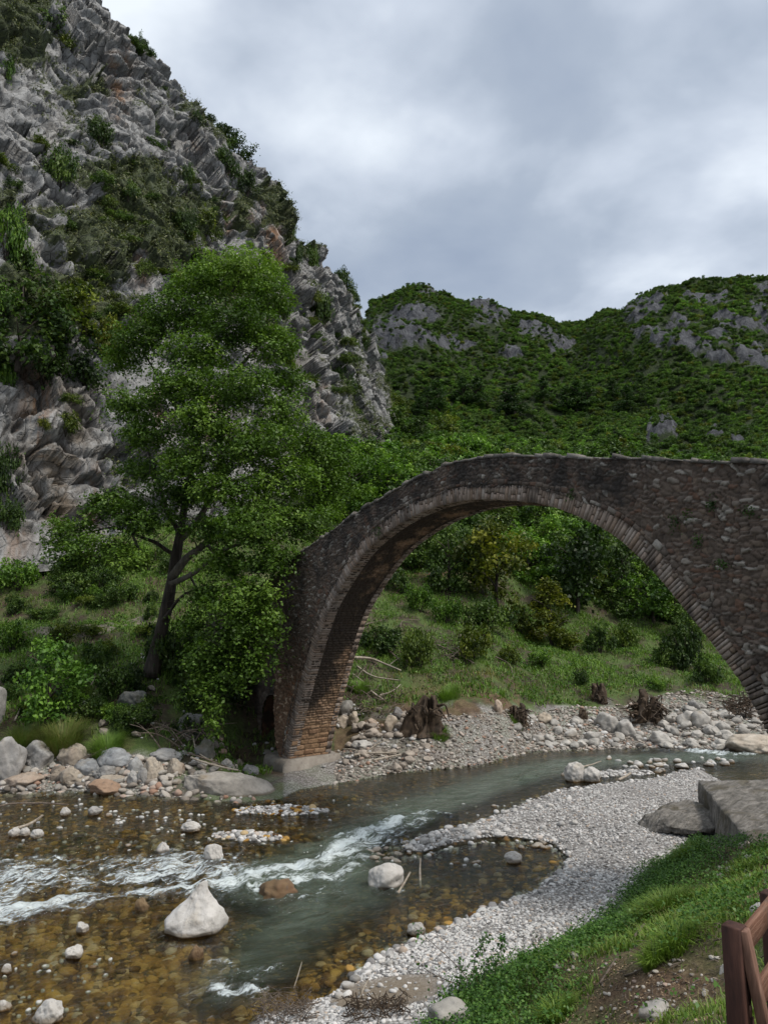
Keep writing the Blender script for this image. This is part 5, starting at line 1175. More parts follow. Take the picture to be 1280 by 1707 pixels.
def stump(box, label, seed, hollow=.55, lean=(0, 0), roots=0, moss=True):
    u0, v0, u1, v1 = box; g0 = G((u0 + u1) / 2, v1); Y = g0[1]; w = (u1 - u0) / F * Y; h = (v1 - v0) / F * Y; g = np.random.default_rng(seed)
    root = empty('tree_stump', g0); tag(root, label, 'stump')
    n, k = 48, 26; th = np.arange(n) / n * 2 * np.pi; zz = np.linspace(0, 1, k); TH, ZZ = np.meshgrid(th, zz)
    q = np.stack([np.cos(TH) * 1.3, np.sin(TH) * 1.3, ZZ * .8], -1) + seed; r = .66 * w / 2 * (1 + .75 * fbm(q.reshape(-1, 3) * 1.5, 4, seed).reshape(k, n) + .12 * ridged(q.reshape(-1, 3) * np.array([2.5, 2.5, .7]), 3, seed).reshape(k, n)) * (1.08 - .3 * ZZ + .15 * (ZZ < .15))
    top = h * (.85 + .4 * fbm(np.stack([np.cos(th) * 1.5, np.sin(th) * 1.5, 0 * th + seed], -1), 3, seed + 1))
    V = np.stack([r * np.cos(TH) + lean[0] * ZZ * w, .7 * r * np.sin(TH) + lean[1] * ZZ * w, ZZ * top[None] - .15], -1)
    V2 = V.copy(); V2[..., 0] = (V[..., 0] - lean[0] * ZZ * w) * hollow + lean[0] * ZZ * w; V2[..., 1] *= hollow; V2 = V2[::-1][:18]
    A = np.concatenate([V, V2]).reshape(-1, 3); rows = k + 18; i = np.arange((rows - 1) * n); rr_, c = i // n, i % n
    Q = np.stack([rr_ * n + c, rr_ * n + (c + 1) % n, (rr_ + 1) * n + (c + 1) % n, (rr_ + 1) * n + c], 1)
    obj('trunk', A, Q, M['stump'], root)
    mb = MB()
    for _ in range(roots):
        a = g.uniform(0, 6.28); p = np.array([.35 * w * math.cos(a), .3 * w * math.sin(a) - .1, g.uniform(.1, .8) * h]); d = np.array([math.cos(a) * g.uniform(.3, 1), -abs(math.sin(a)) * .5 - .1, g.uniform(-.9, .3)]) * w * g.uniform(.2, .6)
        q = spline([p, p + d * .5 + g.normal(size=3) * w * .08, p + d + g.normal(size=3) * w * .12], 8); V, Q, T = tube(q, np.linspace(.05, .01, 8) * g.uniform(.4, 1.2) * w, 6, True, .2, 2); mb.add(V, Q, T)
    if roots: mb.build('roots', M['stump'], root)
stump((678, 1162, 738, 1222), 'hollow mossy brown stump standing on the shingle of the far bank', 3, .6, (.1, 0), 22)
stump((848, 1172, 880, 1206), 'small stump with dangling bare roots under the grassy edge', 4, .4, (0, 0), 40)
stump((982, 1140, 1011, 1170), 'narrow upright stump in the grass above the pale boulders', 5, .4, (.05, 0), 16)
stump((1052, 1160, 1102, 1200), 'uprooted stump with a fan of dark roots on the far gravel', 6, .3, (.12, -.1), 60)
stump((964, 1182, 980, 1200), 'small reddish broken stump left of the pale boulders', 7, .3, (0, 0), 10)

# ------------------------------------------------------------------ stone platform and leaning slab
def platform():
    top = 1.42; poly = np.array([(10.55, 25.2), (10.1, 23.4), (9.65, 21.5), (9.2, 19.6), (8.9, 18.0), (9.3, 14.0), (16, 13.2), (27, 14.5), (28.5, 26.0), (19, 25.8)])
    ring_ = []; n = len(poly)
    for i in range(n):
        a, b = poly[i], poly[(i + 1) % n]; m = max(3, int(np.hypot(*(b - a)) / .14)); ring_ += [a + (b - a) * f for f in np.arange(m) / m]
    ring_ = np.array(ring_); m = len(ring_); c = ring_.mean(0); rows = []
    for s, z in [(0, -.5), (0, .1), (0, .35), (0, .6), (0, .85), (0, 1.1), (0, 1.25), (0, 1.39), (.015, top), (.12, top), (.35, top + .01)] + [(.35 + .35 * k, top + .02) for k in range(1, 26)]:
        d = c - ring_; l = np.hypot(d[:, 0], d[:, 1])[:, None]; xy = ring_ + d / l * np.minimum(s, l * .97)
        P = np.column_stack([xy, np.full(m, z)]); nn = ridged(P * np.array([2.2, 2.2, .6]), 4, 3)[:, None]
        if s == 0: P[:, :2] -= d / l * .16 * (nn - .3) * min(1, (top + .15 - z))
        else: P[:, 2] += .07 * ridged(P * np.array([.5, 1.8, 1]), 4, 5) * min(1, s * 6) - .08 * sst(fbm(P * .7, 2, 9), .2, .5)
        rows.append(P)
    V = np.array(rows); k = len(V); i = np.arange((k - 1) * m); r_, cc = i // m, i % m
    Q = np.stack([r_ * m + cc, r_ * m + (cc + 1) % m, (r_ + 1) * m + (cc + 1) % m, (r_ + 1) * m + cc], 1)[:, ::-1]
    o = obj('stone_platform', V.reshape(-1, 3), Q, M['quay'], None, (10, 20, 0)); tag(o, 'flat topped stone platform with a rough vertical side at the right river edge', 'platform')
platform()
def leaning_slab():
    P, T = rock_shape(121, 5, 9, .05, .8); P = P - P.min(0); P = P / P.max(0) - .5; q = P * np.array([2.3, 2.6, .85]); q[:, 2] = np.where(q[:, 2] > .15, .15 + .3 * (q[:, 2] - .15), q[:, 2])
    q[:, 2] += .07 * ridged(q * np.array([1, 1.5, 1]), 4, 5) + .12 * q[:, 0] + .06 * q[:, 1]; a = W(1128, 1385, z=.42)
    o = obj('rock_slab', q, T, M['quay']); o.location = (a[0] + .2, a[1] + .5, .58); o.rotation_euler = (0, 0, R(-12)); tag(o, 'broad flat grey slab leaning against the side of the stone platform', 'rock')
leaning_slab()
# ------------------------------------------------------------------ fence
def board(p0, p1, w, t, up, wob=.0):
    """a plank from p0 to p1, w wide along up, t thick"""
    p0, p1, up = map(lambda q: np.asarray(q, float), (p0, p1, up)); d = p1 - p0; d /= np.linalg.norm(d); up = up - d * (up @ d); up /= np.linalg.norm(up); s = np.cross(d, up)
    ch = min(w, t) * .07; V = []; Q = []
    prof = [(-w / 2 + ch, -t / 2), (w / 2 - ch, -t / 2), (w / 2, -t / 2 + ch), (w / 2, t / 2 - ch), (w / 2 - ch, t / 2), (-w / 2 + ch, t / 2), (-w / 2, t / 2 - ch), (-w / 2, -t / 2 + ch)]
    n = len(prof)
    L = np.linalg.norm(p1 - p0)
    for f, k in ((0, .8), (ch, 1), (L - ch, 1), (L, .8)):
        for a, b in prof: V.append(p0 + d * f + up * a * (1 if k == 1 else 1 - ch / w * 1.5) + s * b * (1 if k == 1 else 1 - ch / t * 1.5))
    for r_ in range(3):
        for j in range(n): Q.append([r_ * n + j, r_ * n + (j + 1) % n, (r_ + 1) * n + (j + 1) % n, (r_ + 1) * n + j])
    T = [[0, j + 1, j] for j in range(1, n - 1)] + [[3 * n, 3 * n + j, 3 * n + j + 1] for j in range(1, n - 1)]
    return np.array(V), np.array(Q), np.array(T)
def fence():
    YA = 3.5; a = W(1222, 1541, Y=YA); gza = gz(a[0], a[1])
    root = empty('wooden_fence', (a[0], a[1], min(gza, a[2] - .9))); tag(root, 'stained wooden fence with square post and plank rails at the lower right corner', 'fence')
    rl = np.array(root.location)
    def part(name, V, Q, T, mat):
        c = V.mean(0); o = obj(name, V - c, [Q, T], M[mat], root, smooth=False); o.location = tuple(c - rl); return o
    def post(p, w):
        d = math.atan2(p[0], p[1]) * 0 + .75
        return board(p + np.array([0, 0, -1.25]), p, w, w, (math.cos(d), math.sin(d), 0))
    part('post', *post(a + np.array([0, .0, 0]), .084), 'fence_dark')
    p2 = W(1279, 1491, Y=3.98); part('post', *post(p2 + np.array([.03, .03, 0]), .085), 'fence_dark')
    far = np.array([.40, .47, 0.]); far /= np.linalg.norm(far); sd_ = np.array([far[1], -far[0], 0])
    for v0, nm in ((1566, 'rail'), (1655, 'rail'), (1742, 'rail')):
        q = W(1243 + (v0 - 1566) * .26, v0, Y=3.5 + .02); part(nm, *board(q - far * .03, q + far * 1.9, .105, .028, (0, 0, 1)), 'fence_rail')
    s0 = W(1238, 1549, Y=3.47); s1 = W(1284, 1760, Y=3.45); part('stile', *board(s0, s1, .045, .05, sd_), 'fence')
    b0 = W(1231, 1680, Y=3.5); part('block', *board(b0, W(1249, 1682, Y=3.5), .05, .05, (0, 0, 1)), 'fence')
    st = W(1241, 1690, Y=3.56); part('short_post', *board(st + np.array([0, 0, -.8]), st, .055, .06, (1, 0, 0)), 'fence_dark')
fence()
# ------------------------------------------------------------------ foliage
def leaf_quads(C, N, size, g, aspect=.62, fold=.18):
    """kite shaped leaves at C with normals N"""
    n = len(C); N = N / (np.linalg.norm(N, axis=1)[:, None] + 1e-9)
    r = g.normal(size=(n, 3)); A = np.cross(N, r); A /= np.linalg.norm(A, axis=1)[:, None] + 1e-9; B_ = np.cross(N, A)
    s = (size * g.uniform(.65, 1.35, n))[:, None]
    V = np.stack([C - A * s * .5, C + B_ * s * aspect * .5 + N * s * fold - A * s * .05, C + A * s * .5, C - B_ * s * aspect * .5 + N * s * fold - A * s * .05], 1)
    return V.reshape(-1, 3), np.arange(4 * n).reshape(-1, 4)
def crown(clumps, leaf, g, sprays=1., per=26, spray_r=.36, flat=.45, up=.75, tintv=.22):
    """clumps: rows (x, y, z, rx, ry, rz); leaves grow in flat sprays that fill each clump's outer volume"""
    CS, NS_, TI = [], [], []
    for x, y, z, rx, ry, rz in clumps:
        area = (rx * ry * rz) ** (2 / 3); ns = max(3, int(sprays * 2.75 * area / spray_r ** 2))
        d = g.normal(size=(ns, 3)); d /= np.linalg.norm(d, axis=1)[:, None]; r = g.random(ns) ** .45
        c = np.array([x, y, z]) + d * r[:, None] * np.array([rx, ry, rz]); ct = g.normal(0, tintv * .6) + g.normal(0, tintv * .7, ns)
        o = g.normal(size=(ns, per, 3)) * np.array([1, 1, flat]) * spray_r * .6 * g.uniform(.6, 1.4, ns)[:, None, None]
        o[..., 2] -= .35 * np.linalg.norm(o[..., :2], axis=-1) ** 2 / spray_r
        P = c[:, None] + o
        nn = g.normal(size=(ns, per, 3)) * .55 + np.array([0, 0, up]) + d[:, None] * .45
        CS.append(P.reshape(-1, 3)); NS_.append(nn.reshape(-1, 3)); TI.append((.48 + 1.2 * ct[:, None] + g.normal(0, tintv * .35, (ns, per))).reshape(-1))
    C = np.concatenate(CS); V, Q = leaf_quads(C, np.concatenate(NS_), leaf, g); return V, Q, np.clip(np.concatenate(TI), 0, 1)
def foliage(name, V, Q, ti, mat, parent=None, loc=None): return obj(name, V, Q, mat, parent, loc, fattrs={'tint': ti}, smooth=False)

# ---------------------------------------- the plane tree
PT = [  # u, v, rx, ry (photo px), depth
 (395, 448, 88, 40, 37), (335, 470, 66, 36, 36), (445, 492, 52, 42, 36.5), (292, 520, 76, 38, 36), (395, 540, 78, 44, 35), (232, 560, 58, 34, 36), (455, 575, 52, 40, 35), (330, 585, 72, 36, 34.5), (478, 632, 40, 34, 35.5), (205, 598, 40, 28, 37),
 (300, 642, 80, 34, 34), (402, 640, 76, 42, 33.5), (222, 676, 62, 32, 35.5), (468, 690, 48, 44, 34), (345, 700, 76, 40, 33.2), (250, 722, 60, 28, 35), (428, 738, 82, 42, 33), (520, 745, 56, 46, 35.5), (330, 765, 76, 36, 33.5), (552, 800, 52, 44, 36.5), (470, 800, 76, 42, 33.5), (385, 815, 72, 36, 33), (560, 760, 30, 30, 37), (300, 815, 60, 30, 35), (240, 780, 44, 24, 37),
 (190, 838, 66, 28, 35), (120, 880, 46, 26, 35), (165, 912, 66, 26, 34), (245, 862, 62, 30, 34), (95, 905, 24, 20, 35.5), (120, 935, 40, 18, 34.5), (215, 930, 46, 22, 33.5),
 (430, 872, 76, 36, 32), (505, 868, 58, 34, 33.4), (360, 880, 56, 30, 34), (450, 930, 50, 38, 31.8), (540, 850, 36, 30, 36), (380, 940, 56, 28, 33), (352, 990, 40, 26, 33), (400, 1005, 66, 36, 31.5), (445, 1040, 36, 42, 31), (380, 1062, 52, 38, 31), (420, 1100, 42, 34, 30.8), (345, 1100, 40, 38, 31.5), (380, 1130, 40, 26, 31), (352, 1165, 14, 26, 30.6), (352, 1200, 8, 18, 30.5), (318, 1035, 26, 24, 33), (330, 1140, 16, 22, 31), (430, 985, 46, 30, 31.3)]
def plane_tree():
    g = np.random.default_rng(12); base = G(252, 1122); base[2] -= .2; by = base[1]
    root = empty('plane_tree', base); tag(root, 'tallest leafy plane tree with a dark leaning trunk on the left bank beside the bridge', 'tree')
    cl = []
    for u, v, rx, ry, Y in PT:
        p = W(u, v, Y=Y); k = Y / F; cl.append((*p, rx * k * .93, max(rx, ry) * k * .78, ry * k * .93))
    V, Q, ti = crown(cl, .16, g, 3.1, 36, .42, .55, .75, .28); keep = np.ones(len(Q), bool)
    foliage('crown', V - base, Q, ti, M['plane_leaf'], root)
    mb = MB()
    P = lambda u, v, Y: W(u, v, Y=Y)
    trunk = spline([base, P(266, 1060, by), P(283, 990, by - .2), P(293, 935, by - .4), P(300, 890, by - .5), P(312, 820, by - .7), P(330, 740, by - .8), P(345, 660, by - .8), P(360, 580, by - .5), P(378, 500, by)], 40)
    rad = np.interp(np.linspace(0, 1, 40), [0, .06, .15, .35, .6, 1], [.50, .36, .31, .25, .15, .04]); Vt, Qt, Tt = tube(trunk, rad, 14, True, .18, 4); mb.add(Vt, Qt, Tt)
    mb.build('trunk', M['bark'], root, base)
    for o in root.children:
        if o.name.startswith('trunk'): o.location = (0, 0, 0)
    lim = [([(288, 965), (310, 935), (345, 905), (372, 885), (420, 860), (480, 835)], .24, 'pale_bark', -1.6), ([(298, 905), (322, 880), (345, 840), (365, 780), (372, 700), (390, 620)], .2, 'pale_bark', -.6), ([(285, 975), (318, 960), (350, 935), (385, 912), (430, 900)], .16, 'pale_bark', -2.4),
           ([(300, 890), (280, 850), (262, 800), (240, 730), (225, 680)], .15, 'bark', .2), ([(310, 830), (345, 800), (400, 800), (460, 780), (530, 780)], .13, 'pale_bark', 1.), ([(330, 740), (300, 690), (270, 640), (240, 590)], .12, 'bark', 0), ([(345, 660), (400, 610), (440, 560), (450, 500)], .12, 'bark', .5),
           ([(295, 925), (262, 905), (235, 895), (190, 880), (140, 890)], .11, 'bark', -1.), ([(345, 905), (380, 950), (400, 1000), (420, 1050), (410, 1100)], .09, 'pale_bark', -3.4), ([(318, 960), (340, 1010), (345, 1080), (352, 1150), (352, 1195)], .06, 'bark', -4.), ([(378, 500), (400, 470), (405, 440)], .06, 'bark', .5), ([(272, 1035), (300, 1000), (322, 985), (345, 975)], .10, 'bark', -1.)]
    for pts, r0, mt, dy in lim:
        n = len(pts); q = spline([P(u, v, by - .4 + dy * i / (n - 1)) for i, (u, v) in enumerate(pts)], 20); q = q + .07 * np.stack([vnoise(q * .9, 3 + k) for k in range(3)], 1)
        b_ = MB(); b_.add(*tube(q, np.linspace(r0, r0 * .3, 20), 9, True, .15, 2))
        for j in range(7):
            i = g.integers(5, 19); d = g.normal(size=3) * np.array([1, .8, .6]) + np.array([0, 0, .3]); d /= np.linalg.norm(d); l = g.uniform(.8, 2.); w = spline([q[i], q[i] + d * l * .5 + g.normal(size=3) * .1, q[i] + d * l], 6); b_.add(*tube(w, np.linspace(r0 * .25, .012, 6), 5, True, .1, 1))
        o = b_.build('limb', M[mt], root, base); o.location = (0, 0, 0)
    q = spline([P(222, 893, by - 2.), P(236, 925, by - 2), P(248, 950, by - 1.8)], 12); b_ = MB(); b_.add(*tube(q, np.linspace(.05, .11, 12), 8, True, .2, 2)); o = b_.build('broken_limb', M['pale_bark'], root, base); o.location = (0, 0, 0); o['label'] = 'bare pale broken limb'
plane_tree()

# ---------------------------------------- prototypes of shrubs and trees (unit size: about 1 m radius / 1 m high)
def proto(kind, seed, dens=1., leaf=.085):
    g = np.random.default_rng(seed); cl = []
    if kind == 'bush':
        for _ in range(12): a = g.uniform(0, 6.28); r = g.random() ** .6 * .62; cl.append((r * math.cos(a), r * math.sin(a), .16 + .5 * g.random() * (1 - .6 * r), g.uniform(.24, .42), g.uniform(.24, .42), g.uniform(.16, .30)))
    elif kind == 'tree':
        for _ in range(20): a = g.uniform(0, 6.28); z = g.uniform(.10, .92); r = g.random() ** .5 * .42 * math.sqrt(max(.05, 1 - ((z - .5) / .5) ** 2)); s = g.uniform(.13, .23); cl.append((r * math.cos(a), r * math.sin(a), z, s, s, s * .72))
    elif kind == 'cone':
        for _ in range(30): z = g.random() ** 1.25 * .96 + .03; rm = .34 * (1 - z) ** .75 + .02; a = g.uniform(0, 6.28); r = g.random() ** .5 * rm; s = g.uniform(.06, .12) * (1.25 - .5 * z); cl.append((r * math.cos(a), r * math.sin(a), z, s, s, s * 1.2))
    elif kind == 'pine':
        for L in range(11): 
            z = .22 + .075 * L; rm = .24 * (1 - z) ** .7 + .02
            for k in range(6): a = g.uniform(0, 6.28); r = rm * g.uniform(.3, 1); cl.append((r * math.cos(a), r * math.sin(a), z + g.normal() * .015, rm * .45, rm * .45, .03))
    sc = {'bush': .12, 'tree': .085, 'cone': .055, 'pine': .05}[kind]
    V, Q, ti = crown(cl, leaf, g, dens, 16, sc, .6, .55, .3); return V, Q, ti
PRO = {}
def make_protos():
    for kind, n, dens, leaf in (('bush', 4, 1.0, .08), ('tree', 4, 1.05, .055), ('cone', 2, 1.2, .04), ('pine', 2, 1.2, .032)):
        for i in range(n):
            V, Q, ti = proto(kind, 60 + i * 7 + len(kind), dens, leaf); PRO[kind, i] = mesh_data('crown', V, Q, M['bush_leaf'], fattrs={'tint': ti}, smooth=False)
    mb = MB()
    for s in range(5):
        a = s * 1.3; q = spline([(0, 0, -.12), (.12 * math.cos(a), .12 * math.sin(a), .15), (.4 * math.cos(a), .4 * math.sin(a), .5)], 6); mb.add(*tube(q, np.linspace(.03, .01, 6), 5))
    PRO['stem'] = mesh_data('stem', np.concatenate(mb.V), mb.faces(), M['bark'])
    mb = MB(); q = spline([(0, 0, -.08), (.01, 0, .15), (-.01, .01, .45), (.02, 0, .8)], 10); mb.add(*tube(q, np.linspace(.035, .008, 10), 7, True, .1))
    for s in range(6):
        a = s * 1.05; z = .2 + .08 * s; q = spline([(0, 0, z), (.12 * math.cos(a), .12 * math.sin(a), z + .1), (.28 * math.cos(a), .28 * math.sin(a), z + .18)], 5); mb.add(*tube(q, np.linspace(.014, .004, 5), 4))
    PRO['trunk'] = mesh_data('trunk', np.concatenate(mb.V), mb.faces(), M['bark'])
make_protos()
vr = random.Random(9); NK = {'bush': 4, 'tree': 4, 'cone': 2, 'pine': 2}
def plant(kind, loc, size, tint, label, cat=None, group=None, wide=1., parts=True, name=None):
    nm = name or {'bush': 'shrub', 'tree': 'tree', 'cone': 'conifer', 'pine': 'pine_tree'}[kind]; i = vr.randrange(NK[kind])
    rz = vr.uniform(0, 6.28); k = vr.uniform(.88, 1.12)
    sc = (size * wide, size * wide, size) if kind != 'bush' else (size * wide, size * wide, size)
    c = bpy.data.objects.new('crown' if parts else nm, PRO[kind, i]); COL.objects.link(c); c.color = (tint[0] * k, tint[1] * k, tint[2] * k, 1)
    if not parts: c.location = tuple(loc); c.scale = sc; c.rotation_euler = (0, 0, rz); return tag(c, label, cat or ('shrub' if kind == 'bush' else 'tree'), group)
    r = empty(nm, loc, rz); r.scale = sc; c.parent = r
    s = bpy.data.objects.new('stem' if kind == 'bush' else 'trunk', PRO['stem' if kind == 'bush' else 'trunk']); COL.objects.link(s); s.parent = r
    return tag(r, label, cat or ('shrub' if kind == 'bush' else 'tree'), group)
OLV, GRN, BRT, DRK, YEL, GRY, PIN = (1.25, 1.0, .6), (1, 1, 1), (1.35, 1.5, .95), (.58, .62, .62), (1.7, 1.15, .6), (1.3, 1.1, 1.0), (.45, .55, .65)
def at_px(kind, u, v, w, h, tint, label, cat=None, group=None, cliff=False, sink=0., name=None, parts=True):
    p = on_cliff(u, v).copy() if cliff else G(u, v); k = p[1] / F; H_ = h * k; W_ = w * k
    if kind == 'bush': size = H_ / .78; wide = W_ / 1.75 / size
    else: size = H_ / 1.02; wide = W_ / {'tree': .95, 'cone': .62, 'pine': .5}[kind] / size
    p[2] -= sink * H_; return plant(kind, p, size, tint, label, cat, group, wide, parts, name)
T_ = at_px
# seen through and beside the arch
T_('tree', 828, 1012, 118, 152, YEL, 'broad olive gold tree in the middle of the arch opening'); T_('cone', 918, 1078, 76, 116, YEL, 'smaller conical yellow green tree at the edge of the grass under the arch')
T_('tree', 962, 1022, 120, 160, DRK, 'big dark oak right of the olive gold tree under the arch'); T_('tree', 748, 985, 80, 110, GRN, 'green tree left of the olive gold one under the arch', name='tree')
T_('tree', 1088, 1040, 96, 100, BRT, 'brightest green tree seen under the right side of the arch'); T_('tree', 1040, 1010, 84, 120, DRK, 'dark tree left of the brightest green one')
T_('tree', 885, 905, 90, 95, BRT, 'light green tree right under the crown of the arch'); T_('tree', 800, 915, 80, 85, GRN, 'tree under the left part of the arch crown'); T_('tree', 700, 950, 70, 80, DRK, 'dark tree close to the arch soffit on the left')
T_('bush', 640, 1082, 84, 42, DRK, 'low dark green bush nearest the arch foot on the slope'); T_('bush', 700, 1112, 76, 66, GRY, 'grey brown half dead shrub on the far grassy slope'); T_('bush', 790, 1098, 80, 62, OLV, 'olive shrub on the far slope beside the half dead one')
T_('bush', 745, 1040, 62, 46, BRT, 'bright leafy shrub above the olive one'); T_('bush', 700, 1020, 52, 50, BRT, 'bright shrub left of the red earth scar'); T_('bush', 660, 985, 60, 46, GRN, 'shrub beside the arch just under the red earth scar'); T_('bush', 815, 1050, 90, 56, GRN, 'wide green shrub under the olive gold tree')
T_('bush', 862, 1052, 60, 48, OLV, 'shrub between the olive gold tree and the conical one'); T_('bush', 1000, 1088, 62, 54, GRN, 'rounded grey green shrub at the top of the grass, left one of a pair'); T_('bush', 1040, 1082, 52, 48, (1.2, 1.1, .8), 'rounded grey green shrub at the top of the grass, right one of a pair')
T_('bush', 1142, 1112, 76, 76, DRK, 'dark shrub under the right haunch of the arch'); T_('bush', 1178, 1140, 58, 46, (.8, .85, .8), 'low dark shrub on the grass next to the arch ring at the right'); T_('bush', 1110, 1110, 50, 40, GRN, 'small green shrub left of the dark one near the right haunch'); T_('bush', 1092, 1150, 40, 20, BRT, 'low bright leafy patch shrub on the right end of the grass')
T_('bush', 970, 1142, 34, 26, DRK, 'small dark green herb bush alone in the middle of the grass'); T_('bush', 905, 1110, 50, 26, BRT, 'low bright bush on the grass under the conical tree'); T_('bush', 850, 1105, 40, 28, OLV, 'small brownish shrub on the grass')
T_('bush', 935, 1082, 50, 30, OLV, 'low scrub at the foot of the conical tree'); T_('tree', 1150, 1065, 60, 80, GRN, 'half hidden green tree behind the arch ring at the right')
# the flank above the bridge's left shoulder
for u, v, w, h, tn, lab in [(582, 872, 96, 130, BRT, 'lime green tree standing behind the left ramp of the bridge'), (545, 705, 84, 60, GRY, 'pale grey green shrubby tree at the cliff foot behind the plane tree'), (640, 745, 84, 76, GRN, 'round crowned green tree on the flank left of the arch crown'), (752, 752, 66, 70, OLV, 'olive tree just above the arch crown line'), (735, 792, 72, 60, YEL, 'golden olive bushy tree touching the bridge parapet line'),
        (690, 800, 70, 70, GRN, 'green tree behind the parapet left of the golden one'), (640, 830, 70, 84, BRT, 'bright tree right of the lime one behind the ramp'), (600, 762, 70, 70, GRN, 'tree below the cliff end'), (660, 700, 50, 50, OLV, 'small olive tree at the very end of the cliff'), (610, 700, 50, 56, DRK, 'dark tree on the flank under the cliff end'), (700, 745, 60, 56, DRK, 'dark tree between the two olive ones on the flank'), (560, 760, 70, 60, BRT, 'yellow green tree just right of the plane crown')]:
    T_('tree', u, v, w, h, tn, lab)
# dark pines half way up the hill
for i, (u, v, h) in enumerate([(712, 690, 50), (728, 688, 60), (772, 680, 54), (795, 684, 60), (858, 700, 62), (905, 672, 46), (944, 690, 50), (962, 688, 58), (980, 684, 50), (1022, 668, 40), (1046, 690, 52), (700, 700, 40), (842, 694, 46), (1070, 650, 30)]):
    T_('pine', u, v, h * .75, h, PIN, 'dark blue green pine in the band of pines half way up the hill', 'tree', 'pines half way up the hill')
# cliff vegetation
for kind, u, v, w, h, tn, lab in [('bush', 95, 60, 80, 66, GRN, 'largest shrub near the top of the cliff'), ('bush', 118, 85, 46, 40, OLV, 'olive shrub just under the largest one at the cliff top'), ('bush', 236, 84, 34, 36, DRK, 'dark bush on the cliff skyline near the top'), ('bush', 170, 248, 62, 66, DRK, 'dark shrub on the middle of the upper cliff wall'), ('bush', 266, 238, 40, 48, GRN, 'rounded green shrub right of the dark one on the upper wall'),
        ('bush', 290, 205, 26, 60, DRK, 'tall narrow dark bush in the skyline notch'), ('bush', 62, 270, 52, 60, DRK, 'dark bush in the gully at the left of the cliff'), ('bush', 100, 305, 76, 90, GRN, 'big green bush in the gully of the cliff'), ('bush', 312, 316, 34, 62, GRN, 'upright green bush below the skyline trees'), ('bush', 342, 392, 70, 56, OLV, 'olive bush at the ledge above the plane tree'), ('bush', 308, 388, 50, 54, DRK, 'dark bush left of the olive one above the plane tree'),
        ('bush', 412, 318, 50, 46, DRK, 'dark overhanging bush on the cliff right of the skyline trees'), ('bush', 378, 290, 60, 60, DRK, 'dark bush right under the skyline trees'), ('tree', 360, 252, 56, 68, DRK, 'left one of two dark trees on the cliff skyline'), ('tree', 398, 278, 64, 72, DRK, 'right leaning one of two dark trees on the cliff skyline'), ('bush', 462, 344, 32, 40, DRK, 'bush standing on the lower skyline of the cliff'), ('bush', 480, 382, 18, 26, GRN, 'little bush in the skyline step of the cliff'),
        ('bush', 492, 436, 36, 60, DRK, 'dark ivy like bush down the cliff edge'), ('bush', 515, 452, 44, 60, GRN, 'green bush on the second rock tower'), ('bush', 572, 486, 54, 50, DRK, 'largest dark bush on the skyline of the second rock tower'), ('bush', 592, 500, 28, 26, DRK, 'last dark bush at the right end of the skyline'), ('bush', 540, 545, 50, 76, GRN, 'green bush down the face of the second rock tower'), ('bush', 604, 582, 32, 36, DRK, 'dark bush on the grey end wall of the cliff'), ('bush', 566, 655, 66, 60, DRK, 'big dark bush at the foot of the second rock tower'),
        ('bush', 520, 500, 34, 40, OLV, 'olive bush in the cleft behind the plane crown'), ('bush', 330, 200, 22, 20, DRK, 'tiny bush on the skyline left of the two trees'), ('bush', 8, 130, 34, 66, BRT, 'bright green bush cut by the left edge near the top'), ('bush', 10, 420, 70, 110, BRT, 'bright green bush cut by the left edge half way up'), ('bush', 30, 470, 90, 80, GRN, 'leafy bush on the ledge under the bright one at the left edge'),
        ('tree', 30, 600, 150, 180, DRK, 'large dark evergreen on the left ledge, leftmost of the ledge trees'), ('tree', 95, 585, 130, 150, OLV, 'large olive dark tree in the middle of the left ledge'), ('tree', 140, 640, 110, 140, DRK, 'dark tree hanging over the brown rock wall'), ('bush', 175, 590, 70, 80, YEL, 'yellow green shrub at the right end of the left ledge'), ('bush', 70, 640, 110, 70, DRK, 'dark hanging shrub under the ledge trees'), ('bush', 8, 530, 80, 60, BRT, 'bright leafy shrub at the left edge beside the dark evergreen'), ('bush', 4, 650, 44, 90, BRT, 'bright shrub at the left edge level with the rock wall'),
        ('bush', 14, 830, 70, 110, DRK, 'dark shrub at the left edge against the grey rock face'), ('bush', 10, 880, 60, 60, GRN, 'green shrub at the left edge near the foot of the cliff'), ('bush', 110, 720, 50, 40, OLV, 'thin olive shrub on the brown rock wall'), ('bush', 72, 715, 26, 22, YEL, 'small yellow shrub on the brown rock wall'), ('bush', 215, 330, 40, 34, GRN, 'small green shrub in the centre of the cliff'), ('bush', 250, 360, 34, 30, OLV, 'small olive shrub in the centre of the cliff'), ('bush', 185, 350, 36, 30, GRY, 'greyish shrub left of the small green one in the cliff centre'), ('bush', 240, 460, 40, 34, GRY, 'greyish shrub left of the top of the plane crown'), ('bush', 165, 460, 44, 36, GRY, 'greyish shrub on the lower ledges left of the plane crown')]:
    T_(kind, u, v, w, h, tn, lab, cliff=True, sink=.12)
def cliff_shrubs():
    g = np.random.default_rng(8); n = 0
    m = (CK > .05) & (CK < .98); idx = np.argwhere(m); 
    while n < 170:
        i, j = idx[g.integers(len(idx))]; u, v = CUV[i, j]
        if not (-20 < u < 640 and -10 < v < 720): continue
        led = vnoise(CQ[i, j][None] * np.array([.07, .07, .13]), 71)[0]
        if led < -.05 + .25 * g.random(): continue
        s = g.uniform(.7, 1.9) * (1.2 if v > 560 else 1); P = CQ[i, j].copy(); P[2] -= .25 * s
        tn = [GRN, OLV, GRY, DRK, BRT][g.choice(5, p=[.3, .22, .25, .18, .05])]
        plant('bush', P, s, tn, 'small low shrub rooted in a crack or ledge of the grey cliff', 'shrub', 'small shrubs dotted over the cliff', g.uniform(.8, 1.3), False); n += 1
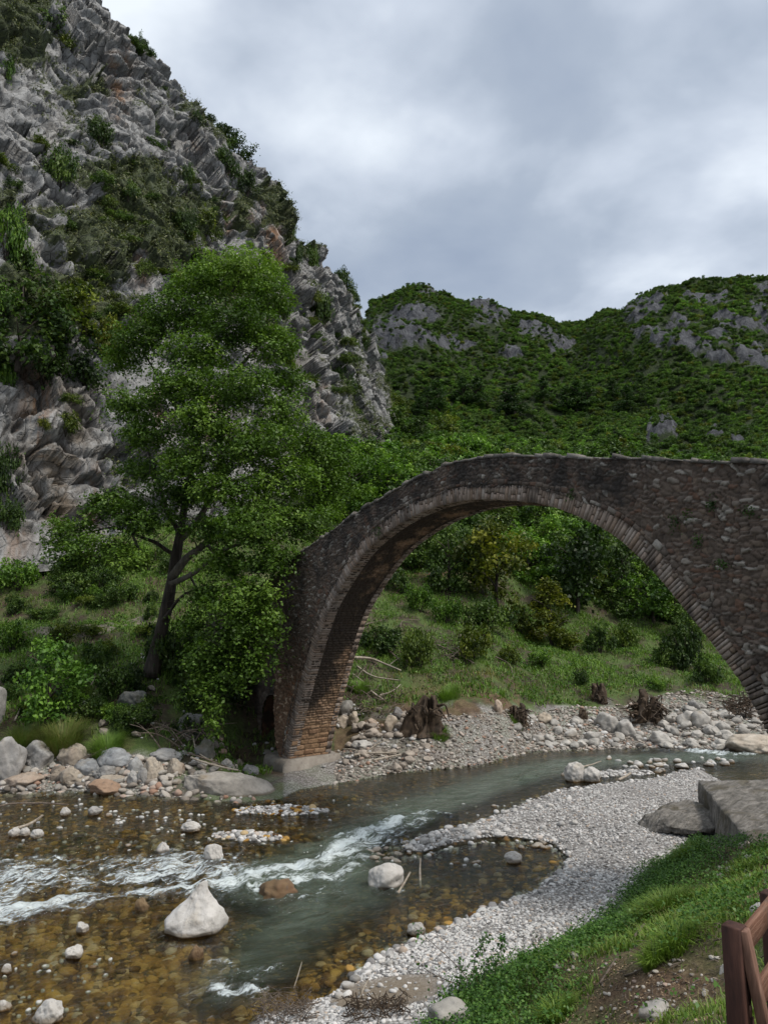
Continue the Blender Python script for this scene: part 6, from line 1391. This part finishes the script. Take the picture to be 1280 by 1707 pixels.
cliff_shrubs()
def cliff_grass():
    g = np.random.default_rng(18); m = (CK > .02) & (CK < 1.0) & (CVEG > .35) & (CUV[..., 0] > -60); idx = np.argwhere(m); q = idx[g.integers(len(idx), size=9000)]
    C = CQ[q[:, 0], q[:, 1]]; n = len(C); C = (C[:, None] + g.normal(size=(n, 9, 3)) * np.array([.28, .28, .16])).reshape(-1, 3); C[:, 0] += .1
    N_ = g.normal(size=C.shape) * .6 + np.array([.3, -.3, .6]); V, Q = leaf_quads(C, N_, .34, g, .32)
    tn = np.repeat(np.clip(.45 + .25 * g.normal(size=n), 0, 1), 9) + .1 * g.normal(size=9 * n)
    struct(foliage('cliff_grass', V, Q, np.clip(tn, 0, 1), M['cliff_leaf']), 'stuff', 'dry grass and herbs growing on the ledges of the cliff')
M['cliff_leaf'] = leaf_mat('cliff_leaf', (.03, .042, .014), (.075, .095, .03), (.15, .15, .06), .2, 'none')
cliff_grass()
# undergrowth of the left bank
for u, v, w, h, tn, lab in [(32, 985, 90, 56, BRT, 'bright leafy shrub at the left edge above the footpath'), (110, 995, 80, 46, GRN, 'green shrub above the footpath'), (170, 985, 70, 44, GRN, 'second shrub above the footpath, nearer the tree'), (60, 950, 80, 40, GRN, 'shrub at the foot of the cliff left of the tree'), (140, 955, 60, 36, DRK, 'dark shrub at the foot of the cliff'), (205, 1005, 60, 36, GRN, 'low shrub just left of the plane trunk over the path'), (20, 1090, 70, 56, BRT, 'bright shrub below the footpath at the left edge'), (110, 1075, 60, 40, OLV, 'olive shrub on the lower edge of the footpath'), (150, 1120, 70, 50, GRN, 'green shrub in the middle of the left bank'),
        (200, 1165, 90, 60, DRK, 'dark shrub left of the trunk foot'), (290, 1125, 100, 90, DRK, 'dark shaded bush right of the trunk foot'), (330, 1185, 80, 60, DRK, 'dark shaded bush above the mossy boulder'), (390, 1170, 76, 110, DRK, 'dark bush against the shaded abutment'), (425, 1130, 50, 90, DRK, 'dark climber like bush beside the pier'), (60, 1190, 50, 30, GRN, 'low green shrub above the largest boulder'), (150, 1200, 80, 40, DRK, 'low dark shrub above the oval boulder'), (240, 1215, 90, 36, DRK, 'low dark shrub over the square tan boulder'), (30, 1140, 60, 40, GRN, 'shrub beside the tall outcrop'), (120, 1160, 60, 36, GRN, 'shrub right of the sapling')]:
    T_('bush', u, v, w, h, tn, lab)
T_('tree', 78, 1212, 120, 150, (1.25, 1.5, 1.1), 'slim pale green sapling standing on the left bank above the boulders', name='sapling')
for _ in range(46):
    T_('bush', vr.uniform(-20, 330), vr.choice([vr.uniform(925, 1040), vr.uniform(1060, 1225)]), vr.uniform(24, 60), vr.uniform(16, 34), vr.choice([GRN, GRN, DRK, OLV, BRT]), 'small shrub among the undergrowth of the left bank', 'shrub', 'small undergrowth shrubs of the left bank', parts=False)
# climbers on the spandrel wall
def wall_plant(u, v, w, h, label):
    a, z = onplane(u, v); p = bp(a, -.03, z); g = np.random.default_rng(int(u)); k = p[1] / F
    V, Q, ti = crown([(0, 0, 0, w * k / 2, .10, h * k / 2), (w * k * .2, 0, -h * k * .2, w * k / 3, .08, h * k / 3)], .06, g, 1., 14, .10, .9, .2)
    o = foliage('wall_plant', V, Q, ti, M['bush_leaf']); o.location = tuple(p); o.color = (.6, .75, .6, 1); tag(o, label, 'plant')
for a in [(1184, 836, 24, 24, 'small plant in the bridge wall, highest of the wall plants'), (1130, 872, 34, 30, 'largest dark plant growing out of the bridge wall'), (1146, 858, 14, 20, 'thin plant just above the largest wall plant'), (1206, 936, 26, 20, 'plant low in the bridge wall above the arch ring'), (954, 822, 12, 14, 'tuft growing on the hood course right of the crown'), (632, 886, 16, 18, 'tuft growing on the arch ring at the left haunch'), (1250, 850, 40, 22, 'thin growth on the bridge wall near the right edge'), (1165, 900, 26, 18, 'faint green tuft between the wall plants'), (1196, 760, 8, 10, 'tiny plant under the coping at the right')]: wall_plant(*a)

# ---------------------------------------- woods on the hill
def hill_woods():
    g = np.random.default_rng(33); pts = []
    def samp(n, y0, y1, t0, t1):
        y = np.sqrt(g.uniform(y0 ** 2, y1 ** 2, n)); t = g.uniform(t0, t1, n); return t * y, y
    X, Y = [], []
    for y0, y1, sp in ((58, 110, 3.5), (110, 200, 3.3), (200, 330, 2.9), (330, 640, 2.7)):
        n = int(.5 * (y1 ** 2 - y0 ** 2) * 1.1 / sp ** 2 * 1.25); x, y = samp(n, y0, y1, -.12 if y0 > 100 else -.1, .98 if y0 > 100 else .65); X.append(x); Y.append(y)
    x, y = np.concatenate(X), np.concatenate(Y)
    t = x / y; u = 640 + F * t; d = y - np.interp(t, FS_t, FS_y)
    dmin = np.interp(u, [500, 600, 700, 800, 880, 960, 1100, 1280], [24, 30, 30, 29, 27, 28, 27, 30])
    ok = (d > dmin) & ~((u < 640) & (y < 75)); x, y, u, d = x[ok], y[ok], u[ok], d[ok]
    # leave the crags bare
    ti = np.clip(((x / y + 1.3) / 2.6 * 619).round().astype(int), 0, 619); rows = HILL_P.reshape(-1, 620, 3)[:, 0, 1]; yi = np.clip(np.searchsorted(rows, y), 0, len(rows) - 1)
    rk = HILL_R.reshape(-1, 620)[yi, ti]; zh = HILL_P.reshape(-1, 620, 3)[yi, ti, 2]
    ok = (rk < .36 + .7 * (g.random(len(x)) < .22)); x, y, u = x[ok], y[ok], u[ok]; zh = zh[ok]
    z = np.where(y > 72, zh, zt(x, y))
    # behind the cliff or hidden far to the right
    uv = uv_of(np.stack([x, y, z + 3], 1)); ok = (uv[:, 0] > 470) & (uv[:, 0] < 1420); x, y, z, u = x[ok], y[ok], z[ok], u[ok]
    n = len(x); P = np.stack([x, y, z], 1); tone = fbm(P * .018, 3, 91) + .25 * g.normal(size=n); big = fbm(P * .03, 2, 95)
    size = np.where(y < 200, g.uniform(3.6, 6.4, n), np.where(y < 330, g.uniform(2.4, 4.2, n), g.uniform(2.0, 3.6, n))) * (1 + .25 * big)
    cols = np.array([DRK, GRN, BRT, OLV, YEL, GRY, (.8, .9, .75)]); ci = g.choice(7, n, p=[.10, .34, .27, .10, .03, .02, .14]); c = cols[ci] * np.clip(1 + .28 * tone, .6, 1.5)[:, None]
    kind = g.random(n) < .62
    order = np.argsort(y); near = order[:215]
    for i in near:
        uvi = uv_of(P[i])[0]; where = 'in the wood seen through the arch' if uvi[0] > 640 and uvi[1] > 830 else ('in the wood left of the bridge crown' if uvi[0] < 720 else 'in the wood behind the bridge parapet')
        ton = {0: 'dark green', 1: 'mid green', 2: 'bright green', 3: 'olive', 4: 'yellowish', 5: 'greyish', 6: 'dull green'}[int(ci[i])]
        plant('tree' if kind[i] else 'bush', P[i] - np.array([0, 0, .3]), size[i] if kind[i] else size[i] * .62, tuple(c[i]), f'{ton} {"tree" if kind[i] else "bushy tree"} {where}', 'tree', f'{ton} {"trees" if kind[i] else "bushy trees"} {where}', vr.uniform(.85, 1.2), True, 'tree' if kind[i] else 'bushy_tree')
    far = order[215:]
    coll = bpy.data.collections.new('forest_crowns'); 
    for i in range(6):
        kd = 'bush' if i < 4 else 'tree'; V, Q, ti_ = proto(kd, 400 + i, .5 if kd == 'bush' else .5, .13 if kd == 'bush' else .09)
        if kd == 'tree': V = V * np.array([1.5, 1.5, 1.35]) - np.array([0, 0, .2])
        o = bpy.data.objects.new('crown', mesh_data('crown', V, Q, M['forest_leaf'], fattrs={'tint': ti_}, smooth=False)); coll.objects.link(o)
    me = bpy.data.meshes.new('hill_forest'); m = len(far); me.vertices.add(m); Pf = P[far] - np.array([0, 0, .3]); me.vertices.foreach_set('co', Pf.astype(np.float32).ravel())
    a = me.attributes.new('sc', 'FLOAT', 'POINT'); a.data.foreach_set('value', (size[far] * .72).astype(np.float32))
    a = me.attributes.new('rz', 'FLOAT', 'POINT'); a.data.foreach_set('value', g.uniform(0, 6.28, m).astype(np.float32))
    a = me.attributes.new('idx', 'INT', 'POINT'); a.data.foreach_set('value', g.integers(0, 6, m).astype(np.int32))
    a = me.attributes.new('ctint', 'FLOAT_COLOR', 'POINT'); a.data.foreach_set('color', np.column_stack([c[far], np.ones(m)]).astype(np.float32).ravel())
    o = link(bpy.data.objects.new('hill_forest', me)); struct(o, 'stuff', 'dense green wood covering the far hillsides', 'wood')
    ng = bpy.data.node_groups.new('forest', 'GeometryNodeTree'); ng.interface.new_socket('Geometry', in_out='INPUT', socket_type='NodeSocketGeometry'); ng.interface.new_socket('Geometry', in_out='OUTPUT', socket_type='NodeSocketGeometry')
    N = ng.nodes; L = ng.links; gi = N.new('NodeGroupInput'); go = N.new('NodeGroupOutput'); ip = N.new('GeometryNodeInstanceOnPoints'); ci_ = N.new('GeometryNodeCollectionInfo')
    ci_.inputs['Collection'].default_value = coll; ci_.inputs['Separate Children'].default_value = True; ci_.inputs['Reset Children'].default_value = True
    def na(nm, ty): q = N.new('GeometryNodeInputNamedAttribute'); q.data_type = ty; q.inputs[0].default_value = nm; return q.outputs[0]
    cx = N.new('ShaderNodeCombineXYZ'); L.new(na('rz', 'FLOAT'), cx.inputs[2]); er = N.new('FunctionNodeEulerToRotation'); L.new(cx.outputs[0], er.inputs[0])
    L.new(gi.outputs[0], ip.inputs['Points']); L.new(ci_.outputs[0], ip.inputs['Instance']); ip.inputs['Pick Instance'].default_value = True
    L.new(na('idx', 'INT'), ip.inputs['Instance Index']); L.new(er.outputs[0], ip.inputs['Rotation']); L.new(na('sc', 'FLOAT'), ip.inputs['Scale']); L.new(ip.outputs[0], go.inputs[0])
    md = o.modifiers.new('forest', 'NODES'); md.node_group = ng
    print('forest', n, 'far', m)
hill_woods()

# ---------------------------------------- grass and weeds
def blades(name, P, h, wd, g, mat, label, lean=.45, up=None, kind='stuff', loc=None, tintc=.55, tints=.2, spread=None):
    n = len(P); a = g.uniform(0, 6.28, n); d = np.stack([np.cos(a), np.sin(a), 0 * a], 1) if spread is None else spread
    s = np.stack([-d[:, 1], d[:, 0], 0 * a], 1); hh = (h * g.uniform(.5, 1.3, n))[:, None]; w = (wd * g.uniform(.6, 1.3, n))[:, None]; ln = (lean * g.uniform(.2, 1.6, n))[:, None]
    z = np.array([0, 0, 1.]); m = P + d * hh * ln * .35 + z * hh * .6; t = P + d * hh * ln + z * hh * (1 - .3 * ln)
    V = np.stack([P - s * w / 2, P + s * w / 2, m + s * w * .4, m - s * w * .4, t], 1).reshape(-1, 3); i = np.arange(n) * 5
    Q = np.stack([i, i + 1, i + 2, i + 3], 1); T = np.stack([i + 3, i + 2, i + 4], 1); ti = np.clip(tintc + g.normal(0, tints, n), 0, 1)
    if loc is not None: V = V - np.asarray(loc)
    o = obj(name, V, [Q, T], mat, fattrs={'tint': np.concatenate([ti, ti])}, smooth=False, loc=None)
    if loc is not None: o.location = tuple(loc)
    if kind: struct(o, kind, label)
    return o
def near_grass():
    g = np.random.default_rng(44); n = 400000; x = g.uniform(-2, 14, n); y = g.uniform(2.5, 20, n)
    uv = uv_of(np.stack([x, y, zt(x, y)], 1)); ok = (uv[:, 0] > 640) & (uv[:, 0] < 1900) & (uv[:, 1] < 1900) & (uv[:, 1] > 1290) & inside(x, y, FOOTP); x, y, uv = x[ok], y[ok], uv[ok]
    P = np.stack([x, y, 0 * x], 1); den = fbm(P * .55, 3, 7) + .35 * fbm(P * 2.2, 2, 8); df = poly_dist(x, y, FOOT)
    u, v = uv[:, 0], uv[:, 1]
    # litter and bare earth: the patch before the fence, and a strip higher up
    bare = np.exp(-((u - 1090) / 110) ** 2 - ((v - 1640) / 42) ** 2) + .8 * np.exp(-((u - 1240) / 60) ** 2 - ((v - 1480) / 22) ** 2) + .5 * np.exp(-((u - 1030) / 50) ** 2 - ((v - 1585) / 30) ** 2)
    pr = np.clip(.38 + .9 * den - .9 * bare, .02, 1) * np.clip(y / 9, .15, 1)
    k = g.random(len(x)) < pr; x, y, den, bare, u, v = x[k], y[k], den[k], bare[k], u[k], v[k]
    if len(x) > 140000: q = g.choice(len(x), 140000, False); x, y, den, bare, u, v = x[q], y[q], den[q], bare[q], u[q], v[q]
    P = np.stack([x, y, zt(x, y) - .01], 1); tall = .09 + .13 * np.clip(den, 0, 1)
    dry = np.clip(.62 + .4 * den - .35 * bare, .1, .9)
    blades('grass', P, tall, .011 + .0006 * y, g, M['grass'], 'green grass growing on the near bank', .6, tintc=dry, tints=.2)
    q = g.choice(len(x), 2600, False); blades('dead_stems', np.stack([x[q], y[q], zt(x[q], y[q])], 1), .24, .008, g, M['grass'], 'dry straw coloured stems among the grass of the near bank', .8, tintc=.05, tints=.08)
    # broad leaved weeds along the lower edge
    n = 90000; x = g.uniform(-1, 11, n); y = g.uniform(6, 20, n); df = poly_dist(x, y, FOOT); ins = inside(x, y, FOOTP); uv = uv_of(np.stack([x, y, zt(x, y)], 1)); P = np.stack([x, y, 0 * x], 1)
    w = np.where(ins, np.exp(-(df / 1.6) ** 2) + .25 * sst(fbm(P * .8, 3, 17), .1, .5), .5 * np.exp(-(df / .15) ** 2)); w = w * (uv[:, 0] > 690) * (uv[:, 0] < 1300) * (1 - np.clip(np.exp(-((uv[:, 0] - 1090) / 90) ** 2 - ((uv[:, 1] - 1640) / 35) ** 2), 0, 1) * .9) * (uv[:, 1] > 1400)
    k = g.random(n) < w * .9; x, y = x[k], y[k]; hgt = g.random(len(x)) ** .7 * .28; C = np.stack([x, y, zt(x, y) + .02 + hgt], 1)
    per = 4; C = (C[:, None] + g.normal(size=(len(C), per, 3)) * np.array([.06, .06, .03])).reshape(-1, 3); N_ = g.normal(size=C.shape) * .5 + np.array([0, 0, .9]); V, Q = leaf_quads(C, N_, .05, g, .7)
    o = foliage('weeds', V, Q, np.clip(.5 + g.normal(0, .3, len(Q)), 0, 1), M['weed_leaf']); o.color = (.95, .95, .85, 1); struct(o, 'stuff', 'broad leaved weeds and nettles along the foot of the near slope')
    # leaf litter
    n = 30000; x = g.uniform(.5, 8, n); y = g.uniform(3.5, 15, n); uv = uv_of(np.stack([x, y, zt(x, y)], 1)); k = (uv[:, 0] > 900) & (uv[:, 0] < 1290) & (uv[:, 1] > 1400) & (fbm(np.stack([x, y, 0 * x], 1) * .7, 3, 61) + .5 * np.exp(-((uv[:, 0] - 1090) / 120) ** 2 - ((uv[:, 1] - 1640) / 50) ** 2) > .05); x, y = x[k], y[k]
    C = np.stack([x, y, zt(x, y) + .012], 1); V, Q = leaf_quads(C, g.normal(size=C.shape) * .3 + np.array([0, 0, 1.]), .035, g, .5)
    m, t = material('litter'); t.out(t.bsdf(t.ramp(t.attr('tint'), [(0, (.05, .03, .015)), (.5, (.16, .105, .06)), (1, (.32, .25, .16))]), .9)); struct(foliage('leaf_litter', V, Q, g.random(len(Q)), m), 'stuff', 'dry brown leaf litter on the near bank')
near_grass()
def litter_twigs():
    g = np.random.default_rng(77); mb = MB(); n = 0
    while n < 420:
        p = G(g.uniform(930, 1285), g.uniform(1430, 1706)); l = g.uniform(.03, .14); a = g.uniform(0, 6.28); d = np.array([math.cos(a), math.sin(a), g.normal() * .2]) * l
        mb.add(*tube(spline([p - d, p + np.array([0, 0, .03]) + g.normal(size=3) * l * .2, p + d], 5), np.linspace(.006, .002, 5) * g.uniform(.5, 1.4), 4, False)); n += 1
    struct(mb.build('fallen_twigs', M['dead_wood']), 'stuff', 'fallen twigs scattered over the near bank')
    n = 3600; x = g.uniform(.5, 7, n); y = g.uniform(3.2, 13, n); uv = uv_of(np.stack([x, y, zt(x, y)], 1)); b = np.exp(-((uv[:, 0] - 1090) / 130) ** 2 - ((uv[:, 1] - 1645) / 55) ** 2) + .6 * np.exp(-((uv[:, 0] - 1240) / 70) ** 2 - ((uv[:, 1] - 1480) / 26) ** 2); k = (g.random(n) < b) ; x, y = x[k], y[k]
    mb = MB(); z = zt(x, y)
    for i in range(len(x)):
        P, T = rock_shape(500 + i % 8, 1, 9, .05, .7); s = .008 + .03 * g.random() ** 3; mb.add(P * np.array([s * 1.2, s, s * .6]) + np.array([x[i], y[i], z[i] + s * .2]), T=T, a=g.random())
    struct(mb.build('litter_pebbles', M['bank_stone']), 'stuff', 'small pebbles mixed into the leaf litter')
litter_twigs()
def tuft(u, v, r, h, n, label, seed, mat='grass', tc=.8):
    g = np.random.default_rng(seed); p = G(u, v); a = g.uniform(0, 6.28, n); q = np.sqrt(g.random(n)) * r * .55; P = np.stack([p[0] + q * np.cos(a), p[1] + q * np.sin(a), 0 * a], 1); P[:, 2] = zt(P[:, 0], P[:, 1]) - .02
    o = blades('grass_tuft', P, h, .014, g, M[mat], None, .75, kind=None, loc=p, tintc=tc, tints=.15, spread=np.stack([np.cos(a), np.sin(a), 0 * a], 1)); tag(o, label, 'grass tuft')
tuft(1112, 1520, .9, .36, 1900, 'largest rounded tuft of long grass on the near slope', 1, tc=.6); tuft(1125, 1570, .5, .24, 500, 'lower tuft of long grass just below the largest one', 2); tuft(1150, 1432, .55, .36, 1400, 'tuft of grass in front of the leaning grey slab', 3)
tuft(1260, 1352, .8, .45, 2600, 'dry brownish grass tuft on top of the stone platform', 4, tc=.35); tuft(930, 1700, .3, .26, 700, 'bright lime grass tuft at the bottom edge among weeds', 5, tc=.95); tuft(1090, 1608, .25, .22, 500, 'small tuft of bright grass at the edge of the litter', 6, tc=.95)
tuft(40, 1232, .9, .8, 900, 'dry yellow grass tuft above the pitted boulder', 7, 'grass_far', .25) if False else None
tuft(105, 1246, 1.2, .95, 2600, 'dry yellowish tuft of tall grass above the grey boulders', 8, 'grass_far', .3); tuft(180, 1256, 1.0, .7, 1800, 'green grass tuft behind the smooth oval boulder', 9, 'grass_far', .7); tuft(732, 1226, .8, .4, 900, 'green grass tuft below the hollow stump', 10, 'grass_far', .75); tuft(40, 1240, .9, .8, 1500, 'dry grass tuft between the outcrop and the largest boulder', 11, 'grass_far', .35)
tuft(600, 1150, .8, .5, 900, 'green grass tuft right of the pier', 12, 'grass_far', .8); tuft(750, 1160, 1., .5, 900, 'bright grass tuft above the hollow stump', 13, 'grass_far', .8); tuft(860, 1205, .6, .35, 500, 'grass tuft beside the small stump', 14, 'grass_far', .6)
def far_grass():
    g = np.random.default_rng(55); n = 300000; t = g.uniform(tt(-60), tt(1290), n); y = np.sqrt(g.uniform(27 ** 2, 72 ** 2, n)); x = t * y; u = 640 + F * t; d = y - np.interp(t, FS_t, FS_y)
    gw = np.interp(u, [0, 430, 520, 600, 700, 800, 900, 1000, 1130, 1280], [2.2, 3, 5.5, 5, 4.2, 3.6, 4.2, 5.5, 8, 11]); P = np.stack([x, y, 0 * x], 1); nz = fbm(P * .35, 3, 3); nz2 = fbm(P * 1.2, 2, 4)
    pr = sst(d + 1.2 * nz2, gw, gw + 1.2) * np.clip(.62 + .6 * nz + .3 * nz2, .05, 1); pr *= np.where((u < 470), .9, 1)
    k = g.random(n) < pr * .7; x, y, nz, nz2, u, d = x[k], y[k], nz[k], nz2[k], u[k], d[k]
    P = np.stack([x, y, zt(x, y) - .03], 1); tc = np.clip(.66 + .35 * nz - .25 * np.exp(-((d - 7) / 3) ** 2) * (u > 600), .1, .95)
    blades('meadow_grass', P, .30 + .12 * np.clip(nz2, 0, 1), .05, g, M['grass_far'], 'rough green and straw coloured grass on the far banks', .7, tintc=tc, tints=.18)
    # herbs: low leafy cover
    n = 11000; q = g.choice(len(x), min(n, len(x)), False); C = P[q]; C = (C[:, None] + g.normal(size=(len(C), 5, 3)) * np.array([.22, .22, .08]) + np.array([0, 0, .16])).reshape(-1, 3); V, Q = leaf_quads(C, g.normal(size=C.shape) * .5 + np.array([0, 0, .9]), .15, g, .65)
    o = foliage('ground_cover', V, Q, np.clip(.42 + g.normal(0, .25, len(Q)), 0, 1), M['weed_leaf']); o.color = (1.05, 1.0, .7, 1); struct(o, 'stuff', 'low leafy herbs covering the far banks')
far_grass()
def bramble():
    g = np.random.default_rng(66); p = G(800, 1668); root = empty('bramble_bush', p); tag(root, 'straggling bramble bush with long bare arching stems at the bottom of the photo', 'shrub')
    Yb = p[1]; mb = MB(); C = []
    stems = [([(800, 1665), (770, 1620), (735, 1585), (690, 1545)], .010), ([(815, 1660), (760, 1640), (715, 1620), (697, 1602)], .010), ([(805, 1670), (790, 1610), (800, 1580), (812, 1560)], .008), ([(830, 1670), (825, 1620), (835, 1580), (838, 1562)], .008), ([(800, 1680), (768, 1640), (766, 1600)], .006), ([(790, 1700), (748, 1680), (740, 1655)], .010), ([(860, 1670), (850, 1630), (868, 1600), (880, 1590)], .007), ([(840, 1680), (880, 1640), (905, 1610)], .007), ([(800, 1690), (830, 1650), (850, 1610)], .007), ([(780, 1700), (800, 1650), (815, 1600)], .007), ([(900, 1690), (890, 1650), (900, 1625)], .006), ([(745, 1570), (722, 1555), (700, 1560)], .004)]
    for k, (pts, r) in enumerate(stems):
        q = spline([W(u, v, Y=Yb + .15 * math.sin(k * 2 + i)) for i, (u, v) in enumerate(pts)], 14); mb.add(*tube(q - p, np.linspace(r, r * .4, 14), 6))
        lo = 0 if k in (2, 3, 6, 7, 8, 9, 10) else 11
        for i in range(lo, 14): 
            m = 9 if lo == 0 else 3; C.append(q[i] + g.normal(size=(m, 3)) * .05)
    mb.build('stem', M['twig'], root)
    c2 = p + g.normal(size=(1300, 3)) * np.array([.38, .3, .13]) + np.array([.18, 0, .12]); C = np.concatenate(C + [c2]); V, Q = leaf_quads(C - p, g.normal(size=C.shape) * .6 + np.array([0, -.2, .8]), .065, g, .62)
    o = foliage('leaves', V, Q, np.clip(.4 + g.normal(0, .25, len(Q)), 0, 1), M['weed_leaf'], root); o.color = (.7, .8, .7, 1)
    for (u, v, h, lab) in [(895, 1575, .18, 'tiny upright weed alone on the near gravel'), (905, 1598, .10, 'small dark weed on the gravel below the tiny upright one')]:
        q = G(u, v); b_ = MB()
        r2 = empty('weed', q); tag(r2, lab, 'plant')
        for j in range(4): w = spline([(0, 0, 0), (g.normal() * .03, g.normal() * .03, h * .6), (g.normal() * .07, g.normal() * .06, h * 1.2)], 6); b_.add(*tube(w, .003, 4))
        b_.build('stem', M['twig'], r2); C = g.normal(size=(40, 3)) * np.array([.05, .05, h * .4]) + np.array([0, 0, h * .8]); V, Q = leaf_quads(C, g.normal(size=C.shape) + np.array([0, 0, .6]), .03, g); o = foliage('leaves', V, Q, g.random(len(Q)), M['weed_leaf'], r2); o.color = (.5, .55, .5, 1)
bramble()
